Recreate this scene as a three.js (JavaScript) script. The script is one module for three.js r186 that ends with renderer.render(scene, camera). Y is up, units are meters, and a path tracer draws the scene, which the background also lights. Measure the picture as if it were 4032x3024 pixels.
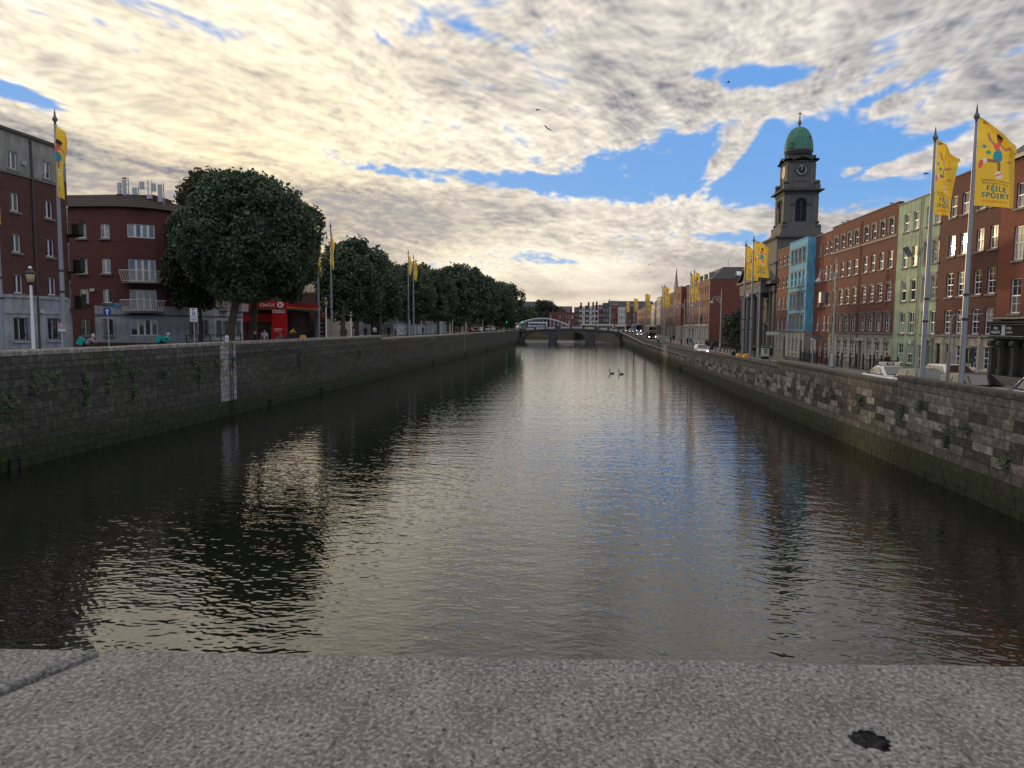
import * as THREE from 'three';
import { mergeVertices, mergeGeometries } from 'three/addons/utils/BufferGeometryUtils.js';
import { MarchingCubes } from 'three/addons/objects/MarchingCubes.js';
import { RoundedBoxGeometry } from 'three/addons/geometries/RoundedBoxGeometry.js';

// ---------- camera ----------
const scene = new THREE.Scene();
const W = 1024, H = 768;
const camera = new THREE.PerspectiveCamera(56.74, W / H, 0.05, 3000);
camera.position.set(0, 6.8, 0);
camera.rotation.order = 'YXZ';
camera.rotation.set(-0.08095, 0.09483, 0.00803);
camera.focus = 60; camera.userData.fStop = 26;
const renderer = new THREE.WebGLRenderer();
renderer.setSize(W, H);
renderer.toneMapping = THREE.LinearToneMapping;
renderer.toneMappingExposure = 1.5;
renderer.shadowMap.enabled = true;

// ---------- noise ----------
function RNG(a) { return () => { a |= 0; a = a + 0x6D2B79F5 | 0; let t = Math.imul(a ^ a >>> 15, 1 | a); t = t + Math.imul(t ^ t >>> 7, 61 | t) ^ t; return ((t ^ t >>> 14) >>> 0) / 4294967296; }; }
const R0 = RNG(7), perm = new Uint8Array(512), GX = new Float32Array(256), GY = new Float32Array(256);
{ const p = [...Array(256).keys()]; for (let i = 255; i > 0; i--) { const j = Math.floor(R0() * (i + 1));[p[i], p[j]] = [p[j], p[i]]; } for (let i = 0; i < 512; i++) perm[i] = p[i & 255]; for (let i = 0; i < 256; i++) { GX[i] = Math.cos(i * 2.399963); GY[i] = Math.sin(i * 2.399963); } }
function noise(x, y, per = 256) {
  const xi = Math.floor(x), yi = Math.floor(y), fx = x - xi, fy = y - yi;
  const m = (k) => ((k % per) + per) % per & 255, x0 = m(xi), x1 = m(xi + 1), y0 = m(yi), y1 = m(yi + 1);
  const u = fx * fx * fx * (fx * (fx * 6 - 15) + 10), v = fy * fy * fy * (fy * (fy * 6 - 15) + 10);
  const a = perm[perm[x0] + y0], b = perm[perm[x1] + y0], c = perm[perm[x0] + y1], d = perm[perm[x1] + y1];
  const n0 = GX[a] * fx + GY[a] * fy, n1 = GX[b] * (fx - 1) + GY[b] * fy, n2 = GX[c] * fx + GY[c] * (fy - 1), n3 = GX[d] * (fx - 1) + GY[d] * (fy - 1);
  return 1.5 * (n0 + (n1 - n0) * u + (n2 + (n3 - n2) * u - n0 - (n1 - n0) * u) * v);
}
function fbm(x, y, o, g = 0.5, per = 256) { let s = 0, a = 1, t = 0; for (let i = 0; i < o; i++) { s += a * noise(x + i * 17.3, y + i * 9.1, 256); t += a; a *= g; x *= 2.03; y *= 2.03; } return s / t; }
function pfbm(x, y, o, per, g = 0.5) { let s = 0, a = 1, t = 0, f = 1; for (let i = 0; i < o; i++) { s += a * noise(x * f, y * f, Math.min(256, per * f)); t += a; a *= g; f *= 2; } return s / t; }
const clamp = THREE.MathUtils.clamp, sstep = THREE.MathUtils.smoothstep, lerp = THREE.MathUtils.lerp;

// ---------- sky ----------
const SUN = new THREE.Vector3(-0.441, 0.0976, -0.892).normalize();
{
  const SW = 4096, SH = 2048, data = new Float32Array(SW * SH * 4);
  // az right of the river axis, el, radius az, radius el, tilt (deg), amount
  const FE = [
    [8, 12.0, 9.5, 2.3, 7, -1.3], [-7, 11.4, 9, 0.6, -3, -0.75], [18.0, 12.0, 5.0, 2.0, 4, -1.05], [20, 9.3, 7, 1.2, -4, -0.95], [27, 10.6, 5, 0.8, 8, -0.5],
    [15, 6.6, 5, 0.55, -3, -0.7], [-3.2, 5.4, 2.6, 0.5, -6, -0.8], [13.2, 18.0, 4.2, 0.7, -4, -0.95], [-30, 20.6, 6, 0.9, -6, -0.55], [-40, 14.6, 3.5, 0.5, -14, -0.9],
    [25, 18, 9, 2.4, 10, -0.42], [7, 7.2, 5, 0.35, -3, -0.45], [28, 13.6, 5, 0.5, 14, -0.45], [-18, 12.6, 3.5, 0.5, -14, -0.45], [-6, 17.5, 3, 0.5, -15, -0.35], [-8, 21.5, 3, 0.5, -15, -0.35], [22.5, 16.2, 3, 0.4, 16, -0.4],
    [11.2, 12.9, 2.6, 0.75, 52, 0.95], [-15, 8.4, 9, 1.5, 0, 0.5], [26, 12.0, 3, 0.5, 10, 0.45], [21, 11.0, 4.5, 0.55, 6, 0.75], [-30, 15.5, 9, 2, -10, 0.35], [2, 8.6, 8, 0.9, -5, 0.4],
    [8, 3.2, 12, 1.0, 0, 0.35], [11.3, 5.0, 4, 0.6, 0, 0.5]];
  const TH = [[-29, 17, 12, 3.2, 0.30, -0.25], [-14, 8.3, 8, 1.5, 0.55, 0], [-36, 11, 8, 2, 0.35, -0.15], [8, 3.4, 14, 0.9, 0.4, 0], [-9, 19, 5, 1.2, 0.2, -0.2], [5, 8.9, 9, 0.5, 0.3, -0.05], [12, 4.9, 4, 0.5, 0.4, 0]];
  const C0 = Math.cos(0.08), S0 = Math.sin(0.08), sa = Math.hypot(SUN.x, SUN.z), sx = SUN.x / sa, sz = -SUN.z / sa;
  for (let r = 0; r < SH; r++) {
    const el = ((r + 0.5) / SH - 0.5) * Math.PI, y = Math.sin(el), ce = Math.cos(el), ed = el * 57.29578;
    if (r < SH / 2) { for (let c = 0; c < SW; c++) { const k = (r * SW + c) * 4; data[k] = 0.14; data[k + 1] = 0.13; data[k + 2] = 0.12; data[k + 3] = 1; } continue; }
    for (let c = 0; c < SW; c++) {
      const th = ((c + 0.5) / SW - 0.5) * 2 * Math.PI, x = Math.cos(th) * ce, z = Math.sin(th) * ce, k = (r * SW + c) * 4;
      const ad = Math.atan2(x, -z) * 57.29578, seen = Math.abs(ad + 6) < 50 && ed < 30;
      const t = 1 / (y + 0.055), a0 = (x * C0 + z * S0) * t, b0 = (-z * C0 + x * S0) * t;
      const cosS = x * SUN.x + y * SUN.y + z * SUN.z, sunA = Math.acos(clamp(cosS, -1, 1)) * 57.29578;
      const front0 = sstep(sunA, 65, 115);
      const w1 = fbm(a0 * 0.8 + 3, b0 * 0.45, 3), w2 = fbm(a0 * 0.8 + 40, b0 * 0.45 + 9, 3);
      const a = a0 + w1 * 0.22, b = b0 + w2 * 0.5;
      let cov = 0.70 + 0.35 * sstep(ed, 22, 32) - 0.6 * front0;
      if (seen) for (const f of FE) {
        const dx = ad - f[0], dy = ed - f[1]; if (Math.abs(dx) > 25 || Math.abs(dy) > 8) continue;
        const tr = f[4] * 0.01745, px = (dx * Math.cos(tr) + dy * Math.sin(tr)) / f[2], py = (-dx * Math.sin(tr) + dy * Math.cos(tr)) / f[3], q = px * px + py * py;
        if (q < 9) cov += f[5] * Math.exp(-q * q * 0.35 - q * 0.25);
      }
      const big = fbm(a * 1.1 + 11, b * 0.36 + 5, seen ? 4 : 3), bank = fbm(a * 0.55 + 31, b * 0.28 + 2, 3), hz = sstep(ed, 1.5, 8);
      const fine = (p, q) => 0.62 * fbm(p * 7 + w2, q * 2.3 + w1, 2) + (seen ? 0.62 * fbm(p * 12.5 + q * 1.3 + w1 * 2, q * 6.2 - p * 1.5 - w2 * 2, 3, 0.6) : 0.5 * noise(p * 15, q * 5));
      const f0 = fine(a, b), d = cov + big * 0.75 + f0 * (0.30 + 0.50 * hz);
      const alpha = sstep(d, -0.08, 0.40), thick = clamp(0.40 + bank * 1.35 + big * 0.6 + 0.30 * (cov - 0.7), 0, 1);
      let tk = 0; if (seen) for (const f of TH) { const dx = (ad - f[0]) / f[2], dy = (ed - f[1] - (ad - f[0]) * f[5]) / f[3]; tk += f[4] * Math.exp(-dx * dx - dy * dy); }
      const rel = seen ? clamp((f0 - fine(a + sx * 0.011, b + sz * 0.03)) * 1.9 + f0 * -0.75, -1, 1) : -0.4 * f0;
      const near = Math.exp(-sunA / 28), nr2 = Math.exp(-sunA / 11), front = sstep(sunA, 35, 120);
      // clear sky
      const hb = Math.exp(-ed / 9), hv = Math.exp(-ed / 3);
      let cr = 0.07 + 0.115 * hb + 0.20 * hv, cg = 0.215 + 0.16 * hb + 0.05 * hv, cb = 0.53 + 0.05 * hb - 0.16 * hv;
      const zen = 1 - 0.25 * sstep(ed, 25, 80); cr *= zen; cg *= zen; cb *= zen; cr += near * 0.10; cg += near * 0.07;
      // cloud
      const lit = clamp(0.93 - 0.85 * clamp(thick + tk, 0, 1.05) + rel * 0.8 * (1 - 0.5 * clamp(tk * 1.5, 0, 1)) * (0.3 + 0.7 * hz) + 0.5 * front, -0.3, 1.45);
      const dim = 1 - 0.18 * sstep(ad, 5, 35) * (1 - near);
      const Lr = (0.70 + 0.15 * near + 0.17 * nr2) * dim, Lg = (0.66 + 0.08 * near + 0.08 * nr2) * dim, Lb = (0.625 - 0.12 * near - 0.04 * nr2) * dim;
      const Sr = 0.235 + 0.075 * near, Sg = 0.235 + 0.05 * near, Sb = 0.26 - 0.01 * near;
      let kr = lerp(Sr, Lr, lit), kg = lerp(Sg, Lg, lit), kb = lerp(Sb, Lb, lit);
      const hzc = Math.exp(-ed / 3.2) * 0.75, gw = 1 - 0.35 * sstep(Math.abs(ad + 10), 30, 90);
      kr = lerp(kr, 0.66 * gw, hzc); kg = lerp(kg, 0.52 * gw, hzc); kb = lerp(kb, lerp(0.44, 0.35, gw) * gw, hzc);
      const gl = Math.exp(-(sunA * sunA) / 3.5), g2 = Math.exp(-(sunA * sunA) / 60);
      data[k] = lerp(cr, kr, alpha) + gl * 1.3 + g2 * 0.07; data[k + 1] = lerp(cg, kg, alpha) + gl * 0.65 + g2 * 0.035; data[k + 2] = lerp(cb, kb, alpha) + gl * 0.12; data[k + 3] = 1;
    }
  }
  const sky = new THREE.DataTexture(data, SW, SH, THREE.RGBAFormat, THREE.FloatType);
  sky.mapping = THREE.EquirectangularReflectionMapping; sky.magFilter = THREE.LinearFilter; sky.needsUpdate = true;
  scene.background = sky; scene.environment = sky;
}
const sun = new THREE.DirectionalLight(new THREE.Color(1.0, 0.70, 0.38), 1.5);
sun.position.copy(SUN).multiplyScalar(400); sun.target.position.set(0, 0, 0);
sun.castShadow = true; sun.shadow.radius = 3; sun.shadow.mapSize.set(2048, 2048);
Object.assign(sun.shadow.camera, { left: -300, right: 300, top: 300, bottom: -300, near: 1, far: 1500 });
scene.add(sun, sun.target);

// ---------- helpers ----------
const V = (x, y, z) => new THREE.Vector3(x, y, z), rnd = RNG(1234), rr = (a, b) => a + (b - a) * rnd(), pick = (a) => a[Math.floor(rnd() * a.length)];
class MB {                                             // collects faces of one mesh; uv in metres
  constructor(m) { this.p = []; this.n = []; this.u = []; this.c = []; this.i = []; this.m = m || null; this.col = null; }
  vert(p, n, u, v) {
    if (this.m) { p = p.clone().applyMatrix4(this.m); n = n.clone().transformDirection(this.m); }
    this.p.push(p.x, p.y, p.z); this.n.push(n.x, n.y, n.z); this.u.push(u, v); if (this.col) this.c.push(...this.col); return this.p.length / 3 - 1;
  }
  poly(pts, uvs) {
    const n = V(0, 0, 0), a = V(0, 0, 0), b = V(0, 0, 0);
    for (let k = 2; k < pts.length; k++) n.add(a.subVectors(pts[k - 1], pts[0]).clone().cross(b.subVectors(pts[k], pts[0])));
    if (n.lengthSq() < 1e-14) return this; n.normalize();
    const ax = Math.abs(n.x), ay = Math.abs(n.y), az = Math.abs(n.z);
    const id = pts.map((q, k) => uvs ? this.vert(q, n, uvs[k][0], uvs[k][1]) : ay > ax && ay > az ? this.vert(q, n, q.x, q.z) : ax > az ? this.vert(q, n, q.z, q.y) : this.vert(q, n, q.x, q.y));
    for (let k = 2; k < id.length; k++) this.i.push(id[0], id[k - 1], id[k]);
    return this;
  }
  quad(a, b, c, d, uv) { return this.poly([a, b, c, d], uv); }
  box(x0, x1, y0, y1, z0, z1, skip = '') {
    const P = (x, y, z) => V(x, y, z);
    if (!skip.includes('f')) this.quad(P(x0, y0, z1), P(x1, y0, z1), P(x1, y1, z1), P(x0, y1, z1));
    if (!skip.includes('k')) this.quad(P(x1, y0, z0), P(x0, y0, z0), P(x0, y1, z0), P(x1, y1, z0));
    if (!skip.includes('r')) this.quad(P(x1, y0, z1), P(x1, y0, z0), P(x1, y1, z0), P(x1, y1, z1));
    if (!skip.includes('l')) this.quad(P(x0, y0, z0), P(x0, y0, z1), P(x0, y1, z1), P(x0, y1, z0));
    if (!skip.includes('t')) this.quad(P(x0, y1, z1), P(x1, y1, z1), P(x1, y1, z0), P(x0, y1, z0));
    if (!skip.includes('b')) this.quad(P(x0, y0, z0), P(x1, y0, z0), P(x1, y0, z1), P(x0, y0, z1));
    return this;
  }
  cb(x, y, z, w, h, d) { return this.box(x - w / 2, x + w / 2, y - h / 2, y + h / 2, z - d / 2, z + d / 2); }
  stone(x0, x1, y0, y1, z0, z1, e) {                   // block whose front (+z) edges are chamfered by e
    const F = [V(x0 + e, y0 + e, z1), V(x1 - e, y0 + e, z1), V(x1 - e, y1 - e, z1), V(x0 + e, y1 - e, z1)], Bk = [V(x0, y0, z1 - e), V(x1, y0, z1 - e), V(x1, y1, z1 - e), V(x0, y1, z1 - e)], K = Bk.map((q) => V(q.x, q.y, z0));
    this.quad(...F);
    for (let k = 0; k < 4; k++) { const j = (k + 1) % 4; this.quad(Bk[k], Bk[j], F[j], F[k]); this.quad(K[k], K[j], Bk[j], Bk[k]); }
    return this;
  }
  add(g, mat) {
    const q = g.index ? g : mergeVertices(g), P = q.attributes.position, N = q.attributes.normal, U = q.attributes.uv, o = this.p.length / 3, v = V(0, 0, 0), n = V(0, 0, 0);
    const M = this.m ? (mat ? this.m.clone().multiply(mat) : this.m) : mat;
    for (let k = 0; k < P.count; k++) {
      v.fromBufferAttribute(P, k); n.fromBufferAttribute(N, k); if (M) { v.applyMatrix4(M); n.transformDirection(M); }
      this.p.push(v.x, v.y, v.z); this.n.push(n.x, n.y, n.z); this.u.push(U ? U.getX(k) : v.x, U ? U.getY(k) : v.y); if (this.col) this.c.push(...this.col);
    }
    for (let k = 0; k < q.index.count; k++) this.i.push(o + q.index.getX(k));
    return this;
  }
  at(g, x, y, z, rx = 0, ry = 0, rz = 0, sx = 1, sy = sx, sz = sx) { return this.add(g, new THREE.Matrix4().compose(V(x, y, z), new THREE.Quaternion().setFromEuler(new THREE.Euler(rx, ry, rz)), V(sx, sy, sz))); }
  rod(a, b, r0, r1 = r0, s = 8) {
    const d = b.clone().sub(a), L = d.length(), g = new THREE.CylinderGeometry(r1, r0, L, s, 1), q = new THREE.Quaternion().setFromUnitVectors(V(0, 1, 0), d.normalize());
    return this.add(g, new THREE.Matrix4().compose(a.clone().add(b).multiplyScalar(0.5), q, V(1, 1, 1)));
  }
  lathe(pts, x, y, z, s = 12) { return this.at(new THREE.LatheGeometry(pts.map((q) => new THREE.Vector2(q[0], q[1])), s), x, y, z); }
  tube(pts, r, s = 6, seg = 0) { return this.add(new THREE.TubeGeometry(new THREE.CatmullRomCurve3(pts), seg || pts.length * 4, r, s)); }
  ext(pts, d, z = 0, holes = [], bev = 0) {            // outline in x,y pushed along z by d
    const sh = new THREE.Shape(pts.map((q) => new THREE.Vector2(q[0], q[1]))); for (const h of holes) sh.holes.push(new THREE.Path(h.map((q) => new THREE.Vector2(q[0], q[1]))));
    const g = new THREE.ExtrudeGeometry(sh, { depth: d, bevelEnabled: bev > 0, bevelSize: bev, bevelThickness: bev, bevelSegments: 1, curveSegments: 8 }); return this.at(g, 0, 0, z);
  }
  geo() {
    const g = new THREE.BufferGeometry(); g.setAttribute('position', new THREE.Float32BufferAttribute(this.p, 3)); g.setAttribute('normal', new THREE.Float32BufferAttribute(this.n, 3)); g.setAttribute('uv', new THREE.Float32BufferAttribute(this.u, 2));
    if (this.c.length) g.setAttribute('color', new THREE.Float32BufferAttribute(this.c, 3)); g.setIndex(this.i); return g;
  }
}
const used = {};
function numbered(n) { n = n.replace(/_\d{3}$/, ''); const k = used[n] = (used[n] ?? -1) + 1; return k ? n + '_' + String(k).padStart(3, '0') : n; }
function tag(o, label, category, group) { o.userData.label = label; o.userData.category = category; if (group) o.userData.group = group; return o; }
function thing(name, label, category, [x, y, z] = [0, 0, 0], ry = 0, group) { const o = new THREE.Group(); o.name = numbered(name); o.position.set(x, y, z); o.rotation.y = ry; scene.add(o); return tag(o, label, category, group); }
function part(name, g, m, parent, x = 0, y = 0, z = 0, ry = 0) { const o = new THREE.Mesh(g instanceof MB ? g.geo() : g, m); o.name = numbered(name); o.position.set(x, y, z); o.rotation.y = ry; parent.add(o); return o; }
function struct(name, g, m) { const o = part(name, g, m, scene); o.userData.kind = 'structure'; return o; }
function stuff(name, g, m, parent) { const o = part(name, g, m, parent); o.userData.kind = 'stuff'; return o; }
function copyOf(src, label, [x, y, z], ry = 0, group) { const c = src.clone(); c.userData = { ...src.userData, label }; if (group) c.userData.group = group; c.name = numbered(src.name); c.traverse((q) => { if (q !== c && q.name) q.name = numbered(q.name); }); c.position.set(x, y, z); c.rotation.y = ry; scene.add(c); return c; }

// ---------- textures and materials ----------
const TEX = {};
function dtex(key, w, h, f, srgb) {                    // f(u, v) in 0..1 -> value or [r, g, b] in 0..1
  if (TEX[key]) return TEX[key];
  const d = new Uint8Array(w * h * 4);
  for (let y = 0; y < h; y++) for (let x = 0; x < w; x++) { const v = f((x + 0.5) / w, (y + 0.5) / h, x, y), k = (y * w + x) * 4, a = Array.isArray(v); for (let c = 0; c < 3; c++) d[k + c] = clamp((a ? v[c] : v) * 255, 0, 255); d[k + 3] = 255; }
  const t = new THREE.DataTexture(d, w, h); t.wrapS = t.wrapT = THREE.RepeatWrapping; t.magFilter = THREE.LinearFilter; if (srgb) t.colorSpace = THREE.SRGBColorSpace; t.needsUpdate = true; return TEX[key] = t;
}
function scaled(t, m, ox = 0, oy = 0) { const c = t.clone(); c.repeat.set(1 / m, 1 / (Array.isArray(m) ? m[1] : m)); if (Array.isArray(m)) c.repeat.x = 1 / m[0]; c.offset.set(ox, oy); c.needsUpdate = true; return c; }
const rgb = (r, g, b) => new THREE.Color().setRGB(r, g, b);
function std(r, g, b, rough = 0.8, o = {}) { return new THREE.MeshStandardMaterial({ color: rgb(r, g, b), roughness: rough, ...o }); }
function phy(r, g, b, rough, o = {}) { return new THREE.MeshPhysicalMaterial({ color: rgb(r, g, b), roughness: rough, ...o }); }
const tBrick = dtex('brick', 512, 512, (u, v) => {     // 3.6 m x 2.4 m of stretcher bond
  const row = Math.floor(v * 32), bx = u * 16 + (row & 1) * 0.5, col = Math.floor(bx) % 16, fx = bx - Math.floor(bx), fy = v * 32 - row;
  const tone = 0.66 + 0.26 * (perm[(perm[col] + row * 7) & 255] / 255) + 0.20 * pfbm(u * 4, v * 4, 4, 4), mort = fx < 0.045 || fy < 0.13;
  return mort ? [0.78, 0.74, 0.72] : [tone, tone * 0.96, tone * 0.93];
});
const tPlain = dtex('plain', 512, 512, (u, v) => 0.82 + 0.22 * pfbm(u * 4, v * 4, 6, 4) + 0.08 * pfbm(u * 40, v * 40, 3, 40));
const tStain = dtex('stain', 512, 512, (u, v) => 0.80 + 0.30 * pfbm(u * 18, v * 3, 4, 3) + 0.22 * pfbm(u * 6, v * 6, 5, 6));
const tStone = dtex('stone', 1024, 1024, (u, v) => { const a = pfbm(u * 7, v * 7, 6, 7, 0.6), b = pfbm(u * 13 + 5, v * 13, 5, 13, 0.62), s = sstep(a + 0.25 * b, 0.02, 0.16); const k = lerp(0.60, 0.98, s) + 0.30 * b; return [k, k * 0.97, k * 0.93]; });
const tAsph = dtex('asphalt', 512, 512, (u, v) => 0.72 + 0.22 * pfbm(u * 60, v * 60, 2, 60) + 0.30 * pfbm(u * 3, v * 3, 5, 3));
const brick = (r, g, b, o = 0) => std(r * 0.70, g * 0.76 + 0.003, b * 0.88 + 0.004, 0.92, { map: scaled(tBrick, [3.6, 2.4], o, o * 0.37), bumpMap: scaled(tBrick, [3.6, 2.4], o, o * 0.37), bumpScale: -0.004 });
const render_ = (r, g, b, o = 0) => std(r, g, b, 0.9, { map: scaled(tStain, 5, o, o) });
const ashlar = (r, g, b, o = 0) => std(r, g, b, 0.9, { map: scaled(tPlain, 1.9, o, o), bumpMap: scaled(tPlain, 0.9, o, o), bumpScale: 0.01 });
const M = {
  white: std(0.72, 0.73, 0.74, 0.45), offwhite: std(0.55, 0.54, 0.50, 0.55), frameGrey: std(0.33, 0.33, 0.31, 0.6), frameDark: std(0.03, 0.03, 0.03, 0.5), sill: ashlar(0.22, 0.21, 0.20), black: std(0.012, 0.012, 0.013, 0.5), iron: std(0.018, 0.018, 0.02, 0.5),
  steel: std(0.30, 0.33, 0.38, 0.45, { metalness: 0.35, map: scaled(tStain, 2.3) }), lampGrey: std(0.36, 0.38, 0.42, 0.5), chrome: std(0.6, 0.6, 0.6, 0.25, { metalness: 1 }), slate: std(0.055, 0.057, 0.065, 0.7, { map: scaled(tPlain, 1.5) }), lead: std(0.16, 0.165, 0.18, 0.6),
  stoneDark: ashlar(0.15, 0.145, 0.14), stone: ashlar(0.30, 0.28, 0.25, 0.3), stonePale: ashlar(0.46, 0.42, 0.36, 0.6), cream: render_(0.55, 0.48, 0.38), asphalt: std(0.05, 0.05, 0.053, 0.85, { map: scaled(tAsph, 4) }), pave: std(0.24, 0.23, 0.215, 0.9, { map: scaled(tAsph, 3.1) }), kerb: std(0.30, 0.29, 0.27, 0.9, { map: scaled(tPlain, 1.3) }),
  paint: std(0.62, 0.62, 0.58, 0.8), tyre: std(0.015, 0.015, 0.016, 0.8), rubber: std(0.02, 0.02, 0.02, 0.7), yellow: std(0.70, 0.38, 0.02, 0.5), red: std(0.48, 0.012, 0.02, 0.45), orange: std(0.75, 0.25, 0.02, 0.5), bark: std(0.075, 0.06, 0.045, 0.95, { map: scaled(tStain, 0.7), bumpMap: scaled(tStain, 0.5), bumpScale: 0.03 }),
};
// window glass: dark rooms, net curtains and pulled blinds behind a glossy pane
const GLASS = [[0.012, 0.014, 0.017], [0.02, 0.022, 0.026], [0.03, 0.034, 0.04], [0.16, 0.165, 0.17], [0.30, 0.30, 0.29], [0.06, 0.07, 0.085]].map(([r, g, b]) => phy(r, g, b, 0.04, { ior: 1.6, clearcoat: 1, clearcoatRoughness: 0.02 }));
const darkGlass = GLASS[0], carGlass = phy(0.012, 0.015, 0.018, 0.03, { ior: 1.6, clearcoat: 1, clearcoatRoughness: 0.01 });
function canvasTex(w, h, draw) { const c = document.createElement('canvas'); c.width = w; c.height = h; draw(c.getContext('2d'), w, h); const t = new THREE.CanvasTexture(c); t.colorSpace = THREE.SRGBColorSpace; t.anisotropy = 8; return t; }
const UV01 = [[0, 0], [1, 0], [1, 1], [0, 1]];

// ---------- lie of the land ----------
function pw(k, z) { if (z >= k[0][0]) return k[0][1]; for (let i = 1; i < k.length; i++) if (z >= k[i][0]) return lerp(k[i][1], k[i - 1][1], (z - k[i][0]) / (k[i - 1][0] - k[i][0])); return k[k.length - 1][1]; }
const KR = [[0, 4.2], [-28, 3.55], [-40, 3.2], [-55, 3.1], [-70, 2.8], [-95, 2.62], [-110, 2.5], [-150, 2.55], [-190, 2.75], [-222, 3.3], [-245, 3.85], [-280, 4.35], [-312, 4.75], [-420, 4.9]], KL = [[-65, 4.5], [-105, 4.95], [-280, 4.95], [-312, 5.2]];
const yR = (z) => pw(KR, z), yL = (z) => pw(KL, z);
const BANKR = [[60, 15.6], [-25, 15.8], [-313, 17.6], [-335, 16.5], [-400, 5], [-470, -20], [-600, -76], [-1000, -260], [-2500, -900]], BANKL = [[60, -26.1], [-20, -26.1], [-300, -25.4], [-335, -27.5], [-400, -44], [-470, -68], [-600, -122], [-1000, -302], [-2500, -942]];
const ZS = [60, 0, -28, -40, -55, -65, -70, -95, -105, -110, -150, -190, -240, -280, -300, -313, -335, -400, -470, -600, -1000, -2500];
const XWR = (z) => 15.8 + (z + 25) * -0.00625, XWL = (z) => -26.1 - (z + 20) * 0.0025;
function strip(b, fx0, fx1, fy, z0, z1, step = 12) { let z = z0; while (z > z1 + 1e-6) { const n = Math.max(z1, z - step); b.quad(V(fx0(z), fy(z), z), V(fx1(z), fy(z), z), V(fx1(n), fy(n), n), V(fx0(n), fy(n), n)); z = n; } return b; }
{
  const g = new MB();
  for (let k = 1; k < ZS.length; k++) {
    const a = ZS[k - 1], c = ZS[k], ra = pw(BANKR, a) + 0.35, rc = pw(BANKR, c) + 0.35, la = pw(BANKL, a) - 0.35, lc = pw(BANKL, c) - 0.35;
    g.quad(V(ra, yR(a) - 0.13, a), V(1600, yR(a) - 0.13, a), V(1600, yR(c) - 0.13, c), V(rc, yR(c) - 0.13, c));
    g.quad(V(-1900, yL(a) - 0.13, a), V(la, yL(a) - 0.13, a), V(lc, yL(c) - 0.13, c), V(-1900, yL(c) - 0.13, c));
  }
  struct('ground', g, std(0.13, 0.125, 0.115, 0.95, { map: scaled(tAsph, 9) }));
  const road = new MB(); strip(road, () => 17.9, () => 24.7, (z) => yR(z) - 0.11, 60, -470); strip(road, () => -37.0, () => -31.2, (z) => yL(z) - 0.11, 60, -330); strip(road, (z) => -29 - (z + 60) * -0.02 - 31, (z) => -31, () => 4.39, -50.5, -58.5); struct('road', road, M.asphalt);
  const cyc = new MB(); strip(cyc, () => 23.3, () => 24.68, (z) => yR(z) - 0.105, -108, -240); struct('cycle_lane', cyc, std(0.17, 0.05, 0.035, 0.9, { map: scaled(tAsph, 3) }));
  const ln = new MB(); strip(ln, () => 18.35, () => 18.5, (z) => yR(z) - 0.104, 20, -310); for (let z = 10; z > -300; z -= 6) strip(ln, () => 21.3, () => 21.42, (q) => yR(q) - 0.104, z, z - 3); strip(ln, () => -31.6, () => -31.48, (z) => yL(z) - 0.104, 30, -300); struct('road_marking', ln, M.paint);
  const slab = (name, x0, x1, fy, z0, z1) => { const b = new MB(); for (let z = z0; z > z1; z -= 10) { const n = Math.max(z1, z - 10), a = fy(z), c = fy(n); b.quad(V(x0, a, z), V(x1, a, z), V(x1, c, n), V(x0, c, n)); b.quad(V(x0, a - 0.13, z), V(x0, a, z), V(x0, c, n), V(x0, c - 0.13, n)); b.quad(V(x1, a, z), V(x1, a - 0.13, z), V(x1, c - 0.13, n), V(x1, c, n)); } struct(name, b, M.pave); };
  slab('pavement', 24.85, 29.6, yR, 60, -470); slab('pavement', 16.3, 17.75, yR, 60, -312); slab('pavement', -31.05, -26.4, yL, 60, -305); slab('pavement', -40.5, -37.15, yL, 60, -48.6); slab('pavement', -36.9, -37.15, yL, -60.2, -330);
  const kb = new MB(), kerb = (x, fy, z0, z1) => { for (let z = z0; z > z1; z -= 6) { const n = Math.max(z1, z - 6) + 0.02, a = fy(z), c = fy(n); kb.quad(V(x, a + 0.004, z), V(x + 0.15, a + 0.004, z), V(x + 0.15, c + 0.004, n), V(x, c + 0.004, n)); kb.quad(V(x, a - 0.13, z), V(x, a + 0.004, z), V(x, c + 0.004, n), V(x, c - 0.13, n)); kb.quad(V(x + 0.15, a + 0.004, z), V(x + 0.15, a - 0.13, z), V(x + 0.15, c - 0.13, n), V(x + 0.15, c + 0.004, n)); } };
  kerb(24.7, yR, 40, -312); kerb(17.75, yR, 40, -312); kerb(-31.2, yL, 40, -305); struct('kerb', kb, M.kerb);
}

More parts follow.
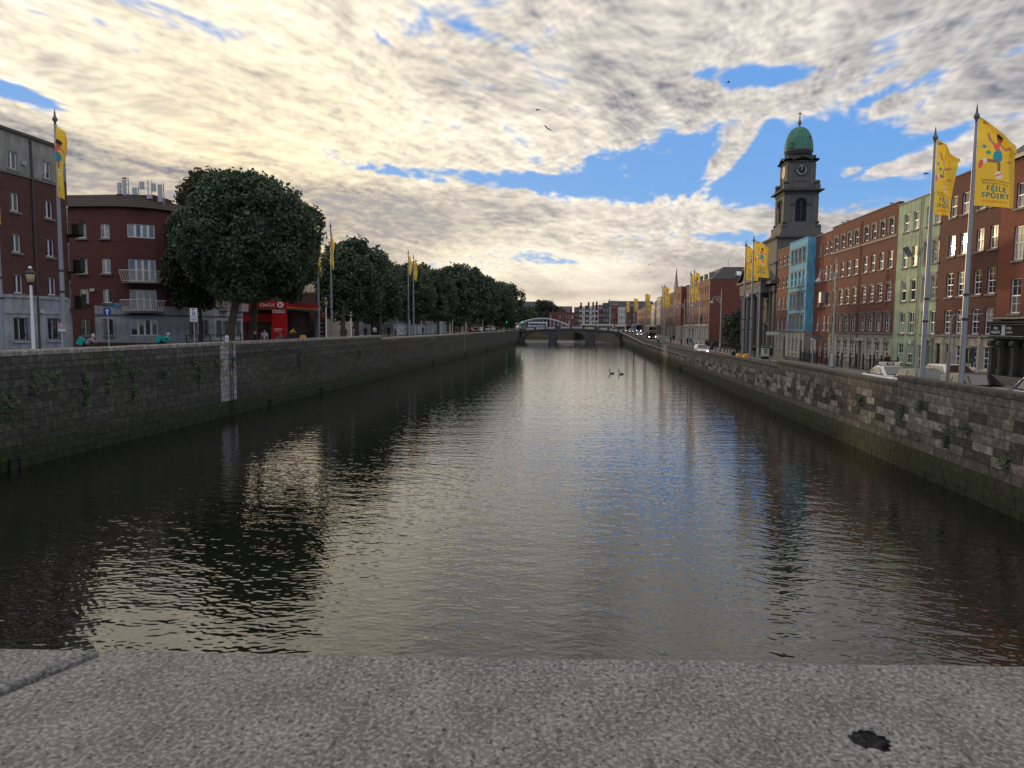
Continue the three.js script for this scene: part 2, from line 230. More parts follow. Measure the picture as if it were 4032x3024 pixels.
// ---------- river ----------
{
  const N = 1024, hs = new Float32Array(N * N), R = RNG(99), wv = [];
  for (let i = 0; i < 70; i++) { const th = (R() + R() + R() - 1.5) * 0.95 + 0.12, k = 7 + 52 * Math.pow(R(), 1.5), kx = Math.round(k * Math.sin(th)), kz = Math.round(k * Math.cos(th)); wv.push([kx, kz, R() * 6.283, Math.pow(Math.hypot(kx, kz) + 4, -1.15)]); }
  for (const [kx, kz, ph, A] of wv) {
    const sxs = new Float32Array(N), cxs = new Float32Array(N);
    for (let x = 0; x < N; x++) { const a = 6.2831853 * kx * x / N + ph; sxs[x] = Math.sin(a); cxs[x] = Math.cos(a); }
    for (let y = 0; y < N; y++) { const a = 6.2831853 * kz * y / N, s = Math.sin(a) * A, c = Math.cos(a) * A, o = y * N; for (let x = 0; x < N; x++) hs[o + x] += sxs[x] * c + cxs[x] * s; }
  }
  const L = 7.5, amp = 0.0155, d = L / N, dat = new Uint8Array(N * N * 4);   // sharper crests than troughs
  for (let i = 0; i < N * N; i++) { const h = hs[i]; hs[i] = amp * (h + 0.35 * h * h); }
  for (let y = 0; y < N; y++) for (let x = 0; x < N; x++) {
    const gx = (hs[y * N + (x + 1) % N] - hs[y * N + (x + N - 1) % N]) / (2 * d), gy = (hs[((y + 1) % N) * N + x] - hs[((y + N - 1) % N) * N + x]) / (2 * d), l = 1 / Math.hypot(gx, gy, 1), k = (y * N + x) * 4;
    dat[k] = (-gx * l * 0.5 + 0.5) * 255; dat[k + 1] = (-gy * l * 0.5 + 0.5) * 255; dat[k + 2] = (l * 0.5 + 0.5) * 255; dat[k + 3] = 255;
  }
  const nt = new THREE.DataTexture(dat, N, N); nt.wrapS = nt.wrapT = THREE.RepeatWrapping; nt.magFilter = THREE.LinearFilter; nt.needsUpdate = true;
  const bt = dtex('swell', 512, 512, (u, v) => 0.5 + 0.35 * pfbm(u * 8 + 0.3 * pfbm(u * 3, v * 3, 2, 3), v * 22, 4, 2) + 0.15 * pfbm(u * 5, v * 5, 3, 5));
  const zs = [40, -24, -34, -46, -62, -84, -115, -160, -304, -1000], sc = [0.95, 0.85, 0.76, 0.68, 0.62, 0.57, 0.54, 0.52, 1.5], b = new MB(), mats = sc.map((k) => phy(0.0085, 0.0095, 0.006, 0.03, { ior: 1.85, normalMap: scaled(nt, L), normalScale: new THREE.Vector2(k, k), bumpMap: scaled(bt, 37), bumpScale: 0.03 * k }));
  for (let k = 1; k < zs.length; k++) b.quad(V(-420, 0, zs[k - 1]), V(40, 0, zs[k - 1]), V(40, 0, zs[k]), V(-420, 0, zs[k]), [[-420, -zs[k - 1]], [40, -zs[k - 1]], [40, -zs[k]], [-420, -zs[k]]]);
  const g = b.geo(); for (let k = 0; k < sc.length; k++) g.addGroup(k * 6, 6, k); struct('river', g, mats);
}

// ---------- quay walls ----------
const topsR = (z) => z > -37.2 ? 4.53 : z > -59.5 ? 4.18 : z > -81.1 ? 3.82 : z > -101 ? 3.66 : z > -149 ? 3.44 : z > -200 ? 3.64 : z > -235 ? 4.0 : z > -265 ? 4.45 : 4.95;
const topsL = (z) => z > -91.5 ? 5.5 : z > -165 ? 5.17 : z > -240 ? 5.25 : 5.48;
{
  const stoneM = std(1, 1, 1, 0.92, { vertexColors: true, map: scaled(tStone, 2.9), bumpMap: scaled(tStone, 1.7), bumpScale: 0.02 }), mortar = std(0.13, 0.125, 0.11, 0.95, { map: scaled(tPlain, 1.1) });
  const build = (right) => {
    const tops = right ? topsR : topsL, ang = right ? -Math.PI / 2 - 0.00625 : Math.PI / 2 - 0.0025, R = RNG(right ? 5 : 6);
    const zf = -312, zn = 8, Lw = zn - zf, X = right ? XWR : XWL;
    const t = thing('quay_wall', right ? 'weathered grey stone quay wall on the right bank with patchy pale and dark blocks' : 'dark mossy stone quay wall on the left bank with tufts growing in its joints', 'quay wall', right ? [X(zf), 0, zf] : [X(zn), 0, zn], ang);
    const zOf = (u) => right ? zf + u : zn - u, strips = right ? [[-153.3, -152.4]] : [[-51.8, -49.4], [-159.4, -158.2], [-281, -280]];
    const cut = strips.flat().map((z) => right ? z - zf : zn - z).concat((right ? [-37.2, -59.5, -81.1, -101, -149, -200, -235, -265] : [-91.5, -165, -240]).map((z) => right ? z - zf : zn - z)).sort((a, b) => a - b);
    const H = 0.38, all = [], hz = (z) => { for (const [a, b] of strips) if (z > a && z < b) return true; return false; };
    for (let j = 0, y = -0.42; y < 5.2; j++) {
      const h = H * (0.86 + 0.28 * R()); let u = -R();
      while (u < Lw) {
        let w = (y > 3.2 ? 0.75 : 0.55) + R() * 0.85, e = u + w; for (const c of cut) if (c > u + 1e-3 && c < e + 0.12) { e = Math.min(e, c); if (e <= u + 1e-3) e = u + w; }
        const zm = zOf((u + e) / 2), tp = tops(zm) - 0.26;
        if (y < tp - 0.1) { const yt = y + h > tp - 0.12 ? tp : y + h; all.push([u, e, y, yt, zm, hz(zm)]); }
        u = e;
      }
      y += h;
    }
    const colour = (s) => {
      const y = (s[2] + s[3]) / 2, z = s[4]; let c;
      if (right) {
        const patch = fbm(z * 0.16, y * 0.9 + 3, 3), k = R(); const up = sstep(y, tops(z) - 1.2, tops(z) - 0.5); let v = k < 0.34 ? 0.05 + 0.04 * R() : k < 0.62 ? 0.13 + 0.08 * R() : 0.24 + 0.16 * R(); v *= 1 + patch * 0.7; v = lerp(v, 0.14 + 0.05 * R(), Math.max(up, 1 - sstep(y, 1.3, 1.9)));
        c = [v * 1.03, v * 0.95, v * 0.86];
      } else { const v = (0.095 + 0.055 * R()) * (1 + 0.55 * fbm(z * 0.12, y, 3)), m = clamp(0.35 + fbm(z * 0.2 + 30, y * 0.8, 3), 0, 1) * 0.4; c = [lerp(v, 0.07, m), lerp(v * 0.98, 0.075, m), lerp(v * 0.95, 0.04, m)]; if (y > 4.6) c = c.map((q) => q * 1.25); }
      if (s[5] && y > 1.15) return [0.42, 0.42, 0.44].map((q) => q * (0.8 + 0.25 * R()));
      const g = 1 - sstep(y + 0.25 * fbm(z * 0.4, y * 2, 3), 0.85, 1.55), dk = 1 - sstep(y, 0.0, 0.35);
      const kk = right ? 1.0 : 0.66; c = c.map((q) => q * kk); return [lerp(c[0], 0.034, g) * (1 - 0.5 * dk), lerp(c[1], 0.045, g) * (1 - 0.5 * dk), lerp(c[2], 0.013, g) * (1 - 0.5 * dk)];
    };
    const put = (b, s) => { const o = R() * 0.022, e = 0.016; b.col = colour(s); const x0 = s[0] + 0.006, x1 = s[1] - 0.006, y0 = s[2] + 0.006, y1 = s[3] - 0.006, F = [V(x0 + e, y0 + e, o), V(x1 - e, y0 + e, o), V(x1 - e, y1 - e, o), V(x0 + e, y1 - e, o)], K = [V(x0, y0, -0.035), V(x1, y0, -0.035), V(x1, y1, -0.035), V(x0, y1, -0.035)]; b.quad(...F); for (let k = 0; k < 4; k++) { const q = (k + 1) % 4; b.quad(K[k], K[q], F[q], F[k]); } };
    const dist = (s) => Math.hypot(s[4], 16) - 0 * s[2], vis = (s) => s[4] < (right ? -26 : -29) && s[3] > -0.05;
    all.sort((a, b) => (vis(b) - vis(a)) || dist(a) - dist(b));
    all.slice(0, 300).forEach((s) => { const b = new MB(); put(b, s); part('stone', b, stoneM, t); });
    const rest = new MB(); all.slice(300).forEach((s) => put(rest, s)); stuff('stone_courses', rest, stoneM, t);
    // core, parapet and coping
    const core = new MB(), cop = [], secs = [0, ...cut.filter((c) => Math.abs(tops(zOf(c - 0.01)) - tops(zOf(c + 0.01))) > 0.02), Lw];
    for (let k = 1; k < secs.length; k++) {
      const a = secs[k - 1], c = secs[k], tp = tops(zOf((a + c) / 2)); core.box(a, c, -1.5, tp - 0.255, -0.5, -0.022);
      const n = Math.max(1, Math.round((c - a) / 1.45)); for (let i = 0; i < n; i++) cop.push([lerp(a, c, i / n), lerp(a, c, (i + 1) / n), tp]);
    }
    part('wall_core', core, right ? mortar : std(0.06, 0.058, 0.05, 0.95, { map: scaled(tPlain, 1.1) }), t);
    const copM = right ? std(0.10, 0.092, 0.083, 0.92, { map: scaled(tStone, 2.3), bumpMap: scaled(tStone, 1.2), bumpScale: 0.02 }) : std(0.36, 0.355, 0.335, 0.9, { map: scaled(tStone, 3.1), bumpMap: scaled(tStone, 1.2), bumpScale: 0.01 });
    cop.sort((a, b) => right ? b[0] - a[0] : a[0] - b[0]);
    cop.forEach(([a, c, tp], i) => {
      const b = new MB(), dy = (R() - 0.5) * 0.02, x0 = a + 0.006, x1 = c - 0.006, e = 0.05;
      const pr = [[-0.55, tp - 0.25], [0.03, tp - 0.25], [0.035, tp - e * 1.6], [0.0, tp - e * 0.35 + dy], [-0.05, tp + dy], [-0.5, tp + dy], [-0.55, tp - e]];
      for (let k = 0; k < pr.length; k++) { const q = pr[(k + 1) % pr.length]; b.quad(V(x0, pr[k][1], pr[k][0]), V(x1, pr[k][1], pr[k][0]), V(x1, q[1], q[0]), V(x0, q[1], q[0])); }
      b.poly(pr.map((q) => V(x1, q[1], q[0])).reverse()); b.poly(pr.map((q) => V(x0, q[1], q[0])));
      const nx = cop.find((q) => Math.abs(q[1] - a) < 0.01 || Math.abs(q[0] - c) < 0.01);
      part('coping_stone', b, copM, t);
    });
    // sloped end stones where the parapet steps
    for (let k = 1; k < secs.length - 1; k++) { const c = secs[k], l = tops(zOf(c - 0.05)), h = tops(zOf(c + 0.05)), lo = Math.min(l, h), hi = Math.max(l, h), s = h > l ? -1 : 1, b = new MB(); b.ext(s < 0 ? [[c - 0.28, lo - 0.001], [c - 0.002, lo - 0.001], [c - 0.002, hi - 0.03]] : [[c + 0.002, lo - 0.001], [c + 0.28, lo - 0.001], [c + 0.002, hi - 0.03]], 0.5, -0.53); part('step_stone', b, copM, t); }
    return t;
  };
  build(true); build(false);
  // banks beyond the far bridge
  const far = (name, label, bank, side) => { const b = new MB(), pts = bank.filter((q) => q[0] <= -312); const st = [[-313, pw(bank, -313)], ...pts.filter((q) => q[0] < -313 && q[0] > -1100)]; for (let k = 1; k < st.length; k++) { const [za, xa] = st[k - 1], [zc, xc] = st[k]; const f = [V(xa, -1, za), V(xc, -1, zc), V(xc, 5.4, zc), V(xa, 5.4, za)]; b.quad(...(side > 0 ? f : f.reverse())); const g = [V(xa, 5.4, za), V(xc, 5.4, zc), V(xc + side * 0.7, 5.4, zc), V(xa + side * 0.7, 5.4, za)]; b.quad(...(side > 0 ? g : g.reverse())); } const t = part(name, b, std(0.11, 0.11, 0.085, 0.95, { map: scaled(tStone, 3.3) }), scene); tag(t, label, 'quay wall'); };
  far('far_quay_wall', 'overgrown quay wall curving left beyond the stone bridge, right bank', BANKR, 1); far('far_quay_wall', 'dark quay wall beyond the stone bridge on the left bank', BANKL, -1);
}
function ladder(side, z, label, top) {
  const X = side > 0 ? XWR(z) - 0.10 : XWL(z) + 0.10, t = thing('quay_ladder', label, 'ladder', [X, 0, z], side > 0 ? -Math.PI / 2 : Math.PI / 2, 'ladders on the quay walls'), r = new MB(), g = new MB().rod(V(-0.19, 0, 0), V(0.19, 0, 0), 0.018, 0.018, 6).geo();
  for (const s of [-0.19, 0.19]) r.tube([V(s, -0.5, 0), V(s, 2, 0), V(s, top - 0.5, 0), V(s, top - 0.05, 0.02), V(s, top + 0.04, -0.12), V(s, top + 0.02, -0.3)], 0.032, 6, 24);
  for (let y = 0; y < top - 0.1; y += 0.3) part('rung', g, M.black, t, 0, y, 0);
  part('rail', r, M.black, t);
}
ladder(-1, -50.9, 'black iron ladder over the broad white painted strip on the left wall', 5.45); ladder(-1, -158.9, 'black iron ladder on the left wall where the parapet steps down, far along', 5.15); ladder(-1, -280.6, 'black ladder on the left wall just before the stone bridge', 5.4); ladder(1, -153.1, 'black iron ladder beside the narrow white strip on the right wall', 3.6);
[[-1, -30.2, 0.62, 0.66, 0.18, 'square black outlet at the waterline at the lower left edge'], [-1, -57.5, 0.5, 0.8, 0.15, 'tall black outlet at the left waterline past the ladder'], [-1, -69.3, 0.5, 0.9, 0.1, 'black outlet at the left waterline below the petrol station'], [-1, -123.7, 0.5, 1.2, 0.2, 'slim black outlet on the left waterline, below the hoarding'], [-1, -195.6, 0.9, 0.9, 0.3, 'black outlet at the left waterline near the far trees'], [1, -117.6, 1.0, 0.9, 0.2, 'black round-topped outlet at the right waterline below the church'], [1, -228, 1.0, 0.9, 0.2, 'black outlet at the right waterline close to the stone bridge']].forEach(([s, z, w, h, y, l]) => {
  const t = thing('drain_outlet', l, 'drain outlet', [s > 0 ? XWR(z) : XWL(z), y, z], s > 0 ? -Math.PI / 2 : Math.PI / 2, 'outlets at the waterline'), f = new MB(), d = new MB();
  f.box(-w / 2, w / 2, h / 2 - 0.06, h / 2, -0.02, 0.16).box(-w / 2, -w / 2 + 0.06, -h / 2, h / 2 - 0.06, -0.02, 0.16).box(w / 2 - 0.06, w / 2, -h / 2, h / 2 - 0.06, -0.02, 0.16); d.box(-w / 2 + 0.065, w / 2 - 0.065, -h / 2, h / 2 - 0.065, -0.02, 0.09); part('frame', f, M.black, t); part('flap', d, M.rubber, t);
});

// ---------- the parapet in front of the lens ----------
{
  const G = (u, v) => { const a = pfbm(u * 80, v * 80, 3, 80, 0.7), b = pfbm(u * 110 + 9, v * 110, 2, 110, 0.6), c = pfbm(u * 9, v * 9, 4, 9), e = pfbm(u * 140, v * 140, 2, 140); const bio = sstep(a + 0.1 * c, 0.16, 0.42), fel = sstep(b, -0.05, 0.30); let k = lerp(0.13, 0.25, fel) + 0.06 * e + 0.07 * c; k = lerp(k, 0.025, bio * 0.92); return k; };
  const tg = dtex('granite', 1024, 1024, (u, v) => { const k = G(u, v), w = 0.5 + 0.5 * pfbm(u * 20 + 4, v * 20, 3, 20); return [k * (0.98 + 0.05 * w), k * (0.965 + 0.015 * w), k * (1.03 - 0.07 * w)]; });
  const gm = std(1, 1, 1, 0.72, { map: scaled(tg, 0.42), bumpMap: scaled(tg, 0.42), bumpScale: 0.0016 });
  const t = thing('bridge_parapet', 'speckled granite bridge parapet right in front of the camera, with a drilled hole', 'parapet', [0, 6.52, -0.582], 0.0736), j = (z) => -0.406 - 0.52 * z, g = 0.0055;
  const block = (pts, holes) => { const b = new MB(); const sh = new THREE.Shape(pts.map((q) => new THREE.Vector2(q[0], -q[1]))); for (const h of holes) sh.holes.push(new THREE.Path(h.map((q) => new THREE.Vector2(q[0], -q[1])))); b.at(new THREE.ExtrudeGeometry(sh, { depth: 0.22, bevelEnabled: true, bevelSize: 0.007, bevelThickness: 0.007, bevelSegments: 3, curveSegments: 8 }), 0, -0.227, 0, -Math.PI / 2); return b; };
  const hole = [], R = RNG(3); for (let k = 0; k < 26; k++) { const a = k / 26 * 6.2832, r = 0.0125 * (0.86 + 0.34 * R()); hole.push([0.194 + 1.0 * r * Math.cos(a), 0.1115 + r * Math.sin(a)]); }
  const edge = (x0, x1) => { const o = []; for (let x = x0; x < x1; x += 0.06) o.push([x, (R() - 0.5) * 0.003]); return o; };
  part('coping_stone', block([...edge(-2.2, j(0) - g - 0.03), [j(0) - g - 0.007, 0], [j(0.5) - g - 0.007, 0.5], [-2.2, 0.5]], []), gm, t);
  part('coping_stone', block([[j(0) + g + 0.007, 0], ...edge(j(0) + 0.05, 1.55), [1.6, 0], [1.6, 0.5], [j(0.5) + g + 0.007, 0.5]], [hole]), gm, t);
  part('coping_stone', block([[1.62, 0], [3.2, 0], [3.2, 0.5], [1.62, 0.5]], []), gm, t);
  const mj = new MB(); mj.quad(V(j(0) - 0.012, -0.009, 0.002), V(j(0.5) - 0.012, -0.009, 0.5), V(j(0.5) + 0.012, -0.009, 0.5), V(j(0) + 0.012, -0.009, 0.002)); part('mortar_joint', mj, std(0.055, 0.045, 0.038, 0.95, { map: scaled(tPlain, 0.08), bumpMap: scaled(tPlain, 0.05), bumpScale: 0.003 }), t);
  const lp = new MB(); lp.lathe([[0.0001, -0.0055], [0.0058, -0.006], [0.0072, -0.010], [0.0072, -0.03]], 0.1955, 0, 0.1155, 20); part('lead_plug', lp, std(0.36, 0.355, 0.34, 0.6), t); const hf = new MB(); hf.cb(0.194, -0.04, 0.1115, 0.08, 0.02, 0.08); part('hole_floor', hf, std(0.05, 0.045, 0.04, 0.95), t);
  const w = new MB(); w.box(-30, 22, -1.45, -0.232, 0.06, 0.44); part('wall', w, M.stoneDark, t);
  const dk = new MB(); dk.box(-29, 22, 3.6, 5.2, -0.3, 14); struct('bridge_deck', dk, M.pave);
}

// ---------- facades and windows ----------
// local frame of a facade: u along the front (left to right seen from outside), y up, +z out of the wall
function wallGeo(W, y0, y1, D, ops, reveal = 0.16, back = true) {
  const b = new MB(), us = [...new Set([0, W, ...ops.flatMap((o) => [o[0], o[1]])])].filter((q) => q >= 0 && q <= W).sort((p, q) => p - q), ys = [...new Set([y0, y1, ...ops.flatMap((o) => [o[2], o[3]])])].filter((q) => q >= y0 && q <= y1).sort((p, q) => p - q);
  for (let i = 1; i < us.length; i++) { let run = null; for (let j = 1; j < ys.length; j++) { const cu = (us[i] + us[i - 1]) / 2, cy = (ys[j] + ys[j - 1]) / 2, open = ops.some((o) => cu > o[0] && cu < o[1] && cy > o[2] && cy < o[3]); if (!open) run = run ? [run[0], ys[j]] : [ys[j - 1], ys[j]]; if ((open || j === ys.length - 1) && run) { b.quad(V(us[i - 1], run[0], 0), V(us[i], run[0], 0), V(us[i], run[1], 0), V(us[i - 1], run[1], 0)); run = null; } } }
  for (const [a, c, e, f] of ops) { const r = -reveal; b.quad(V(a, e, r), V(a, e, 0), V(a, f, 0), V(a, f, r)); b.quad(V(c, e, 0), V(c, e, r), V(c, f, r), V(c, f, 0)); b.quad(V(a, f, 0), V(c, f, 0), V(c, f, r), V(a, f, r)); b.quad(V(a, e, r), V(c, e, r), V(c, e, 0), V(a, e, 0)); b.quad(V(a, e, r - 0.02), V(c, e, r - 0.02), V(c, f, r - 0.02), V(a, f, r - 0.02)); }
  if (back) b.box(0, W, y0, y1, -D, 0, 'f');
  return b;
}
const WG = {};
function frameGeo(w, h, kind) {
  const k = kind + w.toFixed(2) + '_' + h.toFixed(2); if (WG[k]) return WG[k];
  const b = new MB(), f = 0.06, L = [], bar = (x0, x1, y0, y1, z = 0) => b.box(x0, x1, y0, y1, z - 0.045, z + 0.01), W2 = w / 2;
  bar(-W2, -W2 + f, 0, h); bar(W2 - f, W2, 0, h); bar(-W2 + f, W2 - f, h - f, h); bar(-W2 + f, W2 - f, 0, f * 1.3);
  if (kind === 'sash' || kind === 'sashbars' || kind === 'sash2') {
    const m = h * 0.5; bar(-W2 + f, W2 - f, m - 0.035, m + 0.035, 0.012); L.push([-W2 + f, W2 - f, m + 0.035, h - f, -0.02], [-W2 + f, W2 - f, f * 1.3, m - 0.035, -0.03]);
    if (kind === 'sashbars') { for (const q of [0.27, 0.77]) bar(-W2 + f, W2 - f, h * q - 0.012, h * q + 0.012, -0.01); bar(-0.013, 0.013, f * 1.3, m - 0.035, -0.01); bar(-0.013, 0.013, m + 0.035, h - f, -0.01); }
    if (kind === 'sash2') { bar(-0.02, 0.02, f * 1.3, m - 0.035, -0.005); bar(-0.02, 0.02, m + 0.035, h - f, -0.005); }
  } else if (kind === 'casement' || kind === 'grille') { const c = -W2 + w * 0.45; bar(c - 0.05, c + 0.05, f, h - f, 0.012); L.push([-W2 + f, c - 0.05, f, h - f, -0.02], [c + 0.05, W2 - f, f, h - f, -0.02]); }
  else if (kind === 'french') { for (const q of [-0.22, 0.02, 0.26]) bar(w * q - 0.09, w * q + 0.09, f, h - f, 0.012); const e = [-W2 + f, -0.22 * w - 0.09, -0.22 * w + 0.09, 0.02 * w - 0.09, 0.02 * w + 0.09, 0.26 * w - 0.09, 0.26 * w + 0.09, W2 - f]; for (let i = 0; i < 8; i += 2) L.push([e[i], e[i + 1], f, h - f, -0.02]); }
  else L.push([-W2 + f, W2 - f, f, h - f, -0.02]);
  return WG[k] = [b.geo(), L.map(([a, c, e, g, z]) => [new MB().quad(V((a - c) / 2 - 0.02, (e - g) / 2 - 0.02, 0), V((c - a) / 2 + 0.02, (e - g) / 2 - 0.02, 0), V((c - a) / 2 + 0.02, (g - e) / 2 + 0.02, 0), V((a - c) / 2 - 0.02, (g - e) / 2 + 0.02, 0)).geo(), (a + c) / 2, (e + g) / 2, z])];
}
const SILL = {};
function win(t, u, y0, y1, w, kind = 'sash', o = {}) {
  const [g, L] = frameGeo(w, y1 - y0, kind), f = part('window', g, o.m || M.white, t, u, y0, (o.z ?? 0) - (o.deep ?? 0.11));
  const lit = o.glass ?? [darkGlass, GLASS[1], GLASS[1], GLASS[2], GLASS[2], GLASS[3], GLASS[5], GLASS[4]];
  for (const [pg, x, y, z] of L) { const p = part('pane', pg, Array.isArray(lit) ? pick(lit) : lit, f, x, y, z); p.rotation.set((rnd() - 0.5) * 0.018, (rnd() - 0.5) * 0.018, 0); }
  if (o.sill !== false) { const k = w.toFixed(2); SILL[k] = SILL[k] || new MB().stone(-w / 2 - 0.12, w / 2 + 0.12, -0.17, -0.012, 0.0, 0.2, 0.012).geo(); part('sill', SILL[k], o.sillM || M.sill, f, 0, 0, 0.02); }
  return f;
}
const OP = (u, y0, y1, w) => [u - w / 2, u + w / 2, y0, y1];
const TR = {};
function trim(f, w, h, style, m) {                     // stone surrounds: children of the window, in its frame (wall face at z = +0.11)
  const k = style + w.toFixed(2) + h.toFixed(2);
  if (!TR[k]) {
    const b = new MB(), z0 = 0.112, z1 = 0.16, W2 = w / 2;
    if (style === 'surround') b.box(-W2 - 0.2, -W2, 0, h + 0.2, z0, z1).box(W2, W2 + 0.2, 0, h + 0.2, z0, z1).box(-W2, W2, h, h + 0.2, z0, z1);
    if (style === 'lintel') b.box(-W2 - 0.12, W2 + 0.12, h + 0.01, h + 0.24, z0, 0.15);
    if (style === 'cornice') b.box(-W2 - 0.24, -W2, 0, h + 0.18, z0, z1).box(W2, W2 + 0.24, 0, h + 0.18, z0, z1).box(-W2, W2, h, h + 0.18, z0, z1).box(-W2 - 0.32, W2 + 0.32, h + 0.18, h + 0.27, z0, 0.24).box(-W2 - 0.36, W2 + 0.36, h + 0.27, h + 0.33, z0, 0.3);
    if (style === 'hood') { b.box(-W2 - 0.16, W2 + 0.16, h + 0.06, h + 0.18, z0, 0.26); b.ext([[-W2 - 0.22, h + 0.19], [W2 + 0.22, h + 0.19], [0, h + 0.58]], 0.14, z0, [[[-W2 + 0.12, h + 0.25], [0, h + 0.47], [W2 - 0.12, h + 0.25]]]); b.ext([[-W2 + 0.1, h + 0.25], [W2 - 0.1, h + 0.25], [0, h + 0.46]], 0.05, z0); }
    if (style === 'quoins') { for (let y = 0, i = 0; y < h + 0.1; y += 0.36, i++) b.box(-W2 - (i & 1 ? 0.34 : 0.24), -W2, y, y + 0.33, z0, z1).box(W2, W2 + (i & 1 ? 0.34 : 0.24), y, y + 0.33, z0, z1); b.box(-W2 - 0.4, W2 + 0.4, h + 0.09, h + 0.34, z0, 0.17); }
    TR[k] = b.geo();
  }
  return part('surround', TR[k], m, f);
}
const BG = {};
function blocks(t, u0, u1, y0, y1, m, h = 0.4, z = 0.002) {  // raised ashlar blocks, one mesh each
  const n = Math.max(1, Math.round((y1 - y0) / h)), hh = (y1 - y0) / n;
  for (let j = 0; j < n; j++) { const wide = u1 - u0 > 1.2, c = wide ? Math.round((u1 - u0) / 0.95) : 1; for (let i = 0; i < c; i++) { const w = (u1 - u0) / c, k = w.toFixed(3) + hh.toFixed(3); BG[k] = BG[k] || new MB().stone(-w / 2 + 0.008, w / 2 - 0.008, 0.008, hh - 0.008, 0, 0.045, 0.014).geo(); part('stone_block', BG[k], m, t, u0 + w * (i + 0.5), y0 + hh * j, z); } }
}
// a terrace house on the right quay: X of its front, far and near ends, absolute heights
function house(o) {
  const left = o.side < 0, zf = o.z[0], W = o.z[1] - o.z[0], yb = o.base, t = thing(o.name || 'terrace_house', o.label, o.cat || 'house', [o.x, yb, left ? o.z[1] : zf], left ? Math.PI / 2 : -Math.PI / 2, o.group), Y = (y) => y - yb, U = (z) => left ? o.z[1] - z : z - zf;
  const ops = [], gops = [];
  for (const w of o.wins) (w.g ? gops : ops).push(OP(U(w.u), Y(w.y0), Y(w.y1), w.w));
  const D = o.depth || 11, gt = o.groundTop;
  if (gt) { part('ground_floor_wall', wallGeo(W, -0.6, Y(gt), D, gops, o.groundReveal || 0.2), o.groundM, t); }
  part('wall', wallGeo(W, gt ? Y(gt) : -0.6, Y(o.top), D, gt ? ops : [...ops, ...gops]), o.wall, t);
  if (gt) part('string_course', new MB().box(-0.01, W + 0.01, Y(gt) - 0.02, Y(gt) + 0.1, 0.003, 0.14), o.stringM || M.sill, t);
  part('parapet_coping', new MB().box(-0.03, W + 0.03, Y(o.top), Y(o.top) + 0.1, -0.4, 0.07), o.coping || M.sill, t);
  part('roof', new MB().box(0.3, W - 0.3, Y(o.top) - 0.5, Y(o.top) - 0.35, -D + 0.3, -0.42), M.slate, t);
  for (const w of o.wins) {
    if (w.door) { const d = part('door', new MB().box(-w.w / 2, w.w / 2, 0, w.y1 - w.y0, -0.05, 0).box(-w.w / 2 + 0.1, -0.06, 0.2, 0.9, 0, 0.015).box(0.06, w.w / 2 - 0.1, 0.2, 0.9, 0, 0.015).box(-w.w / 2 + 0.1, -0.06, 1.05, 1.85, 0, 0.015).box(0.06, w.w / 2 - 0.1, 1.05, 1.85, 0, 0.015), w.m || M.black, t, U(w.u), Y(w.y0), w.deep ? -w.deep : -0.16); part('handle', new MB().cb(w.w / 2 - 0.12, 1.0, 0.03, 0.04, 0.12, 0.04), M.chrome, d); continue; }
    const f = win(t, U(w.u), Y(w.y0), Y(w.y1), w.w, w.kind || 'sash', w); if (w.trim) trim(f, w.w, w.y1 - w.y0, w.trim, w.trimM || M.sill);
  }
  return [t, U, Y];
}
const row = (us, y0, y1, w, o = {}) => us.map((u) => ({ u, y0, y1, w, ...o }));
const SKYG = [GLASS[2], GLASS[3], GLASS[5], GLASS[4], GLASS[1]];

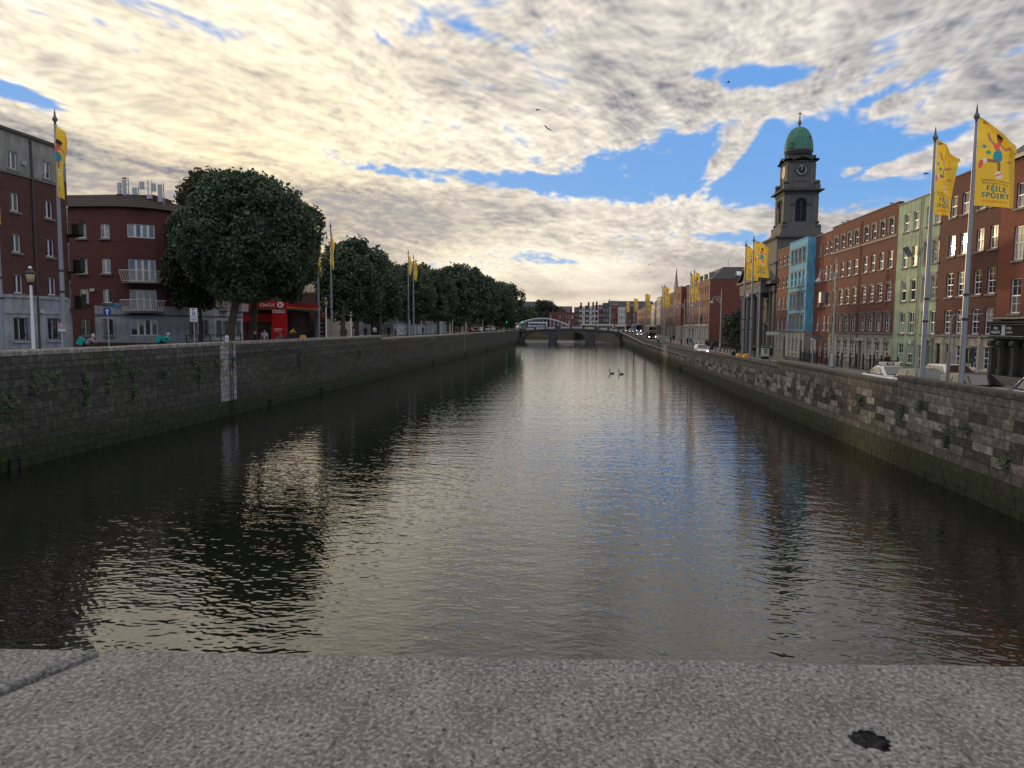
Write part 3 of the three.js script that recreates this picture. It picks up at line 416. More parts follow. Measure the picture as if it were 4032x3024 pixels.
{ // orange-red brick corner house with the black shopfront
  const [t, U, Y] = house({ label: 'orange red brick house at the right edge of the picture, above the black shopfront', x: 29, z: [-53.2, -42], base: 3.4, top: 18.1, wall: brick(0.30, 0.085, 0.045, 0.2), groundTop: 7.55, groundM: M.black, wins: [...row([-51, -47.6, -44.4], 14.95, 16.6, 1.15), ...row([-51, -47.6, -44.4], 11.5, 13.75, 1.15, { kind: 'sashbars' }), ...row([-51, -47.6, -44.4], 7.95, 10.3, 1.15, { kind: 'sashbars' })] });
  const W = U(-42); part('eave', new MB().box(-0.1, W, Y(18.2), Y(18.45), -1, 0.35), M.frameDark, t); const rf = new MB(); rf.quad(V(-0.1, Y(18.45), 0.35), V(W, Y(18.45), 0.35), V(W, Y(21.5), -4), V(-0.1, Y(21.5), -4)); rf.poly([V(-0.1, Y(18.45), 0.35), V(-0.1, Y(21.5), -4), V(-0.1, Y(18.45), -9)]); part('slate_roof', rf, M.slate, t);
  const sf = part('shopfront', new MB().box(0.02, W, Y(6.22), Y(6.32), 0.05, 0.5).box(0.02, W, Y(7.28), Y(7.42), 0.01, 0.55).box(0, W, -0.5, 0.32, 0.01, 0.32), std(0.016, 0.017, 0.017, 0.75), t);
  const boards = part('fascia', new MB().box(0.08, W, Y(6.33), Y(7.27), 0.02, 0.34), std(0.02, 0.018, 0.017, 0.9), sf);
  const st = canvasTex(1024, 256, (g, w, h) => { g.fillStyle = '#231d1c'; g.fillRect(0, 0, w, h); g.strokeStyle = '#b9bdbf'; g.lineWidth = 9; g.strokeRect(12, 14, w, h - 28); g.fillStyle = '#d8d6d2'; g.textAlign = 'center'; g.font = 'bold 74px sans-serif'; g.fillText('RED', 190, 112); g.fillText('HEARTS', 190, 194); g.fillStyle = '#8fa3ab'; g.fillRect(352, 26, 150, 204); g.fillStyle = '#23201f'; g.beginPath(); g.moveTo(352, 26); g.quadraticCurveTo(396, 128, 352, 230); g.fill(); g.beginPath(); g.moveTo(502, 26); g.quadraticCurveTo(458, 128, 502, 230); g.fill(); g.fillStyle = '#c9d3d6'; g.beginPath(); g.ellipse(427, 128, 46, 100, 0, 0, 7); g.fill(); g.strokeStyle = '#7b8b91'; g.lineWidth = 5; for (const [x, y, r] of [[430, 80, 18], [418, 112, 22], [438, 146, 20], [420, 182, 16]]) { g.beginPath(); g.arc(x, y, r, 0.5, 4.6); g.stroke(); } g.fillStyle = '#d8d6d2'; g.textAlign = 'left'; g.font = 'bold 66px sans-serif'; g.fillText('PIER', 520, 112); g.font = 'bold 54px sans-serif'; g.fillText('BODY P', 516, 190); });
  const sg = new MB(); sg.quad(V(0.1, Y(6.36), 0.346), V(3.95, Y(6.36), 0.346), V(3.95, Y(7.24), 0.346), V(0.1, Y(7.24), 0.346), UV01); part('sign_face', sg, std(1, 1, 1, 0.95, { map: st }), sf);
  const cm = std(0.045, 0.05, 0.047, 0.85); [0.35, 1.35, 2.9, 4.5, 6.2, 7.9, 9.6].forEach((u) => { const c = new MB(); c.box(u - 0.15, u + 0.15, 0.33, Y(5.5), 0.2, 0.34).box(u - 0.19, u + 0.19, 0.33, 0.75, 0.18, 0.38).box(u - 0.2, u + 0.2, Y(5.5), Y(5.62), 0.18, 0.4); c.rod(V(u - 0.19, Y(5.88), 0.3), V(u + 0.19, Y(5.88), 0.3), 0.22, 0.22, 14); part('column', c, cm, sf); });
  const cp = new MB(); for (let u = 0; u < W; u += 0.9) cp.cb(u + 0.45, Y(7.62), 0.3, 0.86, 0.14, 0.5); part('shop_cornice', cp, M.stone, t);
  part('shop_step', new MB().box(0, W, -0.3, 0.3, 0.33, 0.75), M.stoneDark, t);
}
{ // dark red brick, cream stone ground floor
  const bm = brick(0.175, 0.062, 0.043, 0.5), c4 = [-59.7, -58, -55.7, -53.95];
  const [t, U, Y] = house({ label: 'dark red brick house between the pale green house and the black shopfront, cream ground floor', x: 29, z: [-61.65, -53.2], base: 3.35, top: 18.65, wall: bm, groundTop: 6.3, groundM: M.cream, stringM: M.stone, wins: [...row(c4, 15.62, 17.25, 1.0), ...row(c4, 12.58, 14.2, 1.0, { glass: SKYG, kind: 'sash2' }), ...row(c4, 9.4, 11.25, 1.05, { kind: 'sashbars' }), ...row(c4, 6.5, 8.35, 1.05, { kind: 'sashbars' }), ...row([-57.75, -55.75, -53.95], 3.95, 5.6, 1.05, { g: 1, kind: 'sashbars', sillM: M.cream }), { u: -61.0, y0: 3.4, y1: 5.7, w: 0.9, g: 1, door: 1 }, { u: -59.4, y0: 3.4, y1: 5.7, w: 0.95, g: 1, door: 1 }] });
  const pm = render_(0.5, 0.44, 0.36, 0.3); [-60.2, -58.65, -56.75, -54.85].forEach((z) => { const u = U(z); part('pilaster', new MB().box(u - 0.2, u + 0.2, -0.3, 2.35, 0.002, 0.09).box(u - 0.24, u + 0.24, 2.35, 2.85, 0.002, 0.14).box(u - 0.26, u + 0.26, -0.3, 0.2, 0.002, 0.12), pm, t); });
  for (const [a, b] of [[-58.43, -58.3], [-57.18, -56.97], [-56.53, -56.3], [-55.2, -55.07], [-54.63, -54.5], [-53.4, -53.22]]) blocks(t, U(a), U(b), 0.55, 2.3, M.cream, 0.44);
  part('rain_pipe', new MB().rod(V(U(-54.75), -0.2, 0.12), V(U(-54.75), 3.0, 0.12), 0.05), M.lampGrey, t); part('vent', new MB().box(U(-57.6), U(-57.25), 7.3 - 3.35 + 0.3, 7.3 - 3.35 + 0.75, 0.002, 0.2), M.lampGrey, t);
  part('alarm_box', new MB().box(U(-57.35), U(-57.1), 10.6 - 3.35, 11.1 - 3.35, 0.002, 0.12), std(0.4, 0.02, 0.02, 0.5), t);
}
{ // pale green render
  const gm = render_(0.36, 0.47, 0.33, 0.2); const a2 = [-67.8, -66], b2 = [-63.6, -62.15];
  const [t, U, Y] = house({ label: 'pale green rendered house between two red brick houses', x: 29, z: [-69.5, -61.7], base: 2.9, top: 18.1, wall: gm, coping: std(0.20, 0.22, 0.18, 0.8), wins: [...row([...a2, ...b2], 15.52, 17.1, 1.0), ...row([-67.8, ...b2], 12.35, 14.1, 1.02, { glass: SKYG }), { u: -66, y0: 12.35, y1: 14.1, w: 1.02, glass: darkGlass }, ...row([...a2, ...b2], 9.35, 11.2, 1.05), ...row([...a2, ...b2], 6.45, 8.35, 1.05, { kind: 'sash2' }), ...row(a2, 3.8, 5.55, 1.1, { kind: 'sashbars' }), { u: -63.9, y0: 3.1, y1: 5.5, w: 1.25, kind: 'sashbars', sill: false }, { u: -62.25, y0: 3.0, y1: 5.5, w: 0.8, door: 1 }] });
  for (const [y0, y1] of [[12.35, 14.1], [9.35, 11.2]]) { const q = new MB(), y = Y(y0), h = y1 - y0; for (const u of [U(-64.3), U(-61.9)]) for (let k = 0, v = 0; v < h + 0.05; v += 0.37, k++) q.box(u - (k & 1 ? 0.24 : 0.14), u + 0.14, y + v, y + v + 0.345, 0.002, 0.05); q.box(U(-64.55), U(-61.72), y + h + 0.08, y + h + 0.36, 0.002, 0.06).box(U(-63.05), U(-62.7), y - 0.02, y + h + 0.05, 0.002, 0.04); part('stone_surround', q, M.stone, t); }
  part('rain_pipe', new MB().rod(V(U(-64.95), 0, 0.1), V(U(-64.95), Y(18), 0.1), 0.05), std(0.24, 0.30, 0.21, 0.6), t);
  const os = part('open_sash', new MB().box(-0.5, 0.5, 0, 0.95, -0.03, 0.02), phy(0.10, 0.14, 0.18, 0.05, { clearcoat: 1 }), t, U(-66), Y(13.15), 0.35); os.rotation.x = 0.5;
  part('door_case', new MB().box(U(-62.95), U(-62.7), 0, 3.0, 0.002, 0.16).box(U(-61.95), U(-61.72), 0, 3.0, 0.002, 0.16).box(U(-63.0), U(-61.7), 3.0, 3.25, 0.002, 0.24), M.stone, t); part('lamp_box', new MB().box(U(-65.6), U(-65.25), 2.6, 2.95, 0.002, 0.25), M.lampGrey, t);
  const rf = new MB(); rf.poly([V(0.4, Y(18.1), -0.5), V(7.4, Y(18.1), -0.5), V(5.6, Y(20.1), -5), V(2, Y(20.1), -5)]); rf.poly([V(0.4, Y(18.1), -0.5), V(2, Y(20.1), -5), V(0.4, Y(18.1), -9.5)]); part('slate_roof', rf, M.slate, t);
}
{ // long red brick terrace
  const bm = brick(0.21, 0.066, 0.042, 0.8), cs = [-85.35, -83.3, -81.35, -79.35, -76.8, -74.85, -72.85, -70.85], st = M.stone;
  const [t, U, Y] = house({ label: 'long red brick terrace with eight window bays, red door and pale stone ground floor', x: 29, z: [-86.8, -69.55], base: 2.75, top: 18.45, wall: bm, groundTop: 6.38, groundM: M.stone, wins: [...row(cs, 15.8, 17.2, 1.0, { trim: 'surround', sill: false }), ...row(cs, 12.6, 14.2, 1.0, { glass: SKYG }), ...row(cs, 9.55, 11.1, 1.0, { kind: 'sashbars', trim: 'lintel' }), ...row(cs, 6.62, 8.2, 0.95, { kind: 'sashbars', trim: 'cornice', sill: false }), ...row(cs.filter((_, i) => i !== 4), 3.85, 5.5, 1.0, { g: 1, kind: 'sashbars', trim: 'hood', trimM: st, sillM: st }), { u: -76.8, y0: 2.8, y1: 5.5, w: 1.05, g: 1, door: 1, m: std(0.30, 0.012, 0.02, 0.4) }] });
  part('string_course', new MB().box(0, U(-69.55), Y(15.38), Y(15.6), 0.003, 0.1), M.stone, t);
  for (let i = 0; i < 8; i++) { const a = i ? (cs[i - 1] + 0.5 + 0.04) : -86.78, b = cs[i] - 0.54; blocks(t, U(a), U(b), 0.55, 3.1, M.stonePale, 0.43); } blocks(t, U(-70.3), U(-69.57), 0.55, 3.1, M.stonePale, 0.43);
  part('rain_pipe', new MB().rod(V(U(-78.1), 0, 0.1), V(U(-78.1), Y(18), 0.1), 0.05), std(0.12, 0.05, 0.035, 0.6), t); const dc = new MB(); dc.box(U(-77.6), U(-77.35), 0, 2.85, 0.05, 0.2).box(U(-76.25), U(-76.0), 0, 2.85, 0.05, 0.2).box(U(-77.7), U(-75.9), 2.86, 3.1, 0.05, 0.3); part('door_case', dc, M.stonePale, t);
}
{ // bright red brick, four bays
  const bm = brick(0.27, 0.075, 0.045, 1.1), cs = [-92.95, -91.0, -88.75, -87.25];
  const [t, U, Y] = house({ label: 'bright red brick house directly right of the sky blue house', x: 29, z: [-94.2, -86.85], base: 2.65, top: 18.1, wall: bm, wins: [...row(cs, 15.6, 17.05, 0.8), ...row(cs, 12.55, 14.2, 0.85, { kind: 'sash2' }), ...row(cs, 9.55, 11.2, 0.85, { kind: 'sash2' }), ...row(cs, 6.6, 8.3, 0.85, { kind: 'sash2' }), ...row([-89.8, -87.8], 3.5, 5.4, 0.95, { kind: 'sashbars', sill: false }), { u: -91.9, y0: 2.7, y1: 5.3, w: 1.0, door: 1 }] });
  part('door_case', new MB().box(U(-92.65), U(-92.42), 0, 2.7, 0.002, 0.14).box(U(-91.38), U(-91.15), 0, 2.7, 0.002, 0.14).box(U(-92.75), U(-91.05), 2.72, 3.0, 0.002, 0.2), M.white, t); part('satellite_box', new MB().box(U(-88.9), U(-88.2), 9.9 - 2.65, 11.15 - 2.65, 0.15, 0.6), std(0.25, 0.30, 0.33, 0.5), t); part('rain_pipe', new MB().rod(V(U(-89.9), 0, 0.1), V(U(-89.9), Y(18), 0.1), 0.05), std(0.12, 0.05, 0.035, 0.6), t);
}
{ // sky blue
  const bl = render_(0.13, 0.41, 0.62, 0.7), cs = [-98.8, -97.15, -95.5, -93.85];
  const [t, U, Y] = house({ label: 'sky blue rendered house with stone ground floor left of the red terrace', x: 28, z: [-100.3, -92.6], base: 2.6, top: 18.15, wall: bl, groundTop: 6.45, groundM: M.stone, coping: bl, wins: [...row(cs, 15.35, 17.05, 0.85, { m: M.frameGrey, trim: 'surround' }), ...row(cs, 12.3, 14.1, 0.9, { m: M.frameGrey, trim: 'lintel' }), ...row(cs, 9.45, 11.3, 0.9, { m: M.frameGrey, trim: 'cornice' }), ...row(cs, 6.65, 8.5, 0.9, { m: M.frameGrey, trim: 'cornice', sill: false }), ...row(cs.slice(0, 3), 3.75, 5.45, 0.85, { g: 1, m: M.offwhite, sillM: M.stonePale }), { u: -93.75, y0: 2.65, y1: 5.3, w: 0.95, g: 1, door: 1 }] });
  const eds = [-100.28, -99.25, -98.35, -97.6, -96.7, -95.95, -95.05, -94.25, -93.25, -92.62]; for (let i = 0; i < eds.length; i += 2) blocks(t, U(eds[i]), U(eds[i + 1]), 0.5, 3.55, M.stonePale, 0.42);
  part('plinth', new MB().box(0.02, U(-94.3), -0.4, 0.48, 0.05, 0.12), M.stoneDark, t);
}
{ // red brown brick, three bays
  const cs = [-108.6, -106.5, -104.5, -102.3];
  const [t, U, Y] = house({ label: 'red brown brick house between the church portico and the sky blue house', x: 29, z: [-110, -100.32], base: 2.5, top: 18.2, wall: brick(0.22, 0.07, 0.045, 1.5), groundTop: 6.45, groundM: M.stone, wins: [...row(cs, 15.75, 17.15, 0.9), ...row(cs, 12.6, 14.2, 0.9), ...row(cs, 9.55, 11.2, 0.9, { kind: 'sashbars' }), ...row(cs, 6.65, 8.4, 0.9, { kind: 'sashbars' }), ...row([-108.5, -106.6], 3.75, 5.6, 0.9, { g: 1, kind: 'sash2' }), { u: -104.7, y0: 2.55, y1: 5.6, w: 1.1, g: 1, door: 1 }] });
  [-109.7, -107.55, -105.6, -103.9, -101.5].forEach((z) => part('pilaster', new MB().box(U(z) - 0.14, U(z) + 0.14, -0.3, Y(6.3), 0.003, 0.09), M.stonePale, t));
}

// ---------- church ----------
{
  const sm = ashlar(0.135, 0.13, 0.126, 0.2), sd = ashlar(0.085, 0.083, 0.08, 0.5), wash = render_(0.145, 0.14, 0.137, 0.1);
  const t = thing('church', 'grey stone church with columned portico and clock tower under a green copper dome', 'church', [29, 2.5, -128], -Math.PI / 2), Y = (y) => y - 2.5;
  part('nave', new MB().box(0, 17.9, -0.4, Y(15.2), -42, -1.6), wash, t);
  part('portico_floor', new MB().box(1, 14.6, -0.3, 0.25, -1.58, 1.9).box(0.8, 14.8, -0.35, 0.12, 1.9, 2.2), sd, t);
  const col = new MB(); col.lathe([[0.001, 0], [0.62, 0], [0.62, 0.18], [0.56, 0.3], [0.52, 0.36], [0.46, 0.42], [0.465, 3.2], [0.44, 6], [0.40, 9.0], [0.44, 9.06], [0.44, 9.14], [0.001, 9.14]], 0, 0.25, 0, 20); const cg = col.geo();
  const cap = new MB(); cap.box(-0.52, 0.52, 0.12, 0.26, -0.5, 0.5); for (const s of [-1, 1]) cap.rod(V(s * 0.42, 0.02, -0.45), V(s * 0.42, 0.02, 0.45), 0.17, 0.17, 12); const kg = cap.geo();
  [1.9, 5.55, 9.1, 12.8].forEach((u) => { const c = part('column', cg, sm, t, u, 0, 1.05); part('capital', kg, sm, c, 0, 9.3, 0); });
  part('entablature', new MB().box(1.0, 14.6, 9.81, 10.75, -1.55, 1.65).box(0.95, 14.65, 10.77, 11.6, -1.55, 1.72).box(0.6, 15, 11.62, 11.95, -1.55, 2.15), sm, t);
  part('pediment', new MB().ext([[1.2, 11.96], [14.4, 11.96], [7.8, 14.6]], 3.2, -1.55).ext([[0.5, 11.97], [0.9, 11.97], [7.8, 14.75], [14.7, 11.97], [15.1, 11.97], [7.8, 15.1]], 3.75, -1.6), sm, t);
  part('attic', new MB().box(13.5, 17.9, 9.9, 10.7, -1.55, 0.35).box(13.2, 17.92, 11.0, 11.5, -1.58, 0.9).box(14.7, 17.9, 11.5, 14.0, -1.6, 0.2).box(14.6, 17.95, 14.0, 14.25, -1.6, 0.4), sm, t);
  part('side_wall', new MB().box(14.7, 17.9, -0.4, 9.9, -1.58, -0.1), wash, t); for (const u of [14.95, 17.2]) part('pilaster', new MB().box(u - 0.35, u + 0.35, 0, 9.6, -0.098, 0.18).box(u - 0.42, u + 0.42, 9.6, 9.88, -0.098, 0.28), sm, t);
  part('doorway', new MB().box(6.6, 9.2, 0.25, 4.4, -1.57, -1.5).box(6.2, 6.6, 0.25, 4.8, -1.57, -1.42).box(9.2, 9.6, 0.25, 4.8, -1.57, -1.42).box(6.0, 9.8, 4.8, 5.2, -1.57, -1.3), sd, t);
  // tower: local axes u = z + 128, z = 29 - x
  const cx = -4.6, tw = [[4.25, 13, 19.6], [3.5, 20.15, 21.9], [2.85, 21.9, 27.7]], T = new MB(), ux = 37.9, uz = -132.8; const tg = new THREE.Group(); tg.name = numbered('tower'); tg.position.set(uz + 128, 0, 29 - ux); t.add(tg);
  const sq = (b, a, y0, y1) => b.box(-a, a, y0, y1, -a, a), st = [];
  const body = new MB(); sq(body, 4.2, 8, 19.75); sq(body, 3.65, 20.3, 20.9); sq(body, 3.35, 20.9, 22.3); part('tower_base', body, sm, tg);
  part('lower_cornice', (() => { const b = new MB(); sq(b, 4.35, 19.76, 19.95); sq(b, 4.6, 19.96, 20.29); return b; })(), sd, tg);
  const bel = new MB(); { for (let k = 0; k < 4; k++) { bel.m = new THREE.Matrix4().makeRotationY(k * Math.PI / 2); bel.box(-2.8, -0.95, 22.3, 27.6, 2.2, 2.8, 'l').box(0.95, 2.8, 22.3, 27.6, 2.2, 2.8, 'r').box(-0.95, 0.95, 22.3, 22.9, 2.2, 2.8); const pts = [[-0.95, 27.6], [-0.95, 25.9]]; for (let i = 0; i <= 10; i++) pts.push([-0.95 * Math.cos(i * Math.PI / 10), 25.9 + 0.95 * Math.sin(i * Math.PI / 10)]); pts.push([0.95, 27.6]); bel.ext(pts, 0.6, 2.2); } bel.m = null; } part('belfry', bel, sm, tg);
  for (let k = 0; k < 4; k++) { const g = new THREE.Group(); const q = new MB(new THREE.Matrix4().makeRotationY(k * Math.PI / 2)); q.box(1.85, 2.85, 22.32, 27.4, 2.802, 2.92); part('corner_pier', q, sm, tg); const q2 = new MB(new THREE.Matrix4().makeRotationY(k * Math.PI / 2)); q2.box(-2.85, -1.85, 22.32, 27.4, 2.802, 2.92); part('corner_pier', q2, sm, tg); const a = new MB(new THREE.Matrix4().makeRotationY(k * Math.PI / 2)); a.at(new THREE.TorusGeometry(1.12, 0.12, 6, 20, Math.PI), 0, 25.9, 2.86).box(-1.85, -0.98, 25.78, 25.98, 2.802, 3.0).box(0.98, 1.85, 25.78, 25.98, 2.802, 3.0); part('arch_moulding', a, sd, tg);
    const lv = new MB(new THREE.Matrix4().makeRotationY(k * Math.PI / 2)); for (let y = 22.95; y < 26.5; y += 0.2) { const w = y > 25.9 ? Math.sqrt(Math.max(0.02, 0.9 - (y - 25.9) ** 2)) : 0.95; lv.quad(V(-w, y, 2.62), V(w, y, 2.62), V(w, y + 0.16, 2.38), V(-w, y + 0.16, 2.38)); } lv.box(-0.06, 0.06, 22.9, 26.6, 2.6, 2.7); part('louvres', lv, std(0.05, 0.055, 0.065, 0.8), tg); const dk = new MB(new THREE.Matrix4().makeRotationY(k * Math.PI / 2)); dk.box(-0.95, 0.95, 22.9, 26.85, 2.25, 2.3); part('opening', dk, M.black, tg);
    const sc = new MB(new THREE.Matrix4().makeRotationY(k * Math.PI / 2)); for (const s of [-1, 1]) { sc.rod(V(s * 3.0, 22.0, 2.4), V(s * 3.0, 22.0, 3.05), 0.42, 0.42, 14); sc.rod(V(s * 2.9, 22.75, 2.5), V(s * 2.9, 22.75, 3.0), 0.24, 0.24, 12); } part('scroll', sc, sd, tg); }
  part('belfry_cornice', (() => { const b = new MB(); sq(b, 2.95, 27.6, 28.0); sq(b, 3.15, 28.0, 28.15); sq(b, 3.6, 28.15, 28.4); sq(b, 2.9, 28.4, 28.7); return b; })(), sd, tg);
  part('clock_stage', (() => { const b = new MB(); sq(b, 2.3, 28.7, 33.2); sq(b, 2.4, 28.7, 29.2); for (let k = 0; k < 4; k++) { b.m = new THREE.Matrix4().makeRotationY(k * Math.PI / 2); for (const s of [-1, 1]) b.box(s * 1.85 - 0.42, s * 1.85 + 0.42, 29.2, 32.9, 2.302, 2.42); b.box(-0.95, 0.95, 29.95, 30.05, 2.302, 2.4); } b.m = null; return b; })(), sm, tg);
  for (const [x, z] of [[-1, -1], [1, -1], [1, 1], [-1, 1]]) part('urn', new MB().box(-0.45, 0.45, 0, 0.9, -0.45, 0.45).lathe([[0.001, 0], [0.34, 0], [0.5, 0.22], [0.5, 0.42], [0.36, 0.62], [0.001, 0.7]], 0, 0.95, 0, 14), sm, tg, x * 2.62, 28.42, z * 2.62);
  part('clock_cornice', (() => { const b = new MB(); sq(b, 2.5, 33.2, 33.45); sq(b, 2.35, 33.75, 34.35); for (let k = 0; k < 4; k++) { b.m = new THREE.Matrix4().makeRotationY(k * Math.PI / 2); b.box(-2.8, -1.5, 33.45, 33.7, 1.6, 2.8).box(1.5, 2.8, 33.45, 33.7, 1.6, 2.8); b.ext([[-1.7, 33.45], [-1.7, 33.7], [0, 34.35], [1.7, 33.7], [1.7, 33.45], [0, 34.08]], 1.1, 1.8); } b.m = null; return b; })(), sd, tg);
  const ct = canvasTex(256, 256, (g) => { g.fillStyle = '#101214'; g.fillRect(0, 0, 256, 256); g.translate(128, 128); g.strokeStyle = '#8d8f90'; g.lineWidth = 3; g.beginPath(); g.arc(0, 0, 122, 0, 7); g.stroke(); g.fillStyle = '#c9c9c4'; g.font = 'bold 40px serif'; g.textAlign = 'center'; g.textBaseline = 'middle';['XII', 'I', 'II', 'III', 'IIII', 'V', 'VI', 'VII', 'VIII', 'IX', 'X', 'XI'].forEach((s, i) => { g.save(); g.rotate(i * Math.PI / 6); g.translate(0, -96); g.fillText(s, 0, 0); g.restore(); }); g.fillStyle = '#d8d6ce'; g.fillRect(-4, -92, 8, 100); g.fillRect(-5, -58, 10, 62); });
  for (let k = 0; k < 4; k++) { const q = new THREE.Group(); const c = new MB(new THREE.Matrix4().makeRotationY(k * Math.PI / 2)); c.at(new THREE.CylinderGeometry(1.08, 1.08, 0.12, 28), 0, 31.85, 2.36, Math.PI / 2); const cl = part('clock', c, M.black, tg); const d = new MB(new THREE.Matrix4().makeRotationY(k * Math.PI / 2)); d.at(new THREE.CircleGeometry(0.98, 28), 0, 31.85, 2.426); part('dial', d, std(1, 1, 1, 0.6, { map: ct }), cl); }
  part('drum', new MB().lathe([[0.001, 34.35], [2.28, 34.35], [2.28, 35.2], [2.42, 35.25], [2.42, 35.5], [0.001, 35.5]], 0, 0, 0, 32), sd, tg);
  const dp = []; for (let i = 0; i <= 14; i++) { const a = i / 14 * 1.5; dp.push([2.4 * Math.pow(Math.cos(a), 0.82), 35.5 + 4.15 * Math.sin(a)]); }
  const dm = std(0.052, 0.235, 0.17, 0.65, { map: scaled(tStain, 1) }), dome = part('dome', new MB().lathe([...dp, [0.001, 39.75]], 0, 0, 0, 36), dm, tg);
  const seam = new MB(); for (let i = 0; i < 14; i++) seam.rod(V(dp[i][0] + 0.005, dp[i][1], 0), V(dp[i + 1][0] + 0.005, dp[i + 1][1], 0), 0.03, 0.03, 5); const sg = seam.geo(), smt = std(0.035, 0.15, 0.115, 0.7); for (let k = 0; k < 20; k++) part('seam', sg, smt, dome, 0, 0, 0, k * Math.PI / 10);
  const hp = (a, y0, y1, da) => { const r = (y) => { let i = 0; while (i < 13 && dp[i + 1][1] < y) i++; return lerp(dp[i][0], dp[i + 1][0], (y - dp[i][1]) / (dp[i + 1][1] - dp[i][1])) + 0.03; }, p = (q, y) => V(r(y) * Math.sin(q), y, r(y) * Math.cos(q)); return new MB().quad(p(a, y0), p(a + da, y0), p(a + da, y1), p(a, y1)); };
  part('missing_sheet', hp(Math.PI / 2 - 0.95, 35.55, 36.6, 0.3), std(0.035, 0.022, 0.018, 0.8), dome); part('missing_sheet', hp(Math.PI / 2 + 0.55, 37.4, 37.8, 0.3), std(0.035, 0.022, 0.018, 0.8), dome);
  part('finial', new MB().lathe([[0.001, 39.6], [0.32, 39.62], [0.16, 39.8], [0.14, 39.95], [0.34, 40.3], [0.3, 40.55], [0.14, 40.95], [0.1, 41.3], [0.001, 41.35]], 0, 0, 0, 14).cb(0, 41.8, 0, 0.14, 1.2, 0.14).cb(0, 42.0, 0, 0.14, 0.14, 0.7), std(0.16, 0.14, 0.12, 0.6), tg);
}
// ---------- further along the right quay ----------
{
  const ob = brick(0.36, 0.13, 0.06, 0.4), us = []; for (let k = 0; k < 11; k++) us.push(-174.4 - 3.42 * k);
  const [t, U, Y] = house({ label: 'long orange brick block with a mansard slate roof and lunette window beyond the church', cat: 'building', x: 30.2, z: [-211, -172], base: 2.7, top: 18.2, depth: 15, wall: brick(0.27, 0.085, 0.05, 0.3), groundTop: 7.7, groundM: M.stonePale, wins: [...row(us, 15.0, 17.0, 1.35, { kind: 'plain', m: M.offwhite }), ...row(us, 11.8, 13.7, 1.35, { kind: 'plain', m: M.offwhite }), ...row(us, 8.5, 10.4, 1.35, { kind: 'plain', m: M.offwhite }), ...row(us.filter((_, i) => i !== 3), 4.2, 6.8, 1.5, { g: 1, kind: 'plain', m: M.offwhite }), { u: us[3], y0: 2.75, y1: 6.6, w: 1.6, g: 1, door: 1 }] });
  const W = 39, r = new MB(), a = Y(18.3), c = Y(21.3); r.quad(V(0, a, -0.3), V(W, a, -0.3), V(W - 3, c, -3.5), V(3, c, -3.5)); r.quad(V(W, a, -0.3), V(W, a, -14.7), V(W - 3, c, -11.5), V(W - 3, c, -3.5)); r.quad(V(W - 3, c, -3.5), V(W - 3, c, -11.5), V(3, c, -11.5), V(3, c, -3.5)); r.quad(V(0, a, -14.7), V(0, a, -0.3), V(3, c, -3.5), V(3, c, -11.5)); r.quad(V(W, a, -14.7), V(0, a, -14.7), V(3, c, -11.5), V(W - 3, c, -11.5)); part('mansard_roof', r, M.slate, t);
  const lun = part('lunette_window', new MB().at(new THREE.CylinderGeometry(1.05, 1.05, 0.9, 24, 1, false, 0, Math.PI), W - 1.2, a + 0.75, -6.6, Math.PI / 2, Math.PI / 2, 0), M.white, t); part('pane', new MB().at(new THREE.CircleGeometry(0.92, 24, 0, Math.PI), W - 0.74, a + 0.78, -6.6, 0, Math.PI / 2), phy(0.20, 0.26, 0.32, 0.08), lun);
  for (let k = 0; k < 5; k++) { const dm = part('dormer', new MB().box(-0.75, 0.75, 0, 1.5, -1.6, 0), M.lead, t, U(us[k * 2 + 1]), a + 0.4, -0.6); part('pane', new MB().quad(V(-0.55, 0.15, 0.01), V(0.55, 0.15, 0.01), V(0.55, 1.35, 0.01), V(-0.55, 1.35, 0.01)), GLASS[3], dm); }
  for (let y = 0, k = 0; y < 14.8; y += 0.62, k++) part('quoin', new MB().stone(-(k & 1 ? 0.9 : 0.55), 0.0, 0.01, 0.6, 0, 0.07, 0.02), M.stone, t, W, y, 0.003);
  part('side_wall', new MB().box(W, W + 0.02, -0.3, Y(7.8), -14.9, -0.05), brick(0.22, 0.07, 0.045, 0.6), t);
  part('aerial', new MB().rod(V(W - 5, c, -5), V(W - 5, c + 2.2, -5), 0.05).rod(V(W - 6, c + 0.9, -5), V(W - 4.6, c + 0.9, -5), 0.04), M.lampGrey, t);
  part('fascia_board', new MB().box(0.2, W - 0.2, Y(7.15), Y(7.68), 0.02, 0.22), M.cream, t); const nic = part('statue_niche', new MB().box(-0.5, 0.5, 0, 2.6, 0.003, 0.12).box(-0.7, 0.7, -0.35, 0, 0.003, 0.3), M.stoneDark, t, U(us[3]) + 1.7, Y(8.2), 0); part('statue', new MB().lathe([[0.001, 0], [0.3, 0], [0.24, 0.8], [0.27, 1.2], [0.1, 1.35], [0.15, 1.5], [0.001, 1.7]], 0, 0.02, 0.3, 10), M.black, nic);
}
function slim(o) { // narrow fronts of the far quay
  const t = house({ group: undefined, cat: 'building', depth: o.d || 9, wall: o.wall, groundTop: o.gt, groundM: o.gm || M.stoneDark, ...o })[0];
  return t;
}
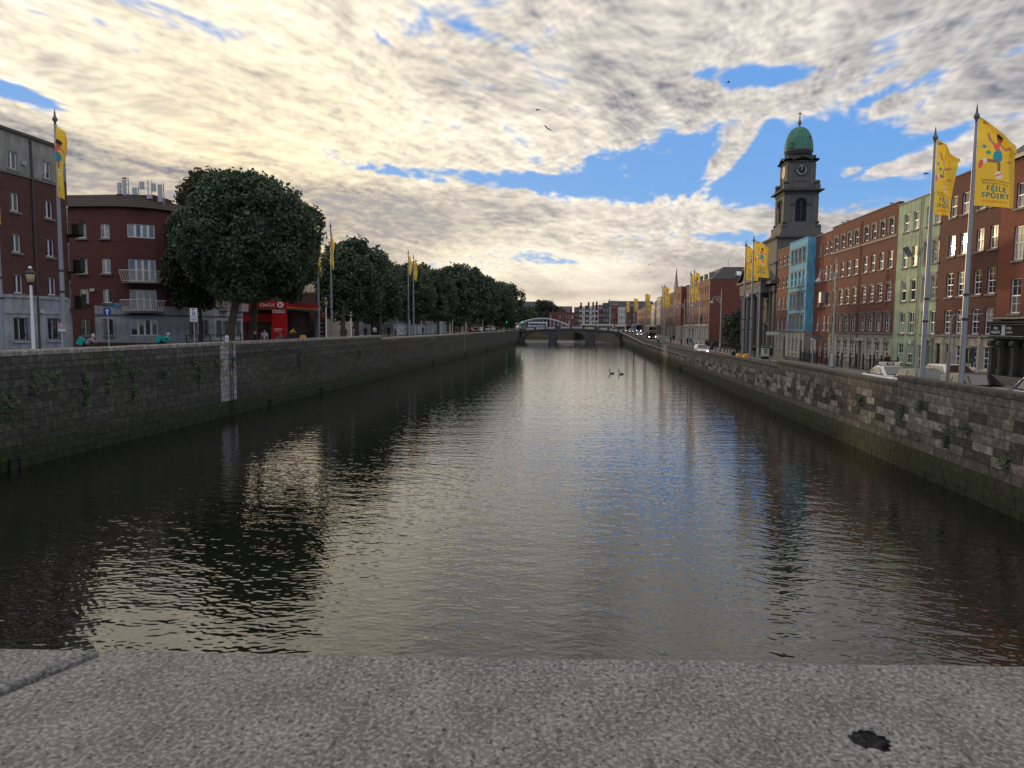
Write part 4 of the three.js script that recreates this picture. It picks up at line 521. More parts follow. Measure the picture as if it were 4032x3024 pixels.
{
  const grid = (z0, z1, n) => Array.from({ length: n }, (_, i) => z0 + (z1 - z0) * (i + 0.5) / n), W = (z0, z1, n, rows, w = 1.1) => rows.flatMap(([a, b]) => row(grid(z0, z1, n), a, b, w, { kind: 'plain', m: M.offwhite, sill: false }));
  slim({ label: 'narrow orange brick house with three windows per floor and a dark gable wall', x: 29, z: [-222, -211.2], base: 3.0, top: 18.7, wall: brick(0.27, 0.09, 0.05, 0.2), gt: 7.5, gm: M.stone, wins: [...W(-221.5, -213, 3, [[15, 17], [11.4, 13.7], [8.3, 10.2]]), ...row(grid(-221.5, -212.5, 2), 3.8, 6.8, 1.6, { g: 1, kind: 'plain' })] });
  { const t = slim({ label: 'slim dark gothic front with a pointed gable and finial, beyond the orange brick', x: 29, z: [-228, -222.1], base: 3.1, top: 19.2, wall: std(0.085, 0.08, 0.08, 0.9), wins: W(-227.5, -222.6, 1, [[15.5, 18], [9.5, 13.5], [4.2, 7.6]], 1.6) }); part('gable', new MB().ext([[0, 16.1], [5.9, 16.1], [2.95, 19.6]], 0.5, -0.5), M.stoneDark, t); part('finial', new MB().rod(V(2.95, 19.3, -0.25), V(2.95, 22, -0.25), 0.28, 0.05, 6).cb(2.95, 21, -0.25, 0.7, 0.2, 0.2), M.stoneDark, t); part('shop_sign', new MB().box(5.91, 5.99, 7.2, 10, 0.2, 0.9), M.cream, t); }
  { const t = slim({ label: 'dark brown brick house with slate roof, right of the tall yellow banners', x: 29, z: [-246, -228.1], base: 3.2, top: 17.8, wall: brick(0.15, 0.06, 0.042, 0.9), gt: 7.3, gm: M.stoneDark, wins: [...W(-245.5, -228.6, 6, [[14.3, 16.4], [11, 13.1], [8, 10]]), ...row(grid(-245, -229, 4), 3.9, 6.6, 1.7, { g: 1, kind: 'plain' })] }); part('slate_roof', new MB().ext([[0.5, 17.5 - 3.2], [8.5, 17.5 - 3.2], [4.5, 20.2 - 3.2]], 17.9, 0, []), M.slate, t).rotation.y = Math.PI / 2; }
  slim({ label: 'orange brick shop house beside the cream house on the far right quay', x: 29, z: [-263, -246.1], base: 3.5, top: 17.4, wall: brick(0.36, 0.14, 0.06, 0.1), gt: 7.6, gm: M.black, wins: W(-262.5, -246.6, 5, [[14, 16], [11, 13], [8.2, 10]]) });
  slim({ label: 'tall cream house with dark windows on the far right quay', x: 28.8, z: [-276, -263.1], base: 3.7, top: 17.9, wall: render_(0.52, 0.49, 0.42, 0.2), gt: 7.7, gm: M.black, wins: W(-275.5, -263.6, 4, [[14.6, 16.8], [11.4, 13.6], [8.4, 10.4]]) });
  slim({ label: 'brown brick house squeezed between the cream house and the small white house', x: 29, z: [-284.5, -276.1], base: 3.9, top: 14.6, wall: brick(0.22, 0.09, 0.06, 0.2), gt: 7.4, gm: M.stoneDark, wins: W(-284, -276.6, 3, [[11.2, 13.3], [8.3, 10.2]]) });
  { const t = slim({ label: 'small white house with a row of gabled dormers, far right quay', x: 28.8, z: [-297, -284.6], base: 4.0, top: 13.8, wall: render_(0.6, 0.6, 0.58, 0.6), gt: 7.3, gm: M.stoneDark, wins: W(-296.5, -285, 4, [[11, 13], [8.2, 10.1]]) }); for (let i = 0; i < 4; i++) part('dormer', new MB().ext([[-0.9, 0], [0.9, 0], [0.9, 1.2], [0, 2.4], [-0.9, 1.2]], 2, -2.2), M.lead, t, 1.6 + i * 3.1, 9.9, 0); part('slate_roof', new MB().quad(V(0, 9.9, -0.3), V(12.4, 9.9, -0.3), V(12.4, 13.4, -5), V(0, 13.4, -5)), M.slate, t); }
  const brk = [[0.30, 0.12, 0.06], [0.34, 0.12, 0.055], [0.27, 0.10, 0.06], [0.36, 0.13, 0.055]];
  [[-315, -297.1, 'orange brick house with a pitched slate roof just right of the blue coach', 14.6], [-333, -315.1, 'orange red brick house with a low slate roof above the double deck bus', 14.9], [-351, -333.1, 'orange brick house with pitched roof, left of two more like it', 15], [-372, -351.1, 'low orange brick house beside the brown gable on the far quay', 15.2]].forEach(([a, b, label, top], i) => { const t = slim({ label, x: 29, z: [a, b], base: 4.4, top, wall: brick(...brk[i], i * 0.3), gt: 8, gm: i & 1 ? M.stoneDark : M.black, wins: W(a + 0.5, b - 0.5, 5, [[12, 13.9], [8.8, 10.9]], 1.3) }); part('slate_roof', new MB().quad(V(0, top - 4.4, -0.3), V(b - a, top - 4.4, -0.3), V(b - a, top - 1.4, -5), V(0, top - 1.4, -5)).poly([V(b - a, top - 4.4, -0.3), V(b - a, top - 4.4, -9), V(b - a, top - 1.4, -5)]), M.slate, t); part('chimney', new MB().box(1, 2.4, top - 5, top - 0.6, -6, -4.8).box(1.2, 1.5, top - 0.6, top - 0.1, -5.6, -5.3).box(1.8, 2.1, top - 0.6, top - 0.1, -5.6, -5.3), brick(0.16, 0.07, 0.05), t); });
  // fronts across the bend of the river, seen nearly head on
  const F = (name, label, x0, x1, z, top, wall, cols, rows, o = {}) => {
    const yb = 4.8, Wd = x1 - x0, t = thing(name, label, 'building', [x0, yb, z], o.ry || 0), ops = [], cw = Wd / Math.max(1, cols), ww = o.w || Math.min(1.25, cw * 0.5); for (const [a, b] of rows) for (let i = 0; i < cols; i++) ops.push(OP(cw * (i + 0.5), a - yb, b - yb, ww));
    part('wall', wallGeo(Wd, -0.3, top - yb, o.d || 10, ops, 0.2), wall, t); for (const q of ops) win(t, (q[0] + q[1]) / 2, q[2], q[3], ww, 'plain', { m: o.fm || M.offwhite, sill: false, deep: 0.13 });
    if (o.chim) for (const c of o.chim) part('chimney', new MB().box(c, c + 1.1, top - yb - 0.5, top - yb + 2.1, -2, -0.6).box(c + 0.15, c + 0.4, top - yb + 2.1, top - yb + 2.5, -1.5, -1.2).box(c + 0.6, c + 0.85, top - yb + 2.1, top - yb + 2.5, -1.5, -1.2), brick(0.15, 0.055, 0.045), t);
    if (o.bal) for (const c of o.bal) for (const [a] of rows) part('balcony', new MB().box(c - 0.8, c + 0.8, a - yb - 0.6, a - yb - 0.45, 0.01, 0.9).box(c - 0.8, c + 0.8, a - yb - 0.45, a - yb + 0.5, 0.84, 0.9), M.lampGrey, t);
    part('coping', new MB().box(-0.03, Wd + 0.03, top - yb, top - yb + 0.12, -0.5, 0.06), M.lead, t); return t;
  };
  const R4 = [[16.6, 18.2], [13.4, 15], [10.3, 11.9], [7.2, 8.8]], rb = brick(0.17, 0.055, 0.045, 0.2), wb = render_(0.58, 0.57, 0.54, 0.1);
  F('apartment_block', 'low red brick block with glinting windows behind the white arch bridge', -21, -4.4, -480, 16.4, brick(0.26, 0.09, 0.06, 0.4), 8, [[12, 14.6], [8.2, 11]], { w: 1.0, chim: [2, 6, 10, 14] });
  F('apartment_block', 'plain dark red brick block at the left end of the far terrace', -4, -1.05, -446, 18.9, rb, 1, R4);
  F('apartment_block', 'dark red brick bay with stepped chimney and pale balconies, far terrace left end', -1, 1.15, -445, 19.6, rb, 1, R4, { chim: [0.7], bal: [1.0] });
  F('apartment_block', 'narrow white strip front, leftmost white in the far terrace', 1.2, 2.75, -444.4, 19.2, wb, 1, R4); F('apartment_block', 'red brick bay with grey balconies left of the wide white front', 2.8, 5.3, -445, 19.9, rb, 2, R4, { chim: [1.6], bal: [1.2] });
  F('apartment_block', 'widest white front of the far terrace with two windows per floor', 5.35, 7.2, -444.4, 19.5, wb, 2, R4, { w: 0.6 }); F('apartment_block', 'red brick bay right of the wide white front with a tall chimney', 7.25, 8.1, -445, 20, rb, 0, R4, { chim: [-0.1], bal: [0.4] });
  F('apartment_block', 'plain white windowless strip in the middle of the far terrace', 8.15, 9.0, -444.4, 20, wb, 0, R4); F('apartment_block', 'red brick bay with white curved balconies in the far terrace', 9.05, 10.55, -445, 20.2, rb, 0, R4, { chim: [0.3], bal: [0.7] }); F('apartment_block', 'thin white strip at the right end of the red brick terrace', 10.6, 11.05, -444.4, 20.2, wb, 0, R4);
  F('apartment_block', 'red brick house with a glassy grey top storey, far terrace', 11.1, 13.55, -445, 17.6, rb, 3, R4.slice(1), { w: 0.6 }); F('penthouse', 'grey glazed top storey set back on the red brick house', 11.2, 13.5, -445.4, 20.4, M.lead, 2, [[18.2, 19.8]]);
  F('apartment_block', 'dark slate grey block with a white glazed bay, far terrace', 13.6, 17.6, -446, 21.6, std(0.06, 0.065, 0.07, 0.7), 2, R4, { w: 1.1, fm: M.white }); F('apartment_block', 'pale grey narrow front beside the orange block', 17.65, 18.7, -445, 19.6, render_(0.33, 0.33, 0.33), 0, R4);
  F('apartment_block', 'orange brick block with loggias in the far terrace', 18.75, 22.9, -445, 20.2, brick(0.36, 0.13, 0.06, 0.5), 3, R4, { w: 0.8, fm: M.frameDark }); F('penthouse', 'grey penthouse stepped back on top of the orange block', 17.0, 23, -452, 23.1, M.lead, 3, [[21, 22.4]], { w: 1.3, fm: M.white }); F('house', 'white rendered house with nine dark windows left of the yellow banner', 22.95, 27.4, -443, 19.1, wb, 3, [[15.2, 17], [11.4, 13.6], [7.4, 9.4]], { w: 0.55 });
  F('unseen_sun_blocker', 'large grey stepped block rising behind the far orange houses', 24, 46, -470, 23.6, std(0.11, 0.115, 0.13, 0.8), 6, [[20.5, 22]], { w: 1.6 }); F('house', 'plain brown brick gable with a chimney behind the orange houses', 27.5, 32, -420, 16.4, brick(0.17, 0.07, 0.05), 2, [[13, 14.6], [9.5, 11.4]], { w: 0.8, chim: [1.5] });
  F('unseen_sun_blocker', 'long flat grey office block behind the far trees', -56, -34, -650, 29.3, std(0.12, 0.13, 0.15, 0.8), 8, [[24, 26.5]], { w: 1.8, fm: M.lead }); F('unseen_sun_blocker', 'stepped pale grey block right of the far round tree', -22, -7.6, -650, 25.2, std(0.17, 0.165, 0.165, 0.85), 0, []); F('chimney_stack', 'tall thin brown flue standing on the far roofs', 17.55, 17.95, -447, 24.2, std(0.12, 0.09, 0.07, 0.8), 0, [], { d: 0.4 });
}

// ---------- left quay buildings ----------
function guard(f, w, h) { const b = new MB(); for (let x = -w / 2 - 0.04; x <= w / 2 + 0.05; x += 0.13) b.box(x - 0.011, x + 0.011, -0.02, h + 0.03, 0.2, 0.222); for (const y of [0.05, h * 0.72, h - 0.05]) b.box(-w / 2 - 0.1, w / 2 + 0.1, y - 0.014, y + 0.014, 0.223, 0.24); b.at(new THREE.TorusGeometry(0.22, 0.016, 5, 20), 0, 0.34, 0.235); part('window_guard', b, M.iron, f); }
{
  const bm = brick(0.17, 0.066, 0.05, 0.7), gr = render_(0.40, 0.43, 0.48, 0.4), top = render_(0.34, 0.335, 0.32, 0.6), zs = [-32.05, -35.05, -38.05, -41.05, -44.05, -47.05];
  const t = thing('apartment_building', 'five storey brick apartment building with grey top and ground floors at the left edge', 'building', [-37, 4.5, -28], Math.PI / 2), Y = (y) => y - 4.5, U = (z) => -28 - z, W = U(-48.5);
  const mk = (rows, w, zz = zs) => rows.flatMap(([a, b]) => zz.map((z) => OP(U(z), Y(a), Y(b), w)));
  const r1 = [[14.05, 15.25], [11.4, 12.6], [8.72, 9.95]], r0 = [[16.75, 17.9]], rg = [[5.6, 7.1]];
  part('ground_floor_wall', wallGeo(W, -0.4, Y(8.5), 12, mk(rg, 1.1)), gr, t); part('wall', wallGeo(W, Y(8.5), Y(16.5), 12, mk(r1, 0.78)), bm, t); part('attic_wall', wallGeo(W, Y(16.5), Y(19.1), 12, mk(r0, 0.78)), top, t);
  part('band', new MB().box(0, W + 0.02, Y(8.42), Y(8.62), 0.003, 0.1), gr, t); part('band', new MB().box(0, W + 0.02, Y(16.42), Y(16.6), 0.003, 0.08), M.sill, t); part('band', new MB().box(0, W, Y(7.38), Y(7.5), 0.003, 0.07), gr, t); part('roof_edge', new MB().box(-0.1, W + 0.1, Y(19.1), Y(19.3), -12, 0.15), M.frameDark, t);
  for (const u of [U(-45.55), U(-39.5), U(-33.5)]) { part('rain_pipe', new MB().rod(V(u, 0, 0.1), V(u, Y(19), 0.1), 0.07), std(0.06, 0.055, 0.055, 0.6), t); part('pier', new MB().box(u - 0.22, u + 0.22, -0.3, Y(8.4), 0.003, 0.06), gr, t); }
  const blind = [GLASS[5], GLASS[3], GLASS[2], GLASS[5]]; for (const z of zs) { for (const [a, b] of [...r1, ...r0]) win(t, U(z), Y(a), Y(b), 0.78, 'casement', { glass: blind, deep: 0.12 }); const f = win(t, U(z), Y(5.6), Y(7.1), 1.1, 'grille', { glass: GLASS[1], sillM: gr }); guard(f, 1.1, 1.5); }
  part('wall_light', new MB().box(U(-45.95), U(-45.65), Y(7.45), Y(7.7), 0.002, 0.2), M.offwhite, t); part('alarm_box', new MB().box(U(-45.0), U(-44.75), Y(17.2), Y(17.45), 0.002, 0.15), M.lampGrey, t);
  // rounded far corner with balconies
  const cw = new MB(), R = 1.25; const arc = (b, y0, y1, r = R, a0 = 0, a1 = Math.PI / 2) => { const n = 8; for (let k = 0; k < n; k++) { const p = lerp(a0, a1, k / n), q = lerp(a0, a1, (k + 1) / n), P = (a, y) => V(W + r * Math.sin(a), y, -R + r * Math.cos(a)); b.quad(P(p, y0), P(q, y0), P(q, y1), P(p, y1), [[r * p, y0], [r * q, y0], [r * q, y1], [r * p, y1]]); } return b; };
  part('corner_wall', arc(cw, Y(8.5), Y(16.9)), bm, t); part('corner_base', arc(new MB(), -0.4, Y(8.5)), gr, t); part('corner_attic', arc(new MB(), Y(16.9), Y(19.1)), top, t); part('end_wall', new MB().box(W, W + R, -0.4, Y(19.1), -12, -R, 'f'), bm, t);
  for (const y of [13.2, 10.55, 7.85]) { const d = part('balcony_door', arc(new MB(), Y(y), Y(y + 2.0), R + 0.02, 0.25, 0.85), M.white, t); part('pane', arc(new MB(), Y(y + 0.1), Y(y + 1.9), R + 0.04, 0.3, 0.5), GLASS[3], d); part('pane', arc(new MB(), Y(y + 0.1), Y(y + 1.9), R + 0.04, 0.58, 0.8), darkGlass, d);
    const b = new MB(), c = new MB(); arc(b, Y(y - 0.02), Y(y + 0.95), R + 0.95, 0.1, 1.5); for (let k = 0; k < 9; k++) { const a = lerp(0.1, 1.5, k / 9), q = lerp(0.1, 1.5, (k + 1) / 9); b.quad(V(W + R * Math.sin(a), Y(y - 0.04), -R + R * Math.cos(a)), V(W + R * Math.sin(q), Y(y - 0.04), -R + R * Math.cos(q)), V(W + 2.2 * Math.sin(q), Y(y - 0.04), -R + 2.2 * Math.cos(q)), V(W + 2.2 * Math.sin(a), Y(y - 0.04), -R + 2.2 * Math.cos(a))); } const bp = part('balcony', b, std(0.03, 0.035, 0.03, 0.8), t); const pts = []; for (let k = 0; k <= 8; k++) { const a = lerp(0.05, 1.55, k / 8); pts.push(V(W + 2.22 * Math.sin(a), Y(y + 1.02), -R + 2.22 * Math.cos(a))); } c.tube(pts, 0.03); part('handrail', c, M.iron, bp); }
}
{
  const bm = brick(0.19, 0.058, 0.045, 1.3), gr = render_(0.38, 0.41, 0.46, 0.2), wh = render_(0.58, 0.63, 0.70, 0.2), Rc = 4.5, cx = -41.5, cz = -64.5;
  const t = thing('apartment_building', 'red brick apartment building with a rounded corner, white balconies and tiled roof', 'building', [0, 4.5, 0]), Y = (y) => y - 4.5;
  const seg = (a) => [cx + Rc * Math.sin(a), cz + Rc * Math.cos(a)], A0 = 0.323, A1 = 0.829, deg = [0, 0.11, 0.215, A0, A1, 1.0, 1.2, 1.4, Math.PI / 2].map(seg);
  const runs = [[[-58, -60], [-43.2, -60], 'e0'], [[-43.2, -60], [cx, -60], 'e1'], ...deg.slice(1).map((q, i) => [deg[i], q, i === 3 ? 'bay' : i > 4 ? 'c' : 'n']), [[-37, -64.5], [-37, -69.2], 'r'], [[-37, -69.2], [-37, -75.4], 'w']];
  const floors = [[14.3, 15.53], [11.2, 12.5], [8.6, 9.82]], gf = [5.68, 7.15];
  for (const [p, q, k] of runs) {
    const L = Math.hypot(q[0] - p[0], q[1] - p[1]), ry = Math.atan2(-(q[1] - p[1]), q[0] - p[0]), g = new THREE.Matrix4().makeRotationY(ry).setPosition(p[0], 0, p[1]);
    let ups = [], gs = [];
    const E = (xs, w) => { for (const x of xs) { for (const [a, b] of floors) ups.push([OP(x, Y(a), Y(b), w), 'casement']); gs.push([OP(x, Y(gf[0]), Y(gf[1]), w), 'grille']); } };
    if (k === 'e0') E([13.85, 10.9, 8], 0.85); if (k === 'e1') E([1.25], 0.85); if (k === 'r') E([0.6, 2.9], 0.9); if (k === 'w') E([0.9, 2.3, 5.0], 0.85);
    if (k === 'bay') { ups.push([OP(L / 2, Y(14.4), Y(15.6), L - 0.1), 'french'], [OP(L / 2, Y(10.5), Y(12.5), L - 0.1), 'french'], [OP(L / 2, Y(7.95), Y(9.8), L - 0.1), 'french']); gs.push([OP(L / 2, Y(5.7), Y(7.15), L - 0.1), 'french']); }
    const split = k === 'bay' ? Y(7.6) : Y(8.35), put = (name, y0, y1, ops, m) => { const w = part(name, wallGeo(L, y0, y1, 0.3, ops.map((o) => o[0]), 0.12, false), m, t); w.applyMatrix4(g); return w; };
    put('ground_floor_wall', -0.4, split, gs, k === 'e0' ? bm : k === 'w' ? wh : gr); put('wall', split, Y(17), ups, bm);
    for (const [o, kind] of [...ups, ...gs]) { const f = win(t, (o[0] + o[1]) / 2, o[2], o[3], o[1] - o[0], kind, { glass: [GLASS[5], GLASS[3], GLASS[3], GLASS[2], darkGlass], deep: 0.08, sill: kind !== 'french' }); f.applyMatrix4(g); if (kind === 'grille') guard(f, o[1] - o[0], o[3] - o[2]); }
    if (k !== 'e0') { const b = part('band', new MB().box(0, L, Y(7.45), Y(7.62), 0.003, 0.06), M.stoneDark, t); b.applyMatrix4(g); }
    if (k === 'bay') for (const y of [10.45, 7.85]) {
      const sl = new MB(), r = new MB(), n = 26, P = (i, dy, f) => { const a = lerp(-1.75, 1.75, i / n); return V(L / 2 + a * f, Y(y) + dy, 0.15 + (1.05 * f) * Math.cos(a * 0.72)); };
      for (let i = 0; i < n; i++) { sl.quad(V(lerp(L / 2 - 1.6, L / 2 + 1.6, i / n), Y(y), 0), V(lerp(L / 2 - 1.6, L / 2 + 1.6, (i + 1) / n), Y(y), 0), P(i + 1, 0, 0.92), P(i, 0, 0.92)); sl.quad(P(i, -0.12, 0.92), P(i + 1, -0.12, 0.92), P(i + 1, 0, 0.92), P(i, 0, 0.92)); r.rod(P(i, 0.02, 0.92), P(i, 1.0, 1.06), 0.018, 0.018, 5); }
      const pts = [0, 0.9].map((d) => { const q = []; for (let i = 0; i <= n; i += 2) q.push(P(i, 0.1 + d, 0.93 + 0.13 * d)); return q; }); r.tube(pts[0], 0.022, 5).tube(pts[1], 0.032, 6);
      const bal = part('balcony', sl, M.sill, t); bal.applyMatrix4(g); part('railing', r, M.white, bal);
    }
    if (k === 'w') for (const x of [2.0, 5.2]) { const b = part('balcony', new MB().box(x - 0.8, x + 0.8, Y(8.1), Y(8.2), 0.005, 0.8), M.sill, t); b.applyMatrix4(g); const r = new MB(); for (let i = -0.8; i <= 0.81; i += 0.12) r.box(i + x - 0.012, i + x + 0.012, Y(8.2), Y(9.1), 0.76, 0.785); r.box(x - 0.82, x + 0.82, Y(9.1), Y(9.15), 0.75, 0.8); for (const s of [-0.8, 0.8]) for (let z = 0.1; z < 0.75; z += 0.14) r.box(x + s - 0.012, x + s + 0.012, Y(8.2), Y(9.1), z, z + 0.02); part('railing', r, M.white, b); }
  }
  part('rear_wall', new MB().box(-58, -41.5, -0.4, Y(16.9), -75.2, -64.6).box(-41.4, -37.4, -0.4, Y(16.9), -75.2, -64.9), bm, t);
  const outl = (i) => [[-58, -60 - i], ...[0, 0.3, 0.6, 0.9, 1.2, Math.PI / 2].map((a) => [cx + (Rc - i) * Math.sin(a), cz + (Rc - i) * Math.cos(a)]), [-37 - i, -75.4]], tm = std(0.048, 0.036, 0.03, 0.95, { map: scaled(tPlain, 0.9) }), N = 8, rise = 1.65, run = 3.6;
  for (let k = 0; k < N; k++) { const b = new MB(), i0 = -0.35 + run * k / N, i1 = -0.35 + run * (k + 1) / N + 0.05, y0 = Y(17.0) + rise * k / N + 0.05, y1 = y0 + rise / N - 0.02, p = outl(i0), q = outl(i1); for (let j = 1; j < p.length; j++) { b.quad(V(p[j - 1][0], y0, p[j - 1][1]), V(p[j][0], y0, p[j][1]), V(q[j][0], y1, q[j][1]), V(q[j - 1][0], y1, q[j - 1][1])); b.quad(V(p[j - 1][0], y0 - 0.06, p[j - 1][1]), V(p[j][0], y0 - 0.06, p[j][1]), V(p[j][0], y0, p[j][1]), V(p[j - 1][0], y0, p[j - 1][1])); } part('tile_course', b, tm, t); }
  const tp = outl(run - 0.35), yt = Y(17.0) + rise; part('roof_top', new MB().poly([...tp, [-58, -75.4]].map(([x, z]) => V(x, yt - 0.05, z))), tm, t);
  const rt = new MB(); rt.ext(outl(0.02).map(([x, z]) => [x, -z]).concat([[-58, 75.4]]), 0.12); const sof = part('soffit', rt, M.frameDark, t, 0, Y(16.95), 0); sof.rotation.x = -Math.PI / 2;
  part('plant_room', new MB().box(-41.75, -39.3, Y(18), Y(18.62), -66.2, -63.3), bm, t); part('chimney', new MB().box(-42.65, -42.1, Y(17.8), Y(18.65), -63.4, -62.8), bm, t);
  part('street_name_plate', new MB().box(-42.05, -40.75, Y(8.28), Y(8.6), -59.997, -59.96), std(0.10, 0.25, 0.5, 0.5), t); part('wall_light', new MB().box(-43.5, -43.1, Y(9.6), Y(9.85), -59.99, -59.85), M.offwhite, t);
}
[['tall grey panel antenna on the brick chimney stack, leftmost on the roof', -42.42, 18.6, 19.7, 0.4, 0.55], ['tallest pale panel antenna with a gull perched on it', -41.95, 18.25, 19.98, 0.36, 0.5], ['short grey panel antenna standing in the middle of the brick plant room', -41.0, 18.55, 19.25, 0.4, 0.5], ['square panel antenna held out left of a thin mast on the brick roof', -40.3, 19.08, 19.76, 0.4, 0], ['square panel antenna turned right on its mast above the grey equipment box', -39.2, 18.88, 19.6, 0.4, 0], ['long pale panel antenna at the right end of the roof beside the tree', -38.6, 17.9, 19.5, 0.38, 0.3]].forEach(([label, x, y0, y1, w, wh], i) => {
  const t = thing('panel_antenna', label, 'antenna', [x, 18, -63.2], (i - 2.5) * 0.12, 'antennas on the brick building roof'), Y = (y) => y - 18;
  part('panel', new THREE.Mesh().geometry.copy(new RoundedBoxGeometry(w, y1 - y0, 0.16, 2, 0.03)), std(0.38, 0.40, 0.42, 0.6), t, 0, Y((y0 + y1) / 2), 0.2);
  const side = i === 3 ? 0.48 : i === 4 ? -0.24 : 0.26; part('mast', new MB().rod(V(side, -0.4, 0), V(side, Y(y1) + 0.1, 0), 0.045, 0.045, 8), M.lampGrey, t); const br = new MB(); for (const q of [0.25, 0.75]) br.rod(V(side, Y(lerp(y0, y1, q)), 0), V(0, Y(lerp(y0, y1, q)), 0.14), 0.025, 0.025, 6); part('bracket', br, M.lampGrey, t);
  part('whip_aerial', new MB().rod(V(side, Y(y1), 0), V(side, Y(y1) + 0.45, 0), 0.012, 0.008, 5), M.lampGrey, t); if (i === 4) { part('equipment_box', new MB().cb(-0.4, 0.38, 0.1, 0.4, 0.36, 0.3), M.lampGrey, t); part('dish', new MB().lathe([[0.001, 0], [0.12, 0.01], [0.2, 0.05]], 0.1, 0.3, 0.2, 16), M.lampGrey, t); }
});
// ---------- petrol station ----------
{
  const t = thing('petrol_station', 'red petrol station canopy lettered CIRCLE K with orange stripes behind the big tree', 'petrol station', [-36.2, 4.6, -85]), Y = (y) => y - 4.6;
  part('canopy', new MB().box(-9.5, 0, Y(8.8), Y(9.58), -13, 0), M.red, t); part('canopy_stripe', new MB().box(-9.48, -5.2, Y(8.83), Y(8.98), 0.002, 0.05).box(0.002, 0.05, Y(8.83), Y(9.0), -11.0, -0.6), M.orange, t); part('soffit', new MB().box(-9.3, -0.2, Y(8.7), Y(8.79), -12.8, -0.2), M.offwhite, t);
  const ct = canvasTex(768, 200, (g, w, h) => { g.fillStyle = '#b8141f'; g.fillRect(0, 0, w, h); g.fillStyle = '#f2eeee'; g.font = 'bold 128px sans-serif'; g.textAlign = 'center'; g.textBaseline = 'middle'; g.fillText('CIRCLE', 270, 104); g.beginPath(); g.arc(650, 100, 96, 0, 7); g.fill(); g.fillStyle = '#b8141f'; g.font = 'bold 170px sans-serif'; g.fillText('K', 652, 108); });
  const sg = new MB(); sg.quad(V(-3.5, Y(8.82), 0.03), V(-0.1, Y(8.82), 0.03), V(-0.1, Y(9.6), 0.03), V(-3.5, Y(9.6), 0.03), UV01); const cm = std(1, 1, 1, 0.5, { map: ct }); part('sign_face', sg, cm, t); const s2 = new MB(); s2.quad(V(0.06, Y(8.9), -11.2), V(0.06, Y(8.9), -14.0), V(0.06, Y(9.5), -14.0), V(0.06, Y(9.5), -11.2), UV01); part('sign_face', s2, cm, t);
  const pil = part('sign_pillar', new MB().box(-1.85, -0.05, -0.3, Y(8.68), -0.6, -0.2), M.red, t); const pt = canvasTex(256, 420, (g, w, h) => { g.fillStyle = '#b8141f'; g.fillRect(0, 0, w, h); g.fillStyle = '#e9e6e4'; for (let i = 0; i < 3; i++) g.fillRect(16 + i * 78, 8, 68, 56); g.fillStyle = '#333'; g.beginPath(); g.moveTo(24, 56); g.lineTo(50, 26); g.lineTo(76, 56); g.fill(); g.fillRect(102, 30, 52, 12); g.fillStyle = '#8a8d90'; g.fillRect(182, 18, 52, 36); g.fillStyle = '#f2eeee'; g.font = 'italic bold 52px sans-serif'; g.fillText('miles+', 30, 372); g.fillRect(34, 392, 150, 4); });
  const q = new MB(); q.quad(V(-1.84, Y(5.75), -0.19), V(-0.06, Y(5.75), -0.19), V(-0.06, Y(8.67), -0.19), V(-1.84, Y(8.67), -0.19), UV01); part('sign_face', q, std(1, 1, 1, 0.5, { map: pt }), pil);
  for (const [x, z] of [[-0.6, -12], [-8.5, -12], [-8.5, -1]]) part('post', new MB().box(x - 0.2, x + 0.2, -0.2, Y(8.7), z - 0.2, z + 0.2), M.lampGrey, t);
  const sh = part('shop', wallGeo(7.5, -0.2, Y(8.6), 6, [OP(4.9, 0, 2.2, 1.0), OP(2.4, 0.9, 2.2, 2.6), OP(6.6, 0.9, 2.1, 0.9)]), brick(0.13, 0.06, 0.045, 0.3), t, -9.3, 0, -6.5); part('shop_sign', new MB().box(0.2, 6, 2.55, 3.6, 0.01, 0.12), M.red, sh); part('shop_door', new MB().box(4.42, 5.38, 0, 2.18, -0.13, -0.06), GLASS[3], sh); part('poster', new MB().quad(V(4.7, 0.5, -0.04), V(5.1, 0.5, -0.04), V(5.1, 1.9, -0.04), V(4.7, 1.9, -0.04)), M.white, sh); part('shop_window', new MB().box(1.1, 3.7, 0.9, 2.18, -0.13, -0.08), darkGlass, sh);
}
{
  const t = thing('price_totem', 'red price sign with logo, orange band and rows of pump prices beside the canopy', 'sign', [-36.6, 4.7, -98]);
  part('cabinet', new MB().box(-0.8, 0.8, 0, 4.15, -0.3, 0), M.red, t); const pt = canvasTex(320, 780, (g, w, h) => { g.fillStyle = '#b8141f'; g.fillRect(0, 0, w, h); g.fillStyle = '#f0ebe8'; g.beginPath(); g.arc(160, 20, 130, 0, Math.PI); g.fill(); g.fillStyle = '#b8141f'; g.font = 'bold 240px sans-serif'; g.textAlign = 'center'; g.fillText('K', 170, 130); g.fillStyle = '#e07c1c'; g.fillRect(0, 150, w, 56); g.fillStyle = '#5e0b12'; g.fillRect(0, 216, w, h - 216); g.fillStyle = '#e6dcd8'; g.font = 'bold 34px sans-serif'; g.fillText('EXPRESS', 160, 266); g.fillStyle = '#181214'; g.font = 'bold 78px sans-serif';['09', '09', '99', '06'].forEach((s, i) => { g.fillStyle = '#181214'; g.fillRect(20, 296 + i * 116, 280, 100); g.fillStyle = '#cfd2d4'; g.font = 'bold 78px sans-serif'; g.fillText(s, 196, 374 + i * 116); g.font = 'bold 40px sans-serif'; g.fillText('9', 272, 344 + i * 116); g.fillStyle = i & 1 ? '#3b7d3d' : '#5b6d5b'; g.fillRect(44, 318 + i * 116, 46, 50); }); });
  const f = new MB(); f.quad(V(-0.79, 0.05, 0.012), V(0.79, 0.05, 0.012), V(0.79, 4.13, 0.012), V(-0.79, 4.13, 0.012), UV01); part('sign_face', f, std(1, 1, 1, 0.45, { map: pt }), t);
}
